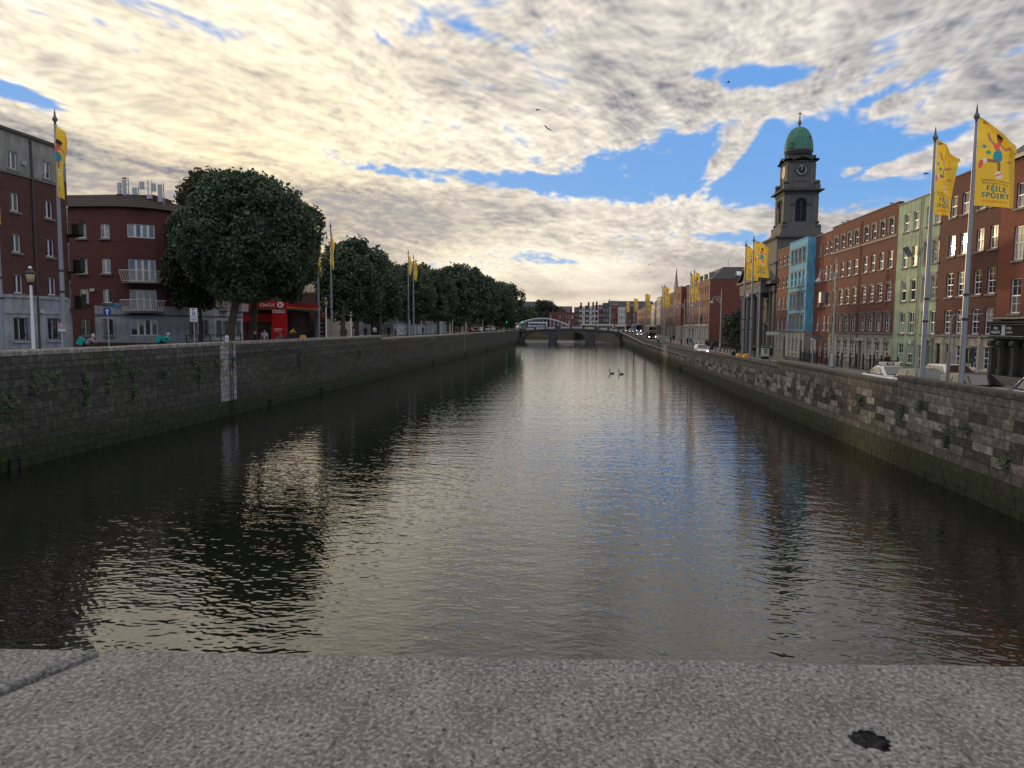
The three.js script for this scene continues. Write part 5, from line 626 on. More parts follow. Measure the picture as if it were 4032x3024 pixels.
{
  const be = render_(0.62, 0.56, 0.42, 0.4), t = thing('hall', 'beige rendered hall with a raised sunburst on its wall behind the petrol station', 'building', [-58, 4.6, -104]), fan = new MB().box(-0.04, 0.04, 0.9, 3.6, 0.003, 0.09).geo();
  part('wall', wallGeo(19.6, -0.3, 9.2, 14, []), be, t); for (let k = -7; k <= 7; k++) { const r = part('ray', fan, render_(0.52, 0.48, 0.40), t, 17.1, 4.4, 0); r.rotation.z = k * 0.19; } part('coping', new MB().box(-0.1, 19.7, 9.2, 9.4, -14, 0.1), M.sill, t); for (let x = 2; x < 19; x += 3.4) part('joint', new MB().box(x - 0.03, x + 0.03, 0, 9, 0.002, 0.02), M.sill, t);
}
{
  const bm = brick(0.12, 0.06, 0.045, 0.9), t = house({ name: 'brick_pub', cat: 'building', side: -1, label: 'brown brick building with a black door and pale sign right of the price totem', x: -38.6, z: [-122, -101.5], base: 4.9, top: 11.5, wall: bm, wins: [...row([-104, -113.5, -118.5], 5.8, 7.4, 1.1, { kind: 'sash' }), ...row([-104, -108.5, -113.5, -118.5], 8.6, 10.2, 1.1, { kind: 'sash' })] })[0];
  const q = part('shop_sign', new MB().box(6.6, 9.4, 2.1, 2.85, 0.01, 0.14), std(0.30, 0.40, 0.42, 0.5), t); part('shopfront', new MB().box(6.4, 9.6, -0.2, 2.05, 0.005, 0.1), M.black, t);
}
{
  const t = house({ name: 'brick_kiosk', cat: 'building', side: -1, label: 'low brown brick wall building with a white lettered sign seen under the red canopy', x: -39.6, z: [-101, -93], base: 4.6, top: 8.6, wall: brick(0.125, 0.065, 0.05, 0.2), wins: [...row([-95.4, -98.4], 5.4, 6.6, 0.9, { kind: 'sash' })] })[0];
  const ct = canvasTex(256, 128, (g, w, h) => { g.fillStyle = '#20262c'; g.fillRect(0, 0, w, h); g.fillStyle = '#a9c4d4'; g.font = 'bold 62px serif'; g.fillText('THE F', 20, 64); g.fillRect(20, 84, 210, 14); }); const q = new MB(); q.quad(V(2.6, 2.7, 0.03), V(5.6, 2.7, 0.03), V(5.6, 3.7, 0.03), V(2.6, 3.7, 0.03), UV01); part('sign_face', q, std(1, 1, 1, 0.5, { map: ct }), t);
}
{ // hoarding with printed panels, bus shelter, grey gable
  const t = thing('hoarding', 'white printed hoarding with blue edge and red and yellow blots under the trees', 'hoarding', [-36.3, 4.95, -137], Math.PI / 2), ht = canvasTex(1024, 256, (g, w, h) => { g.fillStyle = '#b9c3d8'; g.fillRect(0, 0, w, h); const R = RNG(12), cs = ['#a04a5a', '#6c5a92', '#c2683c', '#d09a30', '#8a4a70', '#4f6aa0']; for (let i = 0; i < 46; i++) { g.fillStyle = cs[Math.floor(R() * 6)]; g.globalAlpha = 0.55; const x = 60 + R() * 900, y = 50 + R() * 170; for (let k = 0; k < 4; k++) { g.beginPath(); g.ellipse(x + R() * 34, y + R() * 24, 5 + R() * 16, 4 + R() * 12, R() * 3, 0, 7); g.fill(); } } g.globalAlpha = 1; });
  for (let k = 0; k < 4; k++) { const x = k * 9.6, p = part('panel', new MB().box(x, x + 9.4, 0, 2.05, -0.1, 0), M.white, t); const q = new MB(); q.quad(V(x + 0.1, 0.1, 0.012), V(x + 9.3, 0.1, 0.012), V(x + 9.3, 1.75, 0.012), V(x + 0.1, 1.75, 0.012), [[k * 0.23, 0], [k * 0.23 + 0.3, 0], [k * 0.23 + 0.3, 1], [k * 0.23, 1]]); part('print', q, std(1, 1, 1, 0.6, { map: ht }), p); part('blue_rail', new MB().box(x, x + 9.4, 1.78, 1.92, 0.002, 0.03), std(0.03, 0.08, 0.3, 0.5), p); part('post', new MB().box(x - 0.08, x + 0.05, -0.1, 2.4, 0.02, 0.14), std(0.05, 0.08, 0.22, 0.5), t); }
  const g = thing('warehouse', 'blue grey gabled building rising behind the white hoarding', 'building', [-44, 4.95, -140], Math.PI / 2); part('wall', wallGeo(36, -0.2, 3.6, 12, []), render_(0.20, 0.22, 0.26), g); part('roof', new MB().ext([[0, 3.6], [9, 3.6], [4.5, 7.4]], 12, -12).ext([[9, 3.6], [27, 3.6], [27, 6], [9, 6]], 12, -12).ext([[27, 3.6], [36, 3.6], [31.5, 7]], 12, -12), std(0.17, 0.19, 0.22, 0.7), g); for (let k = 0; k < 5; k++) part('louvre', new MB().box(3 + k * 6.5, 4.6 + k * 6.5, 4, 4.7, 0.01, 0.06), M.lampGrey, g);
  const s = thing('bus_shelter', 'glass bus shelter with a flat pale roof beside the brown tree trunk', 'bus shelter', [-34.2, 4.95, -118], Math.PI / 2); part('roof', new MB().box(-0.3, 8.3, 2.15, 2.3, -1.2, 0.6), std(0.35, 0.36, 0.36, 0.5), s); for (const x of [0, 2.7, 5.3, 8]) part('post', new MB().box(x - 0.05, x + 0.05, 0, 2.15, -1.1, -1.0), M.iron, s); const gp = new MB().quad(V(0.1, 0.2, 0), V(2.6, 0.2, 0), V(2.6, 2.0, 0), V(0.1, 2.0, 0)).geo(), gm = phy(0.8, 0.85, 0.87, 0.03, { transmission: 1, thickness: 0 }); for (const x of [0, 2.65, 5.3]) part('glass_panel', gp, gm, s, x, 0, -1.05); part('bench', new MB().box(1, 7, 0.45, 0.52, -0.95, -0.6), M.red, s); part('ad_panel', new MB().box(-0.1, 0.0, 0.2, 2.0, -1.0, 0.3), M.black, s);
  const k = thing('kiosk', 'pale blue grey site cabin at the end of the hoarding', 'cabin', [-36, 4.95, -178], Math.PI / 2); part('wall', wallGeo(12, -0.1, 2.7, 3, [OP(3, 0.9, 1.9, 1.6), OP(8, 0.9, 1.9, 1.6)]), std(0.30, 0.34, 0.42, 0.6), k); for (const x of [3, 8]) win(k, x, 0.9, 1.9, 1.6, 'casement'); part('roof', new MB().box(-0.2, 12.2, 2.7, 2.85, -3.1, 0.2), M.white, k);
  house({ name: 'unseen_sun_blocker', cat: 'building', side: -1, label: 'flat roofed grey office block showing just above the row of trees', x: -52, z: [-265, -205], base: 4.9, top: 24, wall: render_(0.17, 0.17, 0.17), wins: [17, 20].flatMap((y) => row([-212, -222, -232, -242, -252], y, y + 1.6, 2.4, { kind: 'plain' })) });
  house({ name: 'terrace_house', cat: 'building', side: -1, label: 'dim brick terrace standing behind the trees of the left quay', x: -43, z: [-300, -196], base: 4.9, top: 14, wall: brick(0.13, 0.06, 0.045, 0.4), wins: [[6, 7.6], [9, 10.6]].flatMap(([a, b]) => row([-200, -206, -212, -218, -224, -230, -240, -250, -260, -270, -280, -290], a, b, 1.3, { kind: 'plain' })) });
}

house({ name: 'unseen_sun_blocker', cat: 'building', side: -1, label: 'unseen brick block added past the stone bridge to stop low sun', x: -47, z: [-520, -345], base: 5, top: 27, wall: brick(0.15, 0.07, 0.05, 0.2), depth: 25, wins: [9, 13, 17].flatMap((y) => row([-360, -380, -400, -420, -440, -460, -480, -500], y, y + 1.8, 2, { kind: 'plain' })) });  // added out of view: keeps the low sun off the far right fronts

// ---------- the far bridges ----------
{
  const sm = std(0.12, 0.122, 0.125, 0.92, { map: scaled(tStone, 4) }), sd = std(0.085, 0.087, 0.09, 0.92, { map: scaled(tPlain, 2) }), yT = (x) => { const d = (x + 3.7) / (x < -3.7 ? 20.8 : 21); return 7.35 - (x < -3.7 ? 1.15 : 1.45) * d * d; };
  const t = thing('stone_bridge', 'dark grey three arched stone bridge with pale balustrade panels crossing the river', 'bridge', [0, 0, -300]);
  const arch = (a, b, h) => { const o = []; for (let k = 0; k <= 22; k++) { const q = Math.PI * k / 22; o.push([(a + b) / 2 - (b - a) / 2 * Math.cos(q), 0.25 + (h - 0.25) * Math.pow(Math.sin(q), 0.85)]); } return o; };
  const A = [[-23.9, -12.9, 4.4], [-10.0, 2.4, 4.75], [6.0, 17.0, 4.25]], out = [[-26, -1], ...A.flatMap(([a, b, h]) => [[a, -1], ...arch(a, b, h), [b, -1]]), [18.4, -1]]; for (let x = 18.4; x >= -26; x -= 1.48) out.push([x, yT(x) - 1.75]);
  part('spandrel', new MB().ext(out, 11, -11), sm, t);
  A.forEach(([a, b, h]) => { const o = arch(a, b, h), n = 21; for (let k = 0; k < n; k++) { const p = o[Math.floor(k * 22 / n)], q = o[Math.floor((k + 1) * 22 / n)], c = [(a + b) / 2, 0.2], e = (w) => { const d = Math.hypot(w[0] - c[0], w[1] - c[1]); return [w[0] + (w[0] - c[0]) / d * 0.55, w[1] + (w[1] - c[1]) / d * 0.55]; }; part('arch_stone', new MB().ext([p, q, e(q), e(p)], 0.1, 0.003), sd, t); } });
  for (const [a, b] of [[-12.9, -10], [2.4, 6]]) { part('cutwater', new MB(new THREE.Matrix4().makeRotationX(-Math.PI / 2)).ext([[a - 0.2, -0.01], [b + 0.2, -0.01], [b - 0.4, -1.3], [a + 0.4, -1.3]], 2.2, -1), sd, t); const m = (a + b) / 2; part('pier_niche', new MB().box(a + 0.2, a + 0.5, 1.2, 5.2, 0.005, 0.3).box(b - 0.5, b - 0.2, 1.2, 5.2, 0.005, 0.3).box(a + 0.1, b - 0.1, 5.2, 5.5, 0.005, 0.4).ext([[m - 0.9, 1.6], [m + 0.9, 1.6], [m + 0.9, 3.6], [m, 4.5], [m - 0.9, 3.6]], 0.12, 0.005), sd, t); }
  const cor = new MB(), cap = new MB(), rail = new MB(); for (let x = -26; x < 18.3; x += 0.74) { const n = x + 0.74, a = yT(x), c = yT(n); for (const [B, lo, hi, z0, z1] of [[cor, -1.76, -1.42, -0.5, 0.3], [cor, -1.42, -1.2, -0.45, 0.12], [cap, -0.22, 0.02, -0.45, 0.1]]) { B.quad(V(x, a + lo, z1), V(n, c + lo, z1), V(n, c + hi, z1), V(x, a + hi, z1)); B.quad(V(x, a + hi, z1), V(n, c + hi, z1), V(n, c + hi, z0), V(x, a + hi, z0)); B.quad(V(n, c + lo, z0), V(x, a + lo, z0), V(x, a + hi, z0), V(n, c + hi, z0)); B.quad(V(x, a + lo, z0), V(n, c + lo, z0), V(n, c + lo, z1), V(x, a + lo, z1)); } }
  part('cornice', cor, sd, t); part('parapet_cap', cap, sd, t);
  const P = [[-22.7, -19.4], [-18.5, -14.9], [-14.2, -10.6], [-8.2, -4.4], [-3.5, 0.9], [1.8, 5.8], [7.9, 11.2], [12.1, 15.5], [16.1, 17.6]], bl = new MB().lathe([[0.001, 0], [0.11, 0], [0.06, 0.25], [0.12, 0.55], [0.05, 0.85], [0.11, 1.0]], 0, 0, 0, 6).geo(), bm = std(0.62, 0.62, 0.62, 0.85);
  let prev = -26; for (const [a, b] of P) { const die = new MB(), y = Math.min(yT(prev), yT(a)); die.box(prev, a, y - 1.25, y - 0.2, -0.42, 0.0); part('die', die, sd, t); const g = new MB(); for (let x = a + 0.14; x < b; x += 0.29) g.at(bl, x, yT(x) - 1.21, -0.2); stuff('balusters', g, bm, t); prev = b; } part('die', new MB().box(17.6, 18.4, 4.6, yT(18) - 0.2, -0.42, 0), sd, t);
  part('deck', (() => { const b = new MB(); for (let x = -30; x < 22; x += 2) b.quad(V(x, yT(x) - 1.2, -0.5), V(x + 2, yT(x + 2) - 1.2, -0.5), V(x + 2, yT(x + 2) - 1.2, -10.5), V(x, yT(x) - 1.2, -10.5)); return b; })(), M.asphalt, t);
}
{
  const wm = std(0.42, 0.45, 0.49, 0.45), t = thing('arch_bridge', 'white steel bridge with twin leaning arches and hangers behind the stone bridge', 'bridge', [-22, 6.2, -415]);
  part('deck', new MB().box(-24, 22, -1.2, -0.1, -8, 8), M.lampGrey, t);
  for (const s of [-1, 1]) { const p = [], h = (x) => 5.2 * (1 - (x / 17.5) ** 2); for (let k = -10; k <= 10; k++) { const x = k * 1.75; p.push(V(x, h(x), s * (6 + h(x) * 0.35))); } part('arch', new MB().tube(p, 0.36, 8, 40), wm, t); const hg = new MB(); for (let x = -13; x <= 13; x += 2.2) part('hanger', new MB().rod(V(x, 0, s * 6), V(x, h(x), s * (6 + h(x) * 0.35)), 0.12, 0.12, 5), wm, t); part('railing', new MB().box(-23, 21, 0.9, 1.0, s * 7.6 - 0.04, s * 7.6 + 0.04).box(-23, 21, 0, 0.12, s * 7.6 - 0.04, s * 7.6 + 0.04), wm, t); }
}

// ---------- trees and wall plants ----------
const LEAFM = (r, g, b) => phy(r, g, b, 0.75, { side: THREE.DoubleSide, transmission: 0.3, thickness: 0 });
function clump(n, rad, size, seed) {                   // a spray of lobed leaves
  const R = RNG(seed), b = new MB();
  for (let i = 0; i < n; i++) {
    const d = V(R() - 0.5, R() - 0.5, R() - 0.5).normalize().multiplyScalar(rad * Math.pow(R(), 0.45)), s = size * (0.7 + 0.6 * R()), q = new THREE.Quaternion().setFromEuler(new THREE.Euler(R() * 1.8 - 0.9, R() * 6.28, R() * 1.8 - 0.9)), P = (x, y, z) => V(x * s, z * s, y * s).applyQuaternion(q).add(d);
    const o = [P(0, -0.5, 0), P(0.45, -0.28, 0.1), P(0.34, 0.05, 0.06), P(0.5, 0.32, 0.12), P(0.12, 0.28, 0.02), P(0, 0.6, -0.05), P(-0.12, 0.28, 0.02), P(-0.5, 0.32, 0.12), P(-0.34, 0.05, 0.06), P(-0.45, -0.28, 0.1)], c = P(0, 0, 0);
    const nn = V(0, 1, 0).applyQuaternion(q), id = [c, ...o].map((p) => b.vert(p, nn, 0, 0)); for (let k = 0; k < 10; k++) b.i.push(id[0], id[1 + (k + 1) % 10], id[1 + k]);
  }
  return b.geo();
}
const CL = [clump(14, 0.55, 0.24, 1), clump(14, 0.6, 0.27, 2)], CLF = [clump(12, 0.9, 0.42, 3), clump(12, 1.0, 0.48, 4)];
const leafA = LEAFM(1, 1, 1), leafTones = { green: [[0.036, 0.066, 0.034], [0.046, 0.083, 0.038], [0.026, 0.052, 0.03], [0.062, 0.098, 0.042]], dark: [[0.02, 0.032, 0.017], [0.028, 0.042, 0.02], [0.016, 0.026, 0.015]], brown: [[0.058, 0.05, 0.022], [0.07, 0.055, 0.024], [0.042, 0.045, 0.02]], olive: [[0.065, 0.075, 0.03], [0.05, 0.065, 0.028], [0.085, 0.088, 0.034]] };
function tree(name, label, base, crowns, o = {}) {     // crowns: [x, y, z, rx, ry, rz, clusters]
  const R = RNG(o.seed || 1), t = thing(name, label, 'tree', base, 0, o.group), L = (p) => V(p[0] - base[0], p[1] - base[1], p[2] - base[2]), far = o.far, geos = far ? CLF : CL, tones = leafTones[o.tone || 'green'];
  const tk = new MB(), c0 = L(crowns[0]), r = o.r || 0.28, mid = V((o.lean || 0), c0.y - crowns[0][4] * 0.75, 0), fork = V(lerp(mid.x, c0.x, 0.5), c0.y - crowns[0][4] * 0.3, lerp(0, c0.z, 0.5));
  tk.rod(V(0, -0.4, 0), V(mid.x * 0.25, mid.y * 0.4, 0), r * 1.25, r * 0.95, 10).rod(V(mid.x * 0.25, mid.y * 0.4, 0), mid, r * 0.97, r * 0.8, 10).rod(mid, fork, r * 0.8, r * 0.6, 8); part('trunk', tk, M.bark, t);
  const lb = []; const spots = [];
  for (const c of crowns) {
    const C = L(c), n = c[6], lobes = []; const NL = o.lobes || 22;
    for (let i = 0; i < NL; i++) { const y = 1 - 2 * (i + 0.5) / NL, a = i * 2.39996 + R() * 0.7, q = Math.sqrt(1 - y * y), k = 0.55 + 0.25 * R(); lobes.push([C.x + c[3] * k * q * Math.cos(a), C.y + c[4] * k * y, C.z + c[5] * k * q * Math.sin(a), (0.22 + 0.22 * R())]); }
    lobes.push([C.x, C.y, C.z, 0.6]);
    for (let i = 0; i < NL; i += 3) lb.push(V(lobes[i][0], lobes[i][1], lobes[i][2]));
    let guard_ = 0; while (spots.length < 1e6 && lobes.n !== n && guard_++ < n * 6) { const l = lobes[Math.floor(R() * lobes.length)], d = V(R() - 0.5, R() - 0.5, R() - 0.5).normalize(), k = l[3] * (0.72 + 0.33 * R()); const p = V(l[0] + d.x * k * c[3], l[1] + d.y * k * c[4], l[2] + d.z * k * c[5]); const inside = Math.hypot((p.x - C.x) / c[3], (p.y - C.y) / c[4], (p.z - C.z) / c[5]); if (inside < 0.62 && R() < 0.75) continue; if (p.y < C.y - c[4] * 0.98) continue; spots.push(p); lobes.n = (lobes.n || 0) + 1; }
  }
  const lm = new MB(); for (const p of lb.slice(0, 12)) { const m = fork.clone().lerp(p, 0.5).add(V(0, 0.3, 0)); lm.rod(fork, m, r * 0.36, r * 0.22, 6).rod(m, p, r * 0.22, r * 0.08, 6); } part('limbs', lm, M.bark, t);
  const half = Math.ceil(spots.length / 2); [0, 1].forEach((h) => { const S = spots.slice(h * half, (h + 1) * half), im = new THREE.InstancedMesh(geos[h], leafA, S.length), q = new THREE.Quaternion(), m = new THREE.Matrix4(); S.forEach((p, i) => { q.setFromEuler(new THREE.Euler(R() * 6.3, R() * 6.3, R() * 6.3)); const s = (0.75 + 0.5 * R()) * (o.size || 1); m.compose(p, q, V(s, s, s)); im.setMatrixAt(i, m); const c = tones[Math.floor(R() * tones.length)], v = 0.9 + 0.6 * R(); im.setColorAt(i, rgb(c[0] * v, c[1] * v, c[2] * v)); }); im.name = numbered('crown'); im.userData.kind = 'stuff'; t.add(im); });
  return t;
}
tree('plane_tree', 'largest round leafy tree with a leaning dark trunk above the left quay wall', [-29.2, 4.5, -56.9], [[-28.0, 14.0, -58.5, 5.9, 5.2, 5.4, 7600]], { seed: 11, lean: 1.1, r: 0.34, lobes: 34, size: 0.84 });
tree('plane_tree', 'leafy tree with upright trunk just right of and behind the largest tree', [-29.3, 4.5, -61.6], [[-28.3, 14.0, -65.5, 4.1, 5.0, 4.2, 3600]], { size: 0.88, seed: 12, lean: 0.3, r: 0.32, lobes: 24 });
tree('plane_tree', 'brownish tall tree showing behind the upper left of the largest tree', [-41.5, 4.6, -80], [[-42.2, 19.6, -80, 5.2, 4.9, 4.5, 2600], [-48.4, 17.8, -80, 2.3, 2.2, 2.3, 500]], { seed: 13, tone: 'brown', r: 0.3 });
tree('plane_tree', 'dark slender tree against the right half of the red brick apartment building', [-34.6, 4.5, -62.3], [[-35.0, 12.4, -62.6, 2.7, 4.2, 2.4, 1700]], { seed: 33, tone: 'dark', r: 0.16, size: 0.85 });
tree('plane_tree', 'first tree of the row right of the two near yellow flags', [-29.6, 4.75, -87], [[-29.9, 12.7, -90.5, 4.9, 5.4, 4.6, 3000]], { seed: 14, r: 0.3 });
tree('plane_tree', 'tree with a bare brown trunk in front of the bus shelter', [-29.4, 4.9, -103], [[-31, 12.3, -106, 4.4, 5.6, 4.6, 2600]], { seed: 15, r: 0.28 });
tree('plane_tree', 'second round crown of the row with two flag tips above it', [-30.2, 4.95, -124], [[-30.5, 12.6, -124, 4.4, 5.7, 4.5, 2400]], { seed: 16, r: 0.28 });
tree('plane_tree', 'tree standing in front of the printed hoarding', [-29.6, 4.95, -147], [[-30.6, 13.0, -148, 4.8, 6.2, 4.8, 2400]], { seed: 17, r: 0.28 });
[['broad tree right of the one before the hoarding', -30.5, -170, 14.5, 5, 7.4], ['taller tree in the middle of the receding left row', -30.5, -196, 15, 5.2, 8.2], ['tree in the dip of the receding left row', -30, -222, 15.0, 5.2, 7.8], ['last but one tree of the left row before the bridge', -29.5, -250, 14.6, 5.6, 8.0], ['last tree of the left row beside the stone bridge', -29, -282, 14.5, 6.2, 8.4]].forEach(([l, x, z, y, rx, ry], i) => tree('plane_tree', l, [x, 4.95, z], [[x + 0.2, y, z, rx, ry, rx, 1500]], { seed: 20 + i, far: 1, r: 0.3 }));
tree('plane_tree', 'pale green tree poking out behind the middle of the left row', [-37, 4.95, -160], [[-37, 13.8, -160, 4.6, 6.2, 4.6, 1100]], { seed: 30, far: 1, tone: 'olive' });
tree('garden_tree', 'dark bushy tree in the railed garden left of the church', [33.6, 2.6, -150], [[33.0, 6.9, -150, 4.0, 3.6, 5.2, 3000], [31.2, 4.6, -146, 1.5, 1.9, 1.8, 600]], { seed: 31, tone: 'dark', r: 0.2 });
[['olive tree at the left of the far clump behind the white arches', -38, 13.5, 9, 7.5, 'olive'], ['dark round tree, tallest of the far clump behind the white arches', -25.6, 15.5, 10, 10.4, 'dark'], ['green tree at the right of the far clump beside the low brick block', -17.5, 13, 7, 7.2, 'olive']].forEach(([l, x, y, rx, ry, tone], i) => tree('far_tree', l, [x, 5, -520 - i * 6], [[x, y, -520 - i * 6, rx, ry, rx, 1500]], { seed: 40 + i, far: 1, tone, size: 1.7, r: 0.5 }));
function tuft(side, z, y, n, sx, sy, label, seed, hang) {
  const R = RNG(seed), X = side > 0 ? XWR(z) - 0.03 : XWL(z) + 0.03, t = thing('wall_plant', label, 'plant', [X, y, z], 0, side > 0 ? 'plants growing in the right quay wall' : 'plants growing in the left quay wall'), im = new THREE.InstancedMesh(CL[0], leafA, n), m = new THREE.Matrix4(), q = new THREE.Quaternion();
  for (let i = 0; i < n; i++) { const s = 0.2 + 0.18 * R(), d = R(); q.setFromEuler(new THREE.Euler(R() * 6, R() * 6, R() * 6)); m.compose(V(-side * (0.02 + 0.12 * R()), -d * sy + (R() - 0.5) * 0.1, (R() - 0.5) * sx * (1 - 0.5 * d)), q, V(s, s, s)); im.setMatrixAt(i, m); const c = leafTones[R() < 0.6 ? 'green' : 'olive'][Math.floor(R() * 3)]; im.setColorAt(i, rgb(...c.map((v) => v * 2.2))); } im.name = numbered('leaves'); im.userData.kind = 'stuff'; t.add(im);
  part('stem', new MB().rod(V(0, 0.05, 0), V(-side * 0.06, -sy * 0.7, 0), 0.012, 0.006, 5), M.bark, t);
}
[[-30.1, 3.5, 34, 0.9, 1.0, 'bushy green tuft low on the left wall at the very edge of the picture'], [-31.6, 4.2, 22, 1.0, 0.8, 'leafy patch on the left wall right of the edge tuft'], [-33.0, 4.3, 12, 0.5, 0.6, 'small tuft high on the left wall below the lamp post'], [-35.2, 4.2, 40, 0.55, 1.9, 'long hanging plant below the flagpole on the left wall'], [-37.0, 4.0, 14, 0.4, 1.0, 'thin plant hanging right of the long one, left wall'], [-38.0, 4.9, 14, 0.45, 0.9, 'plant just under the coping of the left wall'], [-39.4, 4.1, 22, 1.1, 0.5, 'spreading plant in the middle of the left wall'], [-39.2, 3.2, 20, 0.3, 1.5, 'thin trailing plant low in the middle of the left wall'], [-42.4, 4.0, 18, 0.35, 1.0, 'hanging plant left of the white painted strip'], [-45.8, 4.6, 16, 0.4, 0.7, 'small high plant left of the white strip'], [-46.5, 4.0, 24, 0.4, 1.5, 'longest trailing plant left of the white strip'], [-48.9, 4.2, 20, 0.9, 0.7, 'leafy patch touching the left edge of the white strip'], [-51.2, 4.4, 14, 0.3, 0.9, 'plant growing over the white strip beside the ladder'], [-64, 4.1, 30, 0.7, 1.6, 'dark plant on the left wall right of the white strip'], [-82, 4.1, 18, 0.5, 1.0, 'plant on the left wall near the parapet step']].forEach(([z, y, n, sx, sy, l], i) => tuft(-1, z, y, n, sx, sy, l, 60 + i));
[[-27.6, 2.1, 12, 0.35, 0.4, 'tuft at the far right edge of the right wall'], [-30.4, 2.9, 14, 0.7, 0.25, 'wide tuft in a joint near the right end of the right wall'], [-32.0, 2.5, 18, 0.3, 0.75, 'hanging plant on the right wall left of the wide tuft'], [-36.4, 3.0, 14, 0.35, 0.5, 'plant below the parapet step on the right wall'], [-34.6, 3.4, 8, 0.25, 0.35, 'small weed high on the right wall under the flagpole'], [-41.8, 3.0, 16, 0.3, 0.6, 'plant in a joint of the right wall below the taxi'], [-46.2, 2.9, 8, 0.25, 0.35, 'small weed on the right wall left of the taxi'], [-51, 3.2, 12, 0.3, 0.6, 'plant on the right wall below the ornate lamp'], [-62, 2.6, 14, 0.4, 0.7, 'plant on the right wall below the blue house']].forEach(([z, y, n, sx, sy, l], i) => tuft(1, z, y, n, sx, sy, l, 80 + i));

// ---------- flagpoles and flags ----------
const flagT = canvasTex(512, 1216, (g, w, h) => {
  g.fillStyle = '#edc83a'; g.fillRect(0, 0, w, h); g.fillStyle = '#2e2a22'; g.fillRect(60, 60, 110, 14); g.fillRect(60, 84, 90, 10);
  const blob = (c, x, y, a, b, r) => { g.fillStyle = c; g.beginPath(); g.ellipse(x, y, a, b, r, 0, 7); g.fill(); }, limb = (c, pts, wd) => { g.strokeStyle = c; g.lineWidth = wd; g.lineCap = g.lineJoin = 'round'; g.beginPath(); pts.forEach(([x, y], i) => i ? g.lineTo(x, y) : g.moveTo(x, y)); g.stroke(); };
  limb('#b98a63', [[230, 370], [160, 300], [140, 230]], 36); limb('#e35a5e', [[290, 340], [240, 390], [285, 450]], 62); limb('#b98a63', [[300, 350], [380, 400], [440, 360]], 30); blob('#8a5a3c', 290, 270, 42, 50, 0); blob('#2f2520', 292, 240, 46, 34, 0.2);
  blob('#2f95b5', 272, 520, 66, 92, 0.1); limb('#9a6a48', [[240, 590], [130, 590]], 44); limb('#9a6a48', [[290, 610], [296, 700]], 44); blob('#dfe3e6', 104, 590, 36, 34, 0); blob('#e2605c', 62, 640, 28, 62, 0.2); blob('#e6e8ea', 300, 770, 54, 52, 0); limb('#d9463f', [[256, 790], [340, 744]], 16);
  blob('#3f9fb4', 96, 400, 28, 24, 0); blob('#4aa27c', 150, 480, 32, 28, 0); blob('#e08a6a', 440, 560, 30, 22, 0);
  g.textAlign = 'center'; g.fillStyle = '#4c4320'; g.font = 'bold 33px sans-serif'; g.fillText('COMHAIRLE CATHRACH', 262, 868, 380); g.fillText('BHAILE ÁTHA CLIATH', 262, 906, 350);
  g.fillStyle = '#12727f'; g.font = 'bold 104px sans-serif'; g.fillText('FÉILE', 280, 1002, 300); g.fillText('SPÓIRT', 268, 1098, 390); g.fillStyle = '#dd7a2a'; g.font = 'bold 52px sans-serif'; g.fillText('dcswphub.ie', 262, 1160, 390);
});
const flagM = phy(1, 1, 1, 0.8, { map: flagT, side: THREE.DoubleSide, transmission: 0.4, thickness: 0 });
// cloth hung along a pole: w wide, h tall, turned by yaw, with furling (wave) and an upper corner that folds over
function flag(pos, label, o) {
  let { w = 1.25, h = 3.4, yaw = 0, wave = 0.1, furl = 0, fold = 0, droop = 0.15, seed = 1 } = o; h *= 0.84; w *= 0.92; const nx = 18, ny = 40, R = RNG(seed), ph = [R() * 6, R() * 6, R() * 6], b = new MB();
  const P = (i, j) => {
    let a = i / nx, y = 1 - j / ny, x = a * w, v = -(1 - y) * h, z = 0;
    const fl = -a * fold * h;                          // fold line falls from the hoist to the fly
    if (fold && v > fl + 1e-6) { const d = v - fl; v = fl - d * 0.42; x -= d * 0.10; z += 0.05 + 0.16 * d; }
    v -= droop * a * a * (0.4 + 0.6 * y);
    const f = furl * (0.35 + 0.65 * Math.sin(Math.PI * Math.min(1, (1 - y) * 1.1 + 0.1)));
    const q = a * (1 - 0.55 * furl); z += wave * a * Math.sin(a * 5 + y * 3.5 + ph[0]) + wave * 0.6 * a * Math.sin(a * 9 - y * 5 + ph[1]) + furl * 0.16 * Math.sin(a * 11 + ph[2] + y * 2);
    x = x * (1 - 0.62 * f) + 0.09 + 0.04 * furl * Math.sin(y * 7 + ph[1]); return V(x * Math.cos(yaw) + z * Math.sin(yaw), v, -x * Math.sin(yaw) + z * Math.cos(yaw));
  };
  const G = []; for (let j = 0; j <= ny; j++) for (let i = 0; i <= nx; i++) G.push(P(i, j));
  for (let j = 0; j <= ny; j++) for (let i = 0; i <= nx; i++) { const k = j * (nx + 1) + i, r = G[i < nx ? k + 1 : k], l = G[i ? k - 1 : k], u = G[j ? k - nx - 1 : k], d = G[j < ny ? k + nx + 1 : k]; b.vert(G[k], r.clone().sub(l).cross(u.clone().sub(d)).normalize(), i / nx, j / ny); }
  for (let j = 0; j < ny; j++) for (let i = 0; i < nx; i++) { const k = j * (nx + 1) + i; b.i.push(k, k + nx + 1, k + 1, k + 1, k + nx + 1, k + nx + 2); }
  const g = b.geo(); const uv = g.attributes.uv; for (let k = 0; k < uv.count; k++) uv.setY(k, 1 - uv.getY(k));
  return tag(part('flag', g, flagM, scene, ...pos), label, 'flag', 'yellow festival flags on the quay flagpoles');
}
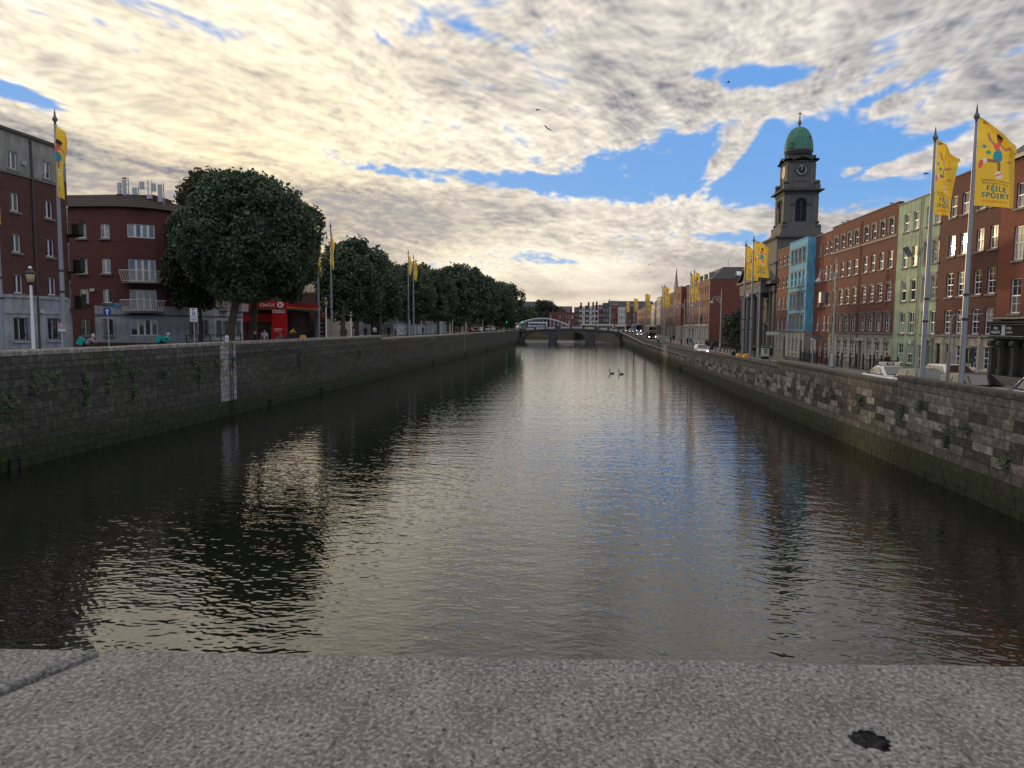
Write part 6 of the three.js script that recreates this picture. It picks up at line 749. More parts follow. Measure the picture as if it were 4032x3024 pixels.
const pole0 = (() => { const t = thing('flagpole', 'tapered grey steel flagpole', 'flagpole', [0, 0, 0], 0, 'flagpoles along the quays'); part('pole', new MB().rod(V(0, 0, 0), V(0, 5, 0), 0.125, 0.115, 14).rod(V(0, 5, 0), V(0, 12.6, 0), 0.112, 0.062, 14), M.steel, t); part('collar', new MB().rod(V(0, 3.9, 0), V(0, 4.0, 0), 0.15, 0.15, 14).rod(V(0, 5.0, 0), V(0, 5.1, 0), 0.14, 0.14, 14).rod(V(0, 0, 0), V(0, 0.15, 0), 0.2, 0.18, 14), M.iron, t); part('finial', new MB().lathe([[0.001, 12.55], [0.07, 12.6], [0.05, 12.68], [0.12, 12.78], [0.13, 12.86], [0.06, 12.98], [0.035, 13.2], [0.001, 13.4]], 0, 0, 0, 12), std(0.10, 0.11, 0.13, 0.5), t); return t; })();
let firstPole = true;
function pole(x, y, z, topY, label) { const s = (topY - y) / 13.4; if (firstPole) { firstPole = false; pole0.position.set(x, y, z); pole0.scale.y = s; pole0.userData.label = label; return pole0; } const c = copyOf(pole0, label, [x, y, z]); c.scale.y = s; return c; }
[[-34.0, 16.75, 'nearest flagpole on the right, carrying the widest yellow flag', { w: 1.95, h: 4.6, yaw: 0.12, wave: 0.07, fold: 0.24, droop: 0.35, seed: 3 }, 'largest yellow flag at the right, its upper corner folded over, reading FÉILE SPÓIRT'], [-37.7, 16.8, 'second flagpole from the right edge, in front of the green house', { w: 1.55, h: 4.4, yaw: 0.35, wave: 0.16, furl: 0.35, fold: 0.13, droop: 0.55, seed: 4 }, 'yellow flag left of the largest one, half curled along its fly edge'], [-74.5, 16.2, 'right pole of the pair in front of the church', { w: 1.75, h: 4.3, yaw: 0.15, wave: 0.12, furl: 0.12, fold: 0.10, droop: 0.5, seed: 5 }, 'yellow flag before the church portico, the wider of its pair'], [-77.9, 16.1, 'left pole of the pair in front of the church', { w: 1.5, h: 4.3, yaw: 0.25, wave: 0.14, furl: 0.25, fold: 0.16, droop: 0.4, seed: 6 }, 'yellow flag before the church portico, the narrower left one of its pair'], [-111.9, 15.9, 'right pole of the pair in front of the orange brick block', { w: 1.4, h: 4.9, yaw: 0.5, wave: 0.2, furl: 0.75, droop: 0.6, seed: 7 }, 'furled yellow flag before the orange brick block, right of two'], [-115.5, 15.85, 'left pole of the pair in front of the orange brick block', { w: 1.5, h: 5.0, yaw: 0.7, wave: 0.2, furl: 0.75, droop: 0.9, seed: 8 }, 'furled yellow flag before the orange brick block, left of two'], [-150.8, 15.9, 'right pole of the pair beside the cream house', { w: 1.4, h: 4.5, yaw: 0.2, wave: 0.2, furl: 0.5, fold: 0.1, seed: 9 }, 'yellow flag beside the dark brown house, right of two'], [-154.6, 15.95, 'left pole of the pair beside the cream house', { w: 1.5, h: 4.8, yaw: 0.6, wave: 0.2, furl: 0.7, droop: 0.7, seed: 10 }, 'yellow flag beside the cream house, left of two'], [-190, 16, 'right pole of the pair above the double deck bus', { w: 1.4, h: 4.6, yaw: 0.3, wave: 0.2, furl: 0.6, seed: 11 }, 'small yellow flag above the double deck bus, right of two'], [-194.2, 16, 'left pole of the pair above the double deck bus', { w: 1.4, h: 4.8, yaw: 0.6, wave: 0.2, furl: 0.7, seed: 12 }, 'small yellow flag above the double deck bus, left of two'], [-230, 16.4, 'right pole of the pair beside the blue coach', { w: 1.4, h: 4.6, yaw: 0.3, wave: 0.2, furl: 0.6, seed: 13 }, 'tiny yellow flag above the blue coach, right of two'], [-234, 16.4, 'left pole of the pair beside the blue coach', { w: 1.4, h: 4.6, yaw: 0.5, wave: 0.2, furl: 0.65, seed: 14 }, 'tiny yellow flag above the blue coach, left of two'], [-272, 16.9, 'farthest flagpole on the right, near the end of the stone bridge', { w: 1.4, h: 4.6, yaw: 0.4, wave: 0.2, furl: 0.6, seed: 15 }, 'farthest yellow flag on the right, in front of the white house']].forEach(([z, top, l, fo, fl]) => { const y = yR(z) - 0.05; pole(17.25, y, z, top, l); flag([17.25, y + (top - y) * 0.958, z], fl, fo); });
[[-31.4, 16.2, 'leftmost flagpole, cut by the left edge of the picture', { w: 1.2, h: 4.6, yaw: -0.72, wave: 0.15, furl: 0.3, droop: 0.9, seed: 21 }, 'yellow flag cut by the left edge of the picture'], [-35.5, 17.9, 'tall flagpole in front of the left apartment building', { w: 1.25, h: 4.3, yaw: -0.66, wave: 0.2, furl: 0.35, droop: 0.8, seed: 22 }, 'twisted yellow flag in front of the left apartment building'], [-72.7, 15.6, 'shorter flagpole beside the petrol station, partly behind the big tree', { w: 1.2, h: 3.6, yaw: -0.95, wave: 0.12, furl: 0.4, droop: 0.4, seed: 23 }, 'yellow flag glowing against the sun at the edge of the big tree'], [-76.6, 18.1, 'taller flagpole right of the petrol station', { w: 1.25, h: 4.6, yaw: -0.93, wave: 0.12, furl: 0.3, droop: 1.6, seed: 24 }, 'slim yellow flag on the taller pole by the petrol station'], [-112, 18.9, 'flagpole rising behind the second tree of the left row', { w: 1.2, h: 3.6, yaw: -0.9, wave: 0.15, furl: 0.3, droop: 1.2, seed: 25 }, 'small yellow flag above the left row of trees, left of two'], [-115.5, 18.4, 'flagpole rising through the left row, right of two', { w: 1.2, h: 3.8, yaw: -0.8, wave: 0.15, furl: 0.3, droop: 1.4, seed: 26 }, 'small yellow flag above the left row of trees, right of two']].forEach(([z, top, l, fo, fl]) => { const y = yL(z) - 0.02; pole(-27.35, y, z, top, l); flag([-27.35, y + (top - y) * 0.935, z], fl, fo); });

// ---------- lamps, signs, bins, bollards ----------
{
  const t = thing('street_lamp', 'ornate grey lamp post with scrolled arm in front of the long red brick terrace', 'street lamp', [26.2, yR(-77), -77], 0, 'ornate scrolled lamp posts on the right quay'), m = M.lampGrey;
  part('base', new MB().lathe([[0.001, 0], [0.28, 0], [0.28, 0.25], [0.22, 0.35], [0.2, 1.25], [0.15, 1.4], [0.001, 1.4]], 0, 0, 0, 12), m, t); part('pole', new MB().lathe([[0.001, 1.38], [0.12, 1.4], [0.11, 4.4], [0.14, 4.45], [0.14, 4.6], [0.095, 4.7], [0.08, 9.4], [0.12, 9.5], [0.12, 9.7], [0.06, 9.8], [0.05, 10.9], [0.09, 11.0], [0.03, 11.15], [0.001, 11.5]], 0, 0, 0, 12), m, t);
  const a = []; for (let k = 0; k <= 14; k++) { const q = Math.PI * (k / 14) * 0.98; a.push(V(-0.85 + 0.85 * Math.cos(q), 9.2 + 0.95 * Math.sin(q), 0)); } const arm = new MB().tube(a, 0.045, 6, 30); for (const [x, y, r] of [[-0.45, 9.45, 0.34], [-0.42, 9.45, 0.17], [-0.98, 9.7, 0.2], [-0.12, 8.95, 0.14]]) arm.at(new THREE.TorusGeometry(r, 0.028, 6, 20), x, y, 0); arm.rod(V(0, 9.0, 0), V(-0.5, 9.15, 0), 0.03).rod(V(0, 9.75, 0), V(-0.6, 9.85, 0), 0.03); part('arm', arm, m, t);
  const ln = part('lantern', new MB().lathe([[0.03, 0.42], [0.06, 0.4], [0.08, 0.25], [0.2, 0.18], [0.27, 0.0], [0.38, -0.06], [0.38, -0.1], [0.001, -0.1]], -1.7, 9.0, 0, 16), m, t); part('globe', new MB().at(new THREE.SphereGeometry(0.2, 14, 8, 0, 6.3, 1.57, 1.57), -1.7, 8.89, 0), phy(0.5, 0.52, 0.5, 0.15), ln);
  [['ornate lamp post between the flagpoles and the church columns', 26.1, -107.9], ['ornate lamp post in front of the dark garden tree', 26, -136], ['ornate lamp post beside the gothic front with finial', 26, -183], ['ornate lamp post behind the flagpoles before the orange brick block', 26, -160], ['farthest ornate lamp post, near the double deck bus', 26, -225]].forEach(([l, x, z]) => copyOf(t, l, [x, yR(z), z]));
}
{
  const t = thing('lamp_post', 'slim white lamp post with a yellowish glass lantern before the left apartment building', 'street lamp', [-27.4, 4.5, -33.4], 0, 'lantern posts on the left quay');
  part('pole', new MB().lathe([[0.001, 0], [0.13, 0], [0.12, 0.8], [0.085, 0.9], [0.06, 4.15], [0.001, 4.2]], 0, 0, 0, 12), M.white, t); const l = part('lantern', new MB().lathe([[0.001, 4.15], [0.14, 4.2], [0.16, 4.32], [0.001, 4.33]], 0, 0, 0, 8).lathe([[0.001, 4.95], [0.27, 4.78], [0.25, 4.72], [0.001, 4.72]], 0, 0, 0, 8), M.iron, t); part('glass', new MB().lathe([[0.001, 4.33], [0.15, 4.331], [0.21, 4.72], [0.001, 4.721]], 0, 0, 0, 8), std(0.42, 0.34, 0.16, 0.4), l); part('knob', new MB().at(new THREE.SphereGeometry(0.085, 10, 8), 0, 5.02, 0), M.white, l);
  copyOf(t, 'lantern post between the two flagpoles by the price totem', [-27.4, 4.6, -75]); const c = copyOf(t, 'lantern post among the pedestrians under the first trees', [-27.6, 4.7, -84]); c.scale.y = 0.72;
}
{
  const t = thing('traffic_signal', 'thin grey pole with an outreach arm and black signal head behind the nearest right flagpole', 'traffic signal', [17.35, yR(-35.4), -35.4]); part('pole', new MB().rod(V(0, 0, 0), V(0, 2.4, 0), 0.085, 0.08, 10).rod(V(0, 2.4, 0), V(0.02, 4.0, 0), 0.05, 0.045, 8).tube([V(0.02, 3.95, 0), V(0.12, 4.15, 0), V(0.5, 4.2, 0), V(1.4, 4.22, 0)], 0.035), std(0.17, 0.17, 0.19, 0.5), t);
  const h = part('signal_head', new MB().cb(1.02, 2.25, -0.1, 0.26, 0.62, 0.22).cb(1.02, 2.25, -0.22, 0.36, 0.72, 0.02), M.black, t); part('lens', new MB().at(new THREE.CircleGeometry(0.09, 14), 1.02, 2.05, 0.012), std(0.02, 0.05, 0.04, 0.3), h);
}
function discSign(label, pos, post, draw, w, h, round, ry = 0) { const t = thing('road_sign', label, 'sign', pos, ry); part('post', new MB().rod(V(0, 0, -0.05), V(0, post, -0.05), 0.04, 0.04, 8), M.lampGrey, t); const tex = canvasTex(128, Math.round(128 * h / w), draw), g = new MB(); if (round) g.at(new THREE.CylinderGeometry(w / 2, w / 2, 0.02, 24), 0, post, -0.012, Math.PI / 2); else g.box(-w / 2, w / 2, post - h / 2, post + h / 2, -0.022, -0.003); const pl = part('plate', g, M.lampGrey, t), f = new MB(); if (round) f.at(new THREE.CircleGeometry(w / 2, 24), 0, post, 0.004); else f.quad(V(-w / 2, post - h / 2, 0.003), V(w / 2, post - h / 2, 0.003), V(w / 2, post + h / 2, 0.003), V(-w / 2, post + h / 2, 0.003), UV01); part('sign_face', f, std(1, 1, 1, 0.5, { map: tex }), pl); return t; }
discSign('round blue sign with a white upward arrow before the red brick building', [-33.2, 4.4, -47.4], 3.2, (g) => { g.fillStyle = '#1b4fa0'; g.fillRect(0, 0, 128, 128); g.fillStyle = '#e8ecf2'; g.beginPath(); g.moveTo(64, 18); g.lineTo(98, 56); g.lineTo(76, 52); g.lineTo(76, 108); g.lineTo(52, 108); g.lineTo(52, 52); g.lineTo(30, 56); g.fill(); }, 0.62, 0.62, true);
discSign('white parking sign with a blue P and arrow left of the big tree trunk', [-31, 4.5, -54.8], 3.0, (g, w, h) => { g.fillStyle = '#e6e9ec'; g.fillRect(0, 0, w, h); g.strokeStyle = '#222'; g.lineWidth = 5; g.strokeRect(3, 3, w - 6, h - 6); g.fillStyle = '#1d1d22'; g.fillRect(46, 24, 46, 12); g.beginPath(); g.moveTo(28, 30); g.lineTo(56, 12); g.lineTo(56, 48); g.fill(); g.fillStyle = '#1f3f8c'; g.fillRect(38, 62, 52, 60); g.fillStyle = '#fff'; g.font = 'bold 52px sans-serif'; g.textAlign = 'center'; g.fillText('P', 64, 111); g.fillStyle = '#333a44'; for (let k = 0; k < 4; k++) g.fillRect(18, 140 + k * 24, 92, 10); }, 0.62, 1.15, false, 0.25);
discSign('small square no stopping sign fixed to the left flagpole', [-27.2, 4.5, -35.15], 2.05, (g, w, h) => { g.fillStyle = '#8d949c'; g.fillRect(0, 0, w, h); g.fillStyle = '#cfd3d8'; g.beginPath(); g.arc(64, 56, 42, 0, 7); g.fill(); g.strokeStyle = '#a8202a'; g.lineWidth = 11; g.beginPath(); g.arc(64, 56, 38, 0, 7); g.moveTo(36, 30); g.lineTo(92, 84); g.moveTo(92, 30); g.lineTo(36, 84); g.stroke(); g.fillStyle = '#dfe2e6'; g.fillRect(14, 116, 100, 34); g.fillStyle = '#555'; g.fillRect(28, 128, 72, 8); }, 0.36, 0.48, false, 0.5);
{
  const s = thing('finger_sign', 'white pointed direction sign before the church columns', 'sign', [26.3, yR(-104), -104]); part('post', new MB().rod(V(0, 0, 0), V(0, 3.9, 0), 0.04), M.lampGrey, s); part('board', new MB().ext([[-0.1, 3.3], [1.5, 3.3], [1.75, 3.55], [1.5, 3.8], [-0.1, 3.8]], 0.05), M.offwhite, s);
  const p = thing('street_sign', 'dark blue grey sign board on a post before the bright red house', 'sign', [26.5, yR(-84.2), -84.2]); part('post', new MB().rod(V(0, 0, 0), V(0, 3.2, 0), 0.055), M.lampGrey, p); part('board', new MB().box(-0.1, 1.0, 2.9, 3.3, -0.05, 0.05), std(0.10, 0.12, 0.15, 0.5), p);
  const b = thing('litter_bin', 'green and white bin on the pavement before the red brown house', 'bin', [25.3, yR(-100.5), -100.5]); part('body', new RoundedBoxGeometry(0.95, 1.15, 0.85, 2, 0.06), std(0.42, 0.44, 0.42, 0.6), b, 0, 0.95, 0); part('lid', new RoundedBoxGeometry(1.05, 0.3, 0.95, 2, 0.09), std(0.04, 0.12, 0.06, 0.5), b, 0, 1.68, 0); part('foot', new MB().cb(0, 0.19, 0, 0.9, 0.38, 0.8), M.black, b); part('badge', new MB().at(new THREE.CircleGeometry(0.2, 16), 0, 1.0, 0.428), std(0.12, 0.10, 0.08, 0.6), b); part('stripe', new MB().box(-0.3, 0.3, 1.28, 1.38, 0.426, 0.435), M.black, b);
  const k = thing('litter_bin', 'black bin among the bollards beside the garden railing', 'bin', [25.8, yR(-143), -143]); part('body', new MB().lathe([[0.001, 0], [0.36, 0], [0.42, 1.2], [0.001, 1.2]], 0, 0, 0, 12), M.black, k); part('lid', new MB().lathe([[0.46, 1.2], [0.46, 1.35], [0.2, 1.5], [0.001, 1.5]], 0, 0, 0, 12), M.iron, k);
}
{
  const t = thing('lifebuoy_box', 'yellow lifebuoy box beside the right flagpoles before the church', 'lifebuoy box', [17.4, 3.05, -76.6], 0.3, 'yellow lifebuoy boxes on the quays'); part('post', new MB().rod(V(0, -0.5, 0), V(0, 0.2, 0), 0.05), M.lampGrey, t); part('shell', new MB().ext([[-0.42, 0], [0.42, 0], [0.42, 0.75], [0.25, 1.02], [-0.25, 1.02], [-0.42, 0.75]], 0.28, -0.14, [], 0.03), M.yellow, t); part('ring', new MB().at(new THREE.TorusGeometry(0.25, 0.07, 8, 20), 0, 0.48, 0.19), M.orange, t); part('label_strip', new MB().box(-0.25, 0.25, 0.06, 0.16, 0.172, 0.18), M.white, t);
  copyOf(t, 'yellow lifebuoy box half hidden behind the left pole before the church', [17.5, 3.0, -80.2], 0.3); copyOf(t, 'yellow lifebuoy box on the left wall before the red petrol sign', [-26.75, 5.0, -66.8], 0.7).scale.setScalar(0.75); const c = copyOf(t, 'yellow marker box low on the left road by the low wall', [-32.5, 4.4, -49.8], 0.3); c.scale.setScalar(0.6);
}
{
  const ORD = ['first', 'second', 'third', 'fourth', 'fifth', 'sixth', 'seventh', 'eighth', 'ninth', 'tenth', 'eleventh', 'twelfth', 'thirteenth']; const g = new MB().lathe([[0.001, 0], [0.1, 0], [0.1, 0.85], [0.12, 0.88], [0.12, 0.95], [0.07, 1.06], [0.001, 1.1]], 0, 0, 0, 10).geo(), zs = [-164, -158.5, -153, -148, -141, -136.2, -132, -128.2, -125.5, -123.3, -118.5, -115.6, -113.2]; zs.forEach((z, i) => { const t = tag(part('bollard', g, M.black, scene, 25.3, yR(z), z), 'black kerb bollard, ' + (i ? ORD[zs.length - 1 - i] + ' from the near end of the row by the garden railing' : 'farthest of the row by the garden railing'), 'bollard', 'black bollards along the right kerb'); part('band', new MB().rod(V(0, 0.72, 0), V(0, 0.77, 0), 0.106), M.offwhite, t); });
  const sg = new MB().lathe([[0.001, 0], [0.09, 0], [0.05, 0.06], [0.045, 0.55], [0.001, 0.56]], 0, 0, 0, 8).geo(), bg = new MB().rod(V(0, 0.3, 0), V(0, 0.42, 0), 0.05).geo(); [-87.8, -91.2, -94.8, -116.2, -119, -122.1, -125.4, -128.7, -135, -141.3, -146.4].forEach((z, i) => { const t = tag(part('lane_post', sg, M.black, scene, z > -100 ? 24.5 : 23.15, yR(z) - 0.1, z), 'short banded lane post, ' + (z > -100 ? ['nearest', 'middle', 'farthest'][i] + ' of the three near the green bin' : ORD[i - 3] + ' from the near end along the red cycle lane'), 'bollard', z > -100 ? 'lane posts near the green bin' : 'lane posts along the red cycle lane'); part('white_band', bg, M.white, t); });
}
function railing(label, x, z0, z1, kind) {             // iron railing along the right pavement
  const L = z0 - z1, t = thing('railing', label, 'railing', [x, yR((z0 + z1) / 2), z1], -Math.PI / 2), bars = Math.round(L / (kind === 'cross' ? 0.9 : 0.16)), bg = new MB().box(-0.012, 0.012, 0.1, 1.25, -0.012, 0.012).geo(), pg = new MB().box(-0.06, 0.06, 0, 1.35, -0.06, 0.06).lathe([[0.001, 1.35], [0.09, 1.38], [0.1, 1.47], [0.04, 1.58], [0.001, 1.72]], 0, 0, 0, 8).geo();
  part('rails', new MB().box(0, L, 1.14, 1.19, -0.02, 0.02).box(0, L, 0.12, 0.17, -0.02, 0.02), M.black, t); part('plinth', new MB().box(0, L, -0.2, 0.1, -0.12, 0.12), M.stoneDark, t);
  for (let k = 0; k <= Math.round(L / 1.7); k++) part('post', pg, M.black, t, Math.min(L, k * 1.7), 0, 0);
  if (kind === 'cross') for (let k = 0; k < bars; k++) { const x0 = k * L / bars, x1 = (k + 1) * L / bars; part('cross_bar', new MB().rod(V(x0, 0.17, 0), V(x1, 1.14, 0), 0.018, 0.018, 5).rod(V(x0, 1.14, 0.02), V(x1, 0.17, 0.02), 0.018, 0.018, 5), M.black, t); } else if (L < 20) for (let k = 1; k < bars; k++) part('bar', bg, M.black, t, k * L / bars, 0, 0); else { const m = new MB(); for (let k = 1; k < bars; k++) m.at(bg, k * L / bars, 0, 0); stuff('bars', m, M.black, t); }
  return t;
}
railing('black cross braced iron railing left of the red door', 27.6, -78.2, -84.6, 'cross'); railing('black cross braced iron railing right of the red door', 27.6, -70.4, -75.9, 'cross'); railing('black iron railing with spiked posts before the green house', 27.6, -64.8, -70, 'bar');
{ const t = railing('black slatted railing before the bright red house', 27.6, -86.2, -92.4, 'bar'), L = 6.2; for (const y of [0.4, 0.62, 0.84]) part('slat', new MB().box(0, L, y, y + 0.12, 0.03, 0.05), M.black, t); }
railing('long dark iron railing in front of the garden tree', 29.3, -129.5, -171, 'bar');
{ const t = thing('low_wall', 'low red brick wall and railing along the left side road', 'wall', [-31, 4.35, -58.9], 0); part('wall', new MB().box(-12, -0.2, 0, 0.75, -0.3, 0), brick(0.12, 0.045, 0.035), t); const t2 = thing('railing', 'thin black railing with posts before the grey ground floor, behind the cyclist', 'railing', [-34.2, 4.6, -59.2], Math.PI / 2); for (let k = 0; k <= 8; k++) part('post', new MB().box(k * 2 - 0.04, k * 2 + 0.04, 0, 1.25, -0.04, 0.04), M.black, t2); part('rail', new MB().box(0, 16, 1.15, 1.22, -0.03, 0.03).box(0, 16, 0.5, 0.62, -0.03, 0.03), M.black, t2); }
{ const t = thing('white_marker', 'small white rounded marker plate on the wall beside the big tree trunk', 'marker', [-26.6, 5.45, -51.6]); part('plate', new MB().ext([[-0.14, 0], [0.14, 0], [0.14, 0.4], [0.08, 0.5], [-0.08, 0.5], [-0.14, 0.4]], 0.04), M.white, t); part('symbol', new MB().at(new THREE.TorusGeometry(0.07, 0.02, 6, 16), 0, 0.25, 0.05), std(0.05, 0.1, 0.3, 0.5), t); }
[-108, -120, -133, -143, -158, -166, -170, -174, -186, -205].forEach((z, i) => { const t = thing('post', ['grey post by the first trees of the left row', 'grey post beside the bus shelter', 'pale post before the hoarding, left one', 'pale post before the hoarding, right one', 'thick white post left of the site cabin', 'tall pale post at the hoarding end, first of three', 'tall pale post at the hoarding end, second of three', 'tall pale post at the hoarding end, third of three', 'grey post beyond the site cabin', 'grey post near the parked cars on the left'][i], 'post', [-28.2 - (i % 3) * 0.9, 4.95, z]); part('pole', new MB().rod(V(0, 0, 0), V(0, i > 4 ? 3.6 : 2.6, 0), 0.1, 0.09, 8), i > 3 ? M.offwhite : M.lampGrey, t); part('cap', new MB().cb(0, (i > 4 ? 3.6 : 2.6) + 0.06, 0, 0.3, 0.12, 0.3), M.lampGrey, t); });
// lit green signals at the far junction
[[-29.5, 8.3, -262, 'farthest left lit green traffic signal under the trees'], [-28.5, 8.4, -276, 'lit green traffic signal in the middle under the trees'], [-24.6, 8.6, -303, 'lit green traffic signal at the left end of the stone bridge']].forEach(([x, y, z, l]) => { const t = thing('traffic_signal', l, 'traffic signal', [x, 4.95, z]), h = y - 4.95; part('pole', new MB().rod(V(0, 0, 0), V(0, h + 0.6, 0), 0.07), M.iron, t); const s = part('signal_head', new MB().cb(0, h + 0.25, 0.1, 0.36, 1.0, 0.2), M.black, t); part('signal_light', new MB().at(new THREE.CircleGeometry(0.16, 14), 0, h, 0.21), std(0.01, 0.1, 0.06, 0.4, { emissive: rgb(0.05, 1, 0.6), emissiveIntensity: 2.2 }), s); const p = new THREE.PointLight(rgb(0.05, 1, 0.6), 0.6); p.position.set(0, h, 0.3); t.add(p); });

// ---------- vehicles ----------
function loft(rings, close = true) { const g = new THREE.BufferGeometry(), p = [], ix = [], n = rings[0].length; rings.forEach((r) => r.forEach((q) => p.push(...q))); for (let i = 1; i < rings.length; i++) for (let k = 0; k < n; k++) { const a = (i - 1) * n + k, b = (i - 1) * n + (k + 1) % n, c = i * n + k, d = i * n + (k + 1) % n; ix.push(a, b, c, b, d, c); } if (close) { for (let k = 1; k < n - 1; k++) { ix.push(0, k + 1, k); const o = (rings.length - 1) * n; ix.push(o, o + k, o + k + 1); } } g.setAttribute('position', new THREE.Float32BufferAttribute(p, 3)); g.setIndex(ix); g.computeVertexNormals(); return g; }
const carPaint = (r, g, b) => phy(r, g, b, 0.35, { clearcoat: 1, clearcoatRoughness: 0.05 });
const headM = std(0.75, 0.75, 0.72, 0.15), headOn = std(0.9, 0.85, 0.75, 0.2, { emissive: rgb(1, 0.92, 0.78), emissiveIntensity: 3 }), tailM = std(0.35, 0.01, 0.01, 0.2), tailOn = std(0.4, 0.01, 0.01, 0.3, { emissive: rgb(1, 0.06, 0.04), emissiveIntensity: 1.6 });
function car(label, category, pos, ry, o) {            // local +z is the front
  const { L = 4.4, W = 1.8, H = 1.46, body = carPaint(0.5, 0.5, 0.5), type = 'sedan', lit = false, tail = false } = o, t = thing('parked_car', label, category, pos, ry, o.group), w = W / 2, hb = H * 0.62, suv = type === 'suv';
  const ring = (z, wb, y0, y1) => [[-wb * 0.86, y0, z], [-wb, y0 + 0.13, z], [-wb * 1.0, (y0 + y1) / 2 + 0.06, z], [-wb * 0.97, y1 - 0.08, z], [-wb * 0.86, y1, z], [0, y1 + 0.025, z], [wb * 0.86, y1, z], [wb * 0.97, y1 - 0.08, z], [wb, (y0 + y1) / 2 + 0.06, z], [wb, y0 + 0.13, z], [wb * 0.86, y0, z], [0, y0 - 0.02, z]];
  const l = L / 2, tr = type === 'sedan' ? hb * 0.98 : hb * 0.99; part('body', loft([ring(-l, w * 0.72, 0.42, tr * 0.80), ring(-l + 0.08, w * 0.88, 0.30, tr * 0.94), ring(-l + 0.4, w * 0.97, 0.24, tr), ring(-0.6, w, 0.22, hb), ring(0.5, w, 0.22, hb), ring(l * 0.45, w * 0.99, 0.22, hb * 0.97), ring(l - 0.5, w * 0.95, 0.24, hb * 0.86), ring(l - 0.12, w * 0.85, 0.28, hb * 0.76), ring(l, w * 0.68, 0.36, hb * 0.66)].reverse()), body, t);
  const zr = type === 'sedan' ? -l + 0.75 : -l + 0.12, c = [[zr, hb - 0.03, w * 0.9], [type === 'sedan' ? zr + 0.85 : zr + 0.42, H - 0.05, w * 0.70], [-0.3, H, w * 0.72], [0.28, H - 0.035, w * 0.71], [l * 0.5 + 0.08, hb - 0.05, w * 0.9]], cr = ([z, y, wr], i) => { const e = i === 0 || i === 4; return e ? [[-wr, y, z], [-wr, y + 0.01, z], [-wr * 0.8, y + 0.02, z], [wr * 0.8, y + 0.02, z], [wr, y + 0.01, z], [wr, y, z]] : [[-w * 0.93, hb - 0.02, z], [-wr - 0.03, y - 0.09, z], [-wr * 0.86, y, z], [wr * 0.86, y, z], [wr + 0.03, y - 0.09, z], [w * 0.93, hb - 0.02, z]]; };
  part('cabin', loft(c.map(cr).reverse()), o.roof || body, t);
  const gl = new MB(), Q = (a, b, s) => V(lerp(a.x, b.x, s), lerp(a.y, b.y, s), lerp(a.z, b.z, s)), f = 0.012, R4 = cr(c[3], 3), R1 = cr(c[1], 1);
  const A = V(-w * 0.84, hb + 0.035, l * 0.5 + 0.02), B = V(w * 0.84, hb + 0.035, l * 0.5 + 0.02), Cc = V(w * 0.62, H - 0.075, 0.335), D = V(-w * 0.62, H - 0.075, 0.335), up = V(0, 0.03, 0.035); part('windscreen', new MB().quad(A.clone().add(up), B.clone().add(up), Cc.clone().add(up), D.clone().add(up)), carGlass, t);
  const zb = c[1][0], rb = V(0, 0.02, -0.035); part('rear_window', new MB().quad(V(w * 0.78, hb + 0.06, zr + (type === 'sedan' ? 0.1 : 0.06)).add(rb), V(-w * 0.78, hb + 0.06, zr + (type === 'sedan' ? 0.1 : 0.06)).add(rb), V(-w * 0.6, H - 0.11, zb - 0.06).add(rb), V(w * 0.6, H - 0.11, zb - 0.06).add(rb)), carGlass, t);
  for (const s of [-1, 1]) { const x0 = s * (w * 0.93 + f), x1 = s * (w * 0.74 + f + 0.02), zs = [[zb - 0.15, -0.62, zb + 0.08, -0.58], [-0.54, 0.42, -0.5, 0.22], [0.5, l * 0.5 - 0.12, 0.3, 0.36]]; zs.slice(0, 2).forEach(([a, b, ta, tb]) => { const q = [V(x0, hb + 0.03, a), V(x0, hb + 0.03, b + (b > 0 ? 0.25 : 0)), V(x1, H - 0.13, tb), V(x1, H - 0.13, ta)]; part('side_window', new MB().quad(...(s > 0 ? q.reverse() : q)), carGlass, t); }); part('mirror', new RoundedBoxGeometry(0.2, 0.13, 0.1, 2, 0.04), o.roof || body, t, s * (w + 0.08), hb + 0.08, 0.62); }
  const wg = new MB().at(new THREE.CylinderGeometry(suv ? 0.36 : 0.32, suv ? 0.36 : 0.32, 0.2, 20), 0, 0, 0, 0, 0, Math.PI / 2).geo(), rg = new MB().at(new THREE.CylinderGeometry(0.2, 0.2, 0.22, 12), 0, 0, 0, 0, 0, Math.PI / 2).geo(); for (const s of [-1, 1]) for (const z of [l - 0.85, -l + 0.8]) { const k = part('wheel', wg, M.tyre, t, s * (w - 0.1), suv ? 0.36 : 0.32, z); part('rim', rg, M.chrome, k); }
  for (const s of [-1, 1]) { part('headlight', new RoundedBoxGeometry(0.34, 0.13, 0.1, 2, 0.04), lit ? headOn : headM, t, s * w * 0.66, hb * 0.66, l - 0.08); part('tail_light', new RoundedBoxGeometry(0.26, 0.15, 0.1, 2, 0.04), tail ? tailOn : tailM, t, s * w * 0.72, hb * 0.78, -l + 0.04); if (lit) { const p = new THREE.PointLight(rgb(1, 0.92, 0.78), 0.15); p.position.set(s * w * 0.66, hb * 0.66, l + 0.1); t.add(p); } }
  part('grille', new RoundedBoxGeometry(0.8, 0.14, 0.08, 2, 0.03), M.black, t, 0, hb * 0.5, l - 0.03); part('number_plate', new MB().cb(0, hb * 0.34, l + 0.0, 0.5, 0.11, 0.04), M.offwhite, t);
  return t;
}
const silver = carPaint(0.42, 0.43, 0.45), whiteP = carPaint(0.62, 0.63, 0.64), blackP = carPaint(0.015, 0.015, 0.017), greyP = carPaint(0.16, 0.17, 0.18);
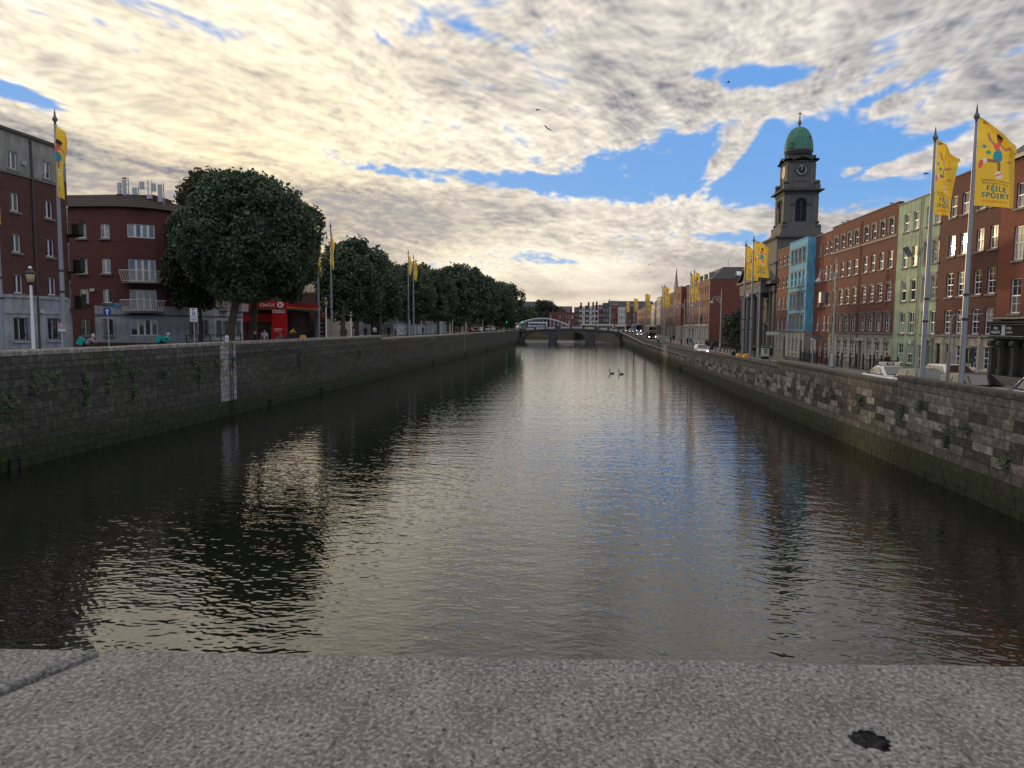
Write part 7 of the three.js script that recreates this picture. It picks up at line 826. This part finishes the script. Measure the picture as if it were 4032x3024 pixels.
{ const t = car('silver white saloon taxi with a roof sign, farthest back of the near cars', 'taxi', [19.7, yR(-47.4) - 0.1, -47.4], 0.06, { body: whiteP, L: 4.6 }); const s = part('roof_sign', new RoundedBoxGeometry(1.25, 0.2, 0.3, 2, 0.05), std(0.55, 0.55, 0.42, 0.4), t, 0, 1.57, -0.1); const tx = canvasTex(256, 40, (g, w, h) => { g.fillStyle = '#c9c6a0'; g.fillRect(0, 0, w, h); g.fillStyle = '#1d2a4d'; g.fillRect(76, 0, 104, h); g.fillStyle = '#e8e8e0'; g.font = 'bold 30px sans-serif'; g.textAlign = 'center'; g.fillText('TAXI', 128, 31); }); part('sign_face', new MB().quad(V(-0.6, -0.085, 0.155), V(0.6, -0.085, 0.155), V(0.6, 0.085, 0.155), V(-0.6, 0.085, 0.155), UV01), std(1, 1, 1, 0.4, { map: tx }), s); }
car('silver hatchback with a dark roof right in front of the taxi', 'car', [19.5, yR(-42.2) - 0.1, -42.2], 0.05, { body: silver, roof: carPaint(0.05, 0.05, 0.055), type: 'hatch', L: 4.3, H: 1.52 });
car('tall white car in the farther lane between the two near flagpoles', 'car', [22.6, yR(-45.6) - 0.1, -45.6], 0.02, { body: whiteP, type: 'suv', L: 4.5, W: 1.85, H: 1.66 });
car('white car with a black roof partly behind the nearest right flagpole', 'car', [19.5, yR(-37) - 0.1, -37.2], 0.05, { body: whiteP, roof: blackP, type: 'hatch', L: 4.2, H: 1.48 });
car('white car just showing its roof at the right edge above the wall', 'car', [19.3, yR(-29.3) - 0.1, -30.2], 0.04, { body: whiteP, type: 'hatch', H: 1.5 });
car('white jeep with lit headlights behind the flagpoles before the orange brick block', 'car', [19.6, yR(-118) - 0.1, -118], 0.02, { body: whiteP, type: 'suv', lit: true, H: 1.75, W: 1.85, L: 4.2 });
car('grey car with lit headlights in front of the blue coach', 'car', [20.2, yR(-250) - 0.1, -250], 0.02, { body: greyP, lit: true }); car('black jeep with lit headlights left of the blue coach', 'car', [20.6, yR(-296) - 0.1, -296], 0.05, { body: blackP, type: 'suv', lit: true, H: 1.75 });
[['small red lit car tail under the far trees on the left, nearest of the queue', -32.6, -214, blackP], ['dark car second in the queue under the far left trees', -33, -226, greyP], ['white car in the queue by the far left trees', -33.2, -240, whiteP], ['white van like car behind the queue near the left end of the stone bridge', -33, -256, whiteP], ['grey car last of the queue near the left end of the stone bridge', -33, -272, silver]].forEach(([l, x, z, b], i) => car(l, 'car', [x, yL(z) - 0.1, z], Math.PI, { body: b, type: i > 2 ? 'suv' : 'hatch', tail: i === 0, H: i > 2 ? 1.8 : 1.5, group: undefined }));
function bus(label, pos, ry, o) {
  const { L = 11, W = 2.5, H = 3.3, deck = 1, body = std(0.5, 0.5, 0.45, 0.4), lower = body } = o, t = thing(deck > 1 ? 'double_deck_bus' : 'coach', label, 'bus', pos, ry), w = W / 2, l = L / 2, y0 = 0.35;
  const bx = (y, h, m, n) => part(n, new RoundedBoxGeometry(W, h, L, 3, 0.18), m, t, 0, y + h / 2, 0); bx(y0, H - y0, body, 'body'); if (lower !== body) part('skirt', new RoundedBoxGeometry(W + 0.02, 1.0, L + 0.02, 2, 0.12), lower, t, 0, 0.82, 0);
  const pane = (n, a, b, c, d) => part(n, new MB().quad(a, b, c, d), carGlass, t), fl = deck > 1 ? [[0.95, 2.05, 'windscreen'], [2.75, 3.75, 'upper_windscreen']] : [[1.05, 2.75, 'windscreen']]; for (const [a, b, n] of fl) pane(n, V(-w + 0.12, a, l + 0.012), V(w - 0.12, a, l + 0.012), V(w - 0.12, b, l + 0.012), V(-w + 0.12, b, l + 0.012));
  for (const s of [-1, 1]) for (const [a, b] of deck > 1 ? [[1.15, 2.0], [2.8, 3.6]] : [[1.35, 2.5]]) for (let k = 0; k < 6; k++) { const z0 = -l + 0.5 + k * (L - 1) / 6, z1 = z0 + (L - 1) / 6 - 0.14, q = [V(s * (w + 0.012), a, z1), V(s * (w + 0.012), a, z0), V(s * (w + 0.012), b, z0), V(s * (w + 0.012), b, z1)]; pane('side_window', ...(s > 0 ? q : q.reverse())); }
  for (const s of [-1, 1]) { part('headlight', new RoundedBoxGeometry(0.3, 0.2, 0.08, 2, 0.03), o.lit ? headOn : headM, t, s * (w - 0.3), 0.72, l + 0.0); if (o.lit) { const p = new THREE.PointLight(rgb(1, 0.92, 0.78), 0.25); p.position.set(s * (w - 0.3), 0.72, l + 0.15); t.add(p); } part('mirror', new MB().cb(s * (w + 0.14), H * 0.62, l + 0.1, 0.14, 0.36, 0.12), M.black, t); }
  part('destination_blind', new MB().box(-w + 0.3, w - 0.3, deck > 1 ? 2.2 : 2.85, deck > 1 ? 2.5 : 3.05, l + 0.005, l + 0.02), M.black, t); const wg = new MB().at(new THREE.CylinderGeometry(0.48, 0.48, 0.3, 18), 0, 0, 0, 0, 0, Math.PI / 2).geo(); for (const s of [-1, 1]) for (const z of [l - 2.2, -l + 2.6]) part('wheel', wg, M.tyre, t, s * (w - 0.12), 0.48, z);
  part('number_plate', new MB().cb(0, 0.5, l + 0.01, 0.5, 0.12, 0.03), M.offwhite, t); return t;
}
bus('dark double deck bus with lit headlights and cream upper sides driving along the right quay', [22.0, yR(-222) - 0.1, -228], 0.03, { L: 11, H: 4.3, deck: 2, body: std(0.33, 0.30, 0.20, 0.4), lower: std(0.05, 0.035, 0.035, 0.4), lit: true });
bus('blue coach with a white side waiting at the right end of the stone bridge', [25.2, yR(-322) - 0.1, -326], 0.12, { L: 11, H: 3.4, body: carPaint(0.06, 0.15, 0.34), lit: true }); bus('cream single deck bus turning at the right end of the stone bridge', [18.6, yR(-318) - 0.1, -320], 0.5, { L: 9, H: 3.2, body: std(0.48, 0.46, 0.38, 0.4), lit: true });
bus('white coach crossing the white arch bridge', [-24.5, 6.12, -414], Math.PI / 2, { L: 11, H: 3.3, body: std(0.55, 0.58, 0.62, 0.35) }); bus('cream topped bus half hidden behind the stone bridge parapet, middle', [4.2, 5.1, -331], Math.PI / 2, { L: 8, H: 3.0, body: std(0.5, 0.48, 0.38, 0.4) }); bus('dark windowed bus with a white roof behind the right of the bridge parapet', [11, 5.0, -333], Math.PI / 2, { L: 8.5, H: 3.1, body: std(0.5, 0.5, 0.48, 0.4) });

// ---------- people ----------
const MC = new MarchingCubes(58, new THREE.MeshStandardMaterial(), false, false, 60000); MC.isolation = 0;
function figure(caps, k = 0.035) {                     // capsules [ax, ay, az, ra, bx, by, bz, rb] -> one continuous skin
  const n = 58, hs = n / 2, S = [0.62, 1.02, 0.62]; MC.reset();
  for (let z = 0; z < n; z++) for (let y = 0; y < n; y++) for (let x = 0; x < n; x++) {
    const px = (x - hs) / hs * S[0], py = (y - hs) / hs * S[1] + 0.95, pz = (z - hs) / hs * S[2]; let e = 0;
    for (const c of caps) { const dx = c[4] - c[0], dy = c[5] - c[1], dz = c[6] - c[2], ll = dx * dx + dy * dy + dz * dz || 1e-9, t = clamp(((px - c[0]) * dx + (py - c[1]) * dy + (pz - c[2]) * dz) / ll, 0, 1), d = Math.hypot(px - c[0] - dx * t, py - c[1] - dy * t, pz - c[2] - dz * t) - lerp(c[3], c[7], t); e += Math.exp(-d / k); }
    MC.field[z * n * n + y * n + x] = e > 1e-30 ? k * Math.log(e) : -1;
  }
  MC.update(); const cnt = MC.count, P = MC.positionArray.slice(0, cnt * 3); for (let i = 0; i < cnt; i++) { P[i * 3] *= S[0]; P[i * 3 + 1] = P[i * 3 + 1] * S[1] + 0.95; P[i * 3 + 2] *= S[2]; }
  let g = new THREE.BufferGeometry(); g.setAttribute('position', new THREE.Float32BufferAttribute(P, 3)); g = mergeVertices(g, 1e-4); g.computeVertexNormals();
  const p = g.attributes.position, nn = g.attributes.normal; let s = 0; const c = V(0, 0, 0); for (let i = 0; i < p.count; i++) c.add(V(p.getX(i), p.getY(i), p.getZ(i))); c.divideScalar(p.count); for (let i = 0; i < p.count; i++) s += (p.getX(i) - c.x) * nn.getX(i) + (p.getZ(i) - c.z) * nn.getZ(i);
  if (s < 0) { const ix = g.index.array; for (let i = 0; i < ix.length; i += 3) { const q = ix[i]; ix[i] = ix[i + 1]; ix[i + 1] = q; } g.computeVertexNormals(); } return g;
}
function pose(o) {                                     // joints of a 1.75 m figure facing +z
  const hipY = o.hipY ?? 0.92, ln = o.lean ?? 0, sh = [0, hipY + 0.52 * Math.cos(ln), 0.52 * Math.sin(ln)], hd = [0, sh[1] + 0.2 * Math.cos(ln * 0.5), sh[2] + 0.2 * Math.sin(ln * 0.6) + 0.02], nk = [0, sh[1] + 0.06, sh[2]];
  const leg = (s, L) => { const h = [s * 0.095, hipY, 0], kn = [s * 0.1 + (L[2] || 0) * s, hipY - 0.44 * Math.cos(L[0]), 0.44 * Math.sin(L[0])], an = [kn[0], kn[1] - 0.42 * Math.cos(L[0] - L[1]), kn[2] + 0.42 * Math.sin(L[0] - L[1])]; return [h, kn, an, [an[0], an[1] - 0.05, an[2] + 0.15]]; };
  const arm = (s, A) => { const S = [s * 0.2, sh[1] - 0.02, sh[2]], e = [S[0] + s * (A[2] ?? 0.06), S[1] - 0.28 * Math.cos(A[0]), S[2] + 0.28 * Math.sin(A[0])], w = [e[0] - s * (A[3] ?? 0), e[1] - 0.25 * Math.cos(A[0] + A[1]), e[2] + 0.25 * Math.sin(A[0] + A[1])]; return [S, e, w, [w[0] - s * 0.01, w[1] - 0.12 * Math.cos(A[0] + A[1] + 0.2), w[2] + 0.12 * Math.sin(A[0] + A[1] + 0.2)]]; };
  const Ls = [leg(-1, o.legs[0]), leg(1, o.legs[1])], As = [arm(-1, o.arms[0]), arm(1, o.arms[1])], C = (a, ra, b, rb) => [...a, ra, ...b, rb], W = o.w ?? 1;
  const torso = (d) => [C([0, hipY + 0.02, 0], 0.125 * W + d, [0, hipY + 0.28, 0.28 * Math.sin(ln)], 0.12 * W + d), C([-0.07 * W, hipY + 0.4 * Math.cos(ln), 0.42 * Math.sin(ln)], 0.115 + d, [0.07 * W, hipY + 0.4 * Math.cos(ln), 0.42 * Math.sin(ln)], 0.115 + d), C([-0.15 * W, sh[1] - 0.03, sh[2]], 0.07 + d, [0.15 * W, sh[1] - 0.03, sh[2]], 0.07 + d)];
  const limbs = (d) => As.flatMap((a) => [C(a[0], 0.055 + d, a[1], 0.042 + d), C(a[1], 0.042 + d, a[2], 0.03 + d)]), legs = (d) => Ls.flatMap((q) => [C(q[0], 0.092 + d, q[1], 0.062 + d), C(q[1], 0.062 + d, q[2], 0.04 + d)]);
  const fingers = (a) => { const s = Math.sign(a[2][0]) || 1, dx = [a[3][0] - a[2][0], a[3][1] - a[2][1], a[3][2] - a[2][2]], o2 = []; for (let k = 0; k < 4; k++) { const f = (k - 1.5) * 0.02, m = [a[2][0] + dx[0] * 0.6, a[2][1] + dx[1] * 0.6, a[2][2] + dx[2] * 0.6 + f]; o2.push(C(m, 0.012, [m[0] - s * 0.012 + dx[0] * 0.6, m[1] + dx[1] * (0.65 - 0.05 * Math.abs(k - 1.4)), m[2] + dx[2] * 0.6 + f * 0.3], 0.009)); } o2.push(C([a[2][0] + dx[0] * 0.3, a[2][1] + dx[1] * 0.3, a[2][2] + 0.02], 0.013, [a[2][0] + dx[0] * 0.7 - s * 0.02, a[2][1] + dx[1] * 0.7, a[2][2] + dx[2] * 0.7 + 0.05], 0.01)); o2.push(C(a[2], 0.03, [a[2][0] + dx[0] * 0.6, a[2][1] + dx[1] * 0.6, a[2][2] + dx[2] * 0.6], 0.036)); return o2; };
  const head = [C([0, hd[1] - 0.02, hd[2] + 0.02], 0.078, [0, hd[1] + 0.06, hd[2] - 0.005], 0.092), C([0, hd[1] - 0.075, hd[2] + 0.045], 0.04, [0, hd[1] - 0.03, hd[2] + 0.045], 0.05), C([0, hd[1] - 0.005, hd[2] + 0.1], 0.012, [0, hd[1] - 0.03, hd[2] + 0.112], 0.014), C(nk, 0.058, [0, hd[1] - 0.05, hd[2]], 0.052), ...[-1, 1].map((s) => C([s * 0.09, hd[1], hd[2]], 0.015, [s * 0.093, hd[1] + 0.03, hd[2] - 0.005], 0.018))];
  const shoes = Ls.map((q) => C([q[2][0], q[2][1] - 0.03, q[2][2] - 0.03], 0.045, q[3], 0.036));
  return { body: figure([...torso(0), ...limbs(0), ...legs(0), ...head, ...As.flatMap(fingers), ...shoes], 0.012), top: figure([...torso(0.025), ...limbs(0.018), ...(o.hood ? [C([0, hd[1] + 0.02, hd[2] - 0.03], 0.115, [0, hd[1] - 0.1, hd[2] - 0.05], 0.1)] : [])], 0.02), tee: figure([...torso(0.02), ...As.flatMap((a) => [C(a[0], 0.072, [lerp(a[0][0], a[1][0], 0.6), lerp(a[0][1], a[1][1], 0.6), lerp(a[0][2], a[1][2], 0.6)], 0.064)])], 0.02), bottom: figure([C([0, hipY + 0.06, 0], 0.135 * W, [0, hipY - 0.05, 0], 0.13 * W), ...legs(0.02)], 0.02), shorts: figure([C([0, hipY + 0.06, 0], 0.135 * W, [0, hipY - 0.05, 0], 0.13 * W), ...Ls.map((q) => C(q[0], 0.118, q[1], 0.09))], 0.02), shoes: figure(shoes.map((c) => c.map((v, i) => i === 3 || i === 7 ? v + 0.008 : v)), 0.015), hair: figure([C([0, hd[1] + 0.05, hd[2] - 0.025], 0.098, [0, hd[1] + 0.075, hd[2] - 0.01], 0.094), ...(o.long ? [C([0, hd[1] + 0.02, hd[2] - 0.06], 0.085, [0, hd[1] - 0.2, hd[2] - 0.08], 0.06)] : [C([0, hd[1] + 0.0, hd[2] - 0.05], 0.07, [0, hd[1] + 0.04, hd[2] - 0.04], 0.08)])], 0.02), eyes: [hd[1] + 0.015, hd[2] + 0.088] };
}
const POSES = { walk: pose({ legs: [[0.36, 0.16], [-0.3, 0.32]], arms: [[-0.35, 0.25], [0.35, 0.3]] }), stand: pose({ legs: [[0.03, 0.02], [-0.03, 0.04]], arms: [[0.05, 0.15], [-0.02, 0.2]] }), phone: pose({ legs: [[0.12, 0.1], [-0.14, 0.1]], arms: [[0.25, 1.9, 0.04, 0.1], [0.2, 1.9, 0.04, 0.1]], long: true }), ride: pose({ hipY: 0.98, lean: 0.75, legs: [[1.15, 1.2], [0.55, 0.75]], arms: [[0.95, 0.1], [0.95, 0.1]] }), sit: pose({ hipY: 0.5, lean: 0.15, legs: [[1.45, 1.4], [1.4, 1.45]], arms: [[0.5, 0.6], [0.4, 0.7]] }), woman: pose({ legs: [[0.25, 0.1], [-0.22, 0.22]], arms: [[-0.2, 0.3], [0.2, 0.4]], long: true, w: 0.9 }) };
const SKIN = [std(0.45, 0.27, 0.19, 0.6), std(0.30, 0.17, 0.11, 0.6), std(0.52, 0.34, 0.25, 0.6)], HAIR = [std(0.02, 0.015, 0.012, 0.7), std(0.06, 0.035, 0.02, 0.7), std(0.32, 0.22, 0.11, 0.7), std(0.2, 0.19, 0.18, 0.8)], cloth = {}; const C_ = (r, g, b) => { const k = [r, g, b].join(); return cloth[k] = cloth[k] || std(r, g, b, 0.9, { map: scaled(tPlain, 0.4) }); }, eyeG = new THREE.SphereGeometry(0.012, 8, 6);
function person(label, pos, ry, p, o) {
  const t = thing('person', label, 'person', pos, ry), q = POSES[p]; t.scale.setScalar(o.s || 1); const b = part('body', q.body, SKIN[o.skin || 0], t); part(o.tee ? 't_shirt' : 'jacket', o.tee ? q.tee : q.top, o.top, t); part(o.shorts ? 'shorts' : 'trousers', o.shorts ? q.shorts : q.bottom, o.bottom, t); part('shoes', q.shoes, o.shoes || M.black, t); part(o.hat ? 'cap' : 'hair', q.hair, o.hat || HAIR[o.hair || 0], t); for (const s of [-1, 1]) part('eye', eyeG, M.black, b, s * 0.034, ...q.eyes); return t;
}
const blk = C_(0.016, 0.016, 0.018), navy = C_(0.02, 0.025, 0.05), jean = C_(0.06, 0.09, 0.16), whi = C_(0.62, 0.64, 0.68), gry = C_(0.2, 0.2, 0.2), teal = C_(0.01, 0.38, 0.36), yR_ = (x, z) => [x, yR(z), z], yL_ = (x, z) => [x, yL(z), z];
person('person in a white cap, dark top and shorts walking away beside the green bin', yR_(26.5, -102.4), Math.PI, 'walk', { top: blk, bottom: blk, shorts: 1, hat: whi });
person('person in dark jacket between the flagpole and lamp post by the church', yR_(25.4, -107.2), 0.4, 'stand', { top: blk, bottom: gry, tee: 0 }); person('person in navy half hidden behind the lamp post before the church', yR_(26, -109.3), 2.8, 'walk', { top: navy, bottom: blk }); person('person in dark top and pale blue jeans left of the church flagpoles', yR_(26, -118.6), Math.PI, 'woman', { top: navy, bottom: jean, hair: 1 }); person('person in black with arms down among the bollards', yR_(25.2, -117.4), 2.4, 'stand', { top: blk, bottom: blk });
person('person in a black jumper leaning by the right wall below the church', [17.2, yR(-82), -82], -1.2, 'stand', { top: blk, bottom: navy, hair: 1 }); person('person in black with a white cap by the wall near the double deck bus', [17.2, yR(-160), -160], 2.6, 'stand', { top: blk, bottom: blk, hat: whi });
person('person in black standing at the railing before the pale green house', yR_(27.2, -66.2), -1.5, 'stand', { top: blk, bottom: blk }); person('dark pedestrian nearest to the narrow brown shopfronts, right quay', yR_(26.4, -206), 0, 'walk', { top: blk, bottom: blk }); person('dark pedestrian walking behind another before the brown shopfronts', yR_(26.9, -209), 0, 'walk', { top: navy, bottom: blk }); person('person in white beside the orange brick shopfronts', yR_(26.6, -172), -1, 'woman', { top: whi, bottom: navy }); person('person in a dark coat by the orange brick shopfronts', yR_(26.2, -178), 0.5, 'stand', { top: blk, bottom: blk }); person('dark pedestrian beside the white jeep', yR_(25.6, -168), 0.3, 'walk', { top: blk, bottom: gry });
person('person in a white t-shirt behind the left wall before the petrol station', yL_(-28.6, -62.4), 0.3, 'stand', { top: whi, tee: 1, bottom: navy, skin: 2, s: 1.03 }); person('person with fair hair and dark top left of the white t-shirt', yL_(-28.5, -60.3), 2.0, 'woman', { top: blk, bottom: blk, hair: 2, skin: 2, s: 0.95 }); person('person in grey sitting under the trees before the petrol station', [-31.6, yL(-73) + 0.15, -73], -0.8, 'sit', { top: gry, bottom: navy }); person('person in a bright yellow jacket on a dark motorbike before the petrol station', [-32.3, yL(-77) + 0.1, -77], 1.2, 'ride', { top: C_(0.62, 0.5, 0.03), bottom: blk, hat: blk });
person('person in grey top and dark trousers left of the long dark coat', yL_(-29.8, -87.2), 0.2, 'walk', { top: C_(0.25, 0.24, 0.24), bottom: blk }); person('person in a long dark coat with long dark hair under the first trees', yL_(-30, -88.8), Math.PI, 'woman', { top: blk, bottom: blk }); person('person in white top and pale trousers looking at a phone', yL_(-29.9, -91.6), 0, 'phone', { top: whi, bottom: C_(0.4, 0.38, 0.36), hair: 1 }); person('person in a white hooded jacket and black trousers walking away', yL_(-29.7, -101), Math.PI, 'walk', { top: whi, bottom: blk }); person('dark figure walking left of the white hooded jacket', yL_(-30.6, -99.6), Math.PI, 'walk', { top: blk, bottom: blk }); person('person in black waiting at the bus shelter', yL_(-30.6, -112), 0.5, 'stand', { top: blk, bottom: blk, skin: 1 }); person('person in a pale grey top standing right of the bus shelter', yL_(-30.6, -116.2), -0.5, 'stand', { top: C_(0.34, 0.34, 0.34), bottom: navy }); person('person in black before the printed hoarding', yL_(-30.5, -136.2), 0, 'stand', { top: blk, bottom: blk });
function bicycle(label, pos, ry) { const t = thing('bicycle', label, 'bicycle', pos, ry), wg = new THREE.TorusGeometry(0.33, 0.022, 6, 24); for (const z of [-0.52, 0.52]) { const w = part('wheel', new MB().at(wg, 0, 0.35, z, 0, Math.PI / 2).geo(), M.tyre, t); const sp = new MB(); for (let k = 0; k < 8; k++) sp.rod(V(0, 0.35, z), V(0, 0.35 + 0.32 * Math.sin(k * 0.785), z + 0.32 * Math.cos(k * 0.785)), 0.004, 0.004, 4); part('spokes', sp, M.chrome, w); } part('frame', new MB().rod(V(0, 0.35, -0.52), V(0, 0.85, -0.18), 0.016).rod(V(0, 0.85, -0.18), V(0, 0.32, 0.0), 0.018).rod(V(0, 0.32, 0), V(0, 0.82, 0.38), 0.02).rod(V(0, 0.80, -0.2), V(0, 0.84, 0.38), 0.018).rod(V(0, 0.35, 0.52), V(0, 0.95, 0.36), 0.018).rod(V(0, 0.35, -0.52), V(0, 0.32, 0), 0.014), M.black, t); part('handlebar', new MB().rod(V(-0.28, 1.0, 0.4), V(0.28, 1.0, 0.4), 0.016), M.black, t); part('saddle', new RoundedBoxGeometry(0.16, 0.07, 0.26, 2, 0.03), M.black, t, 0, 0.93, -0.2); return t; }
[['delivery rider in a white helmet and grey jacket with a turquoise bag, nearest on the left road', -31.6, -42.9, C_(0.3, 0.3, 0.33), 'nearest'], ['delivery rider in a turquoise jacket and white helmet beside the grey ground floor', -32.0, -52.0, teal, 'farther'], ['dark cyclist coming along the right quay beside the orange block', 23.9, -172, blk, 'right'], ['second dark cyclist on the right quay, farther along', 23.9, -192, blk, 'right far']].forEach(([l, x, z, top, w], i) => { const L = x < 0, y = (L ? yL(z) : yR(z)) - 0.1, ry = i < 2 ? 2.0 : 0; person(l, [x, y, z], ry, 'ride', { top, bottom: blk, hat: i < 2 ? whi : blk }); bicycle(['bicycle under the nearest delivery rider', 'bicycle under the farther delivery rider', 'bicycle of the dark cyclist on the right quay', 'bicycle of the farther dark cyclist'][i], [x, y, z], ry); if (i < 2) { const b = thing('delivery_bag', i ? 'turquoise box bag on the back of the farther rider' : 'turquoise box bag on the back of the nearest rider', 'bag', [x - 0.26 * Math.sin(ry) * 0.2, y + 1.42, z - 0.2 * Math.cos(ry) * 0.2], ry); part('bag', new RoundedBoxGeometry(0.44, 0.46, 0.38, 3, 0.05), teal, b, 0, -0.22, -0.22).rotation.x = 0.5; part('flap', new RoundedBoxGeometry(0.42, 0.05, 0.36, 2, 0.02), std(0.01, 0.30, 0.29, 0.7), b, 0, 0.0, -0.10).rotation.x = 0.5; } });
bicycle('bicycle leaning at the railing before the white ground floor', [-33.6, yL(-70), -70], 1.9);
{ const t = thing('motorbike', 'dark motorbike under the rider in yellow', 'motorbike', [-32.3, yL(-77) + 0.05, -77], 1.2); for (const z of [-0.6, 0.65]) part('wheel', new MB().at(new THREE.TorusGeometry(0.28, 0.09, 8, 20), 0, 0.36, z, 0, Math.PI / 2), M.tyre, t); part('body', new RoundedBoxGeometry(0.36, 0.4, 1.0, 3, 0.1), blackP, t, 0, 0.68, -0.05); part('seat', new RoundedBoxGeometry(0.32, 0.12, 0.6, 3, 0.05), M.rubber, t, 0, 0.92, -0.25); part('handlebar', new MB().rod(V(-0.35, 1.05, 0.42), V(0.35, 1.05, 0.42), 0.018).rod(V(0, 0.4, 0.62), V(0, 1.05, 0.42), 0.035), M.black, t); }

// ---------- birds ----------
function gull(label, pos, ry, roll, o = {}) { const t = thing(o.name || 'gull', label, 'bird', pos, ry); t.scale.setScalar(o.perch ? 0.9 : 0.65); const m = o.m || std(0.10, 0.10, 0.10, 0.8), b = new MB(); b.lathe([[0.001, -0.3], [0.03, -0.26], [0.075, -0.1], [0.085, 0.04], [0.06, 0.16], [0.055, 0.22], [0.02, 0.27], [0.001, 0.33]], 0, 0, 0, 10); const g = part('body', b, m, t); g.rotation.x = Math.PI / 2; if (o.perch) { for (const s of [-1, 1]) { part('folded_wing', new MB().lathe([[0.001, -0.36], [0.03, -0.2], [0.06, 0], [0.03, 0.12], [0.001, 0.16]], s * 0.05, 0, 0.02, 8), m, g); part('leg', new MB().rod(V(s * 0.03, -0.18, 0), V(s * 0.03, -0.05, 0), 0.008), M.orange, t); } } else for (const s of [-1, 1]) { const w = new MB(), p = [[0, 0, 0.12], [s * 0.32, 0.14 + roll * s, 0.14], [s * 0.68, 0.06 + roll * s * 1.6, -0.02], [s * 0.32, 0.13 + roll * s, -0.06], [0, 0, -0.1]].map((q) => V(...q)), q = p.map((v) => v.clone().add(V(0, -0.015, 0))); w.poly(s > 0 ? p : p.slice().reverse()); w.poly(s > 0 ? q.slice().reverse() : q); part('wing', w, m, t); } return t; }
gull('gull flying highest left of centre against the bright clouds', [-4.4, 27.5, -70], 1.1, 0.1); gull('gull flying just below and right of the other, centre sky', [-3.3, 25.2, -68], 0.4, -0.2); gull('gull gliding above the blue gap left of the church tower', [13, 29, -68], 1.5, 0.05, { m: std(0.3, 0.3, 0.3, 0.8) }); gull('small gull over the far roofs, centre right', [12, 18, -130], 1.2, 0.1); gull('gull perched on the tallest panel antenna', [-41.95, 20.1, -63.0], 1.8, 0, { perch: true }); gull('gull standing on the roof corner of the pale green house', [29.6, 20.3, -66], -1.4, 0, { perch: true }); gull('gull skimming the water in front of the stone bridge', [5.6, 0.55, -196], 0.8, 0.1); [['left gull on the roof edge of the red terrace', -84], ['right gull on the roof edge of the red terrace', -82.6], ['gull on the red terrace parapet near the green house', -71.5]].forEach(([l, z]) => gull(l, [29.2, 18.68, z], -1.6, 0, { perch: true }));
[['left swan of the two on the water', 4.7, -104.5], ['right swan of the two on the water', 6.0, -103.5]].forEach(([l, x, z], i) => { const t = thing('swan', l, 'bird', [x, 0, z], -1.2 - i * 0.2); t.scale.setScalar(0.8); const m = std(0.16, 0.15, 0.14, 0.8), b = new MB(); b.at(new THREE.SphereGeometry(0.3, 14, 10), 0, 0.12, 0, 0, 0, 0, 0.8, 0.62, 1.5); part('body', b, m, t); part('neck', new MB().tube([V(0, 0.2, 0.36), V(0, 0.48, 0.5), V(0, 0.72, 0.44), V(0, 0.88, 0.46), V(0, 0.9, 0.54)], 0.075, 8, 16).at(new THREE.SphereGeometry(0.1, 10, 8), 0, 0.9, 0.55), m, t); part('beak', new MB().rod(V(0, 0.89, 0.6), V(0, 0.86, 0.74), 0.035, 0.01, 8), M.orange, t); });
scene.traverse((o) => { if (o.isMesh) { o.castShadow = true; o.receiveShadow = true; } });
renderer.render(scene, camera);
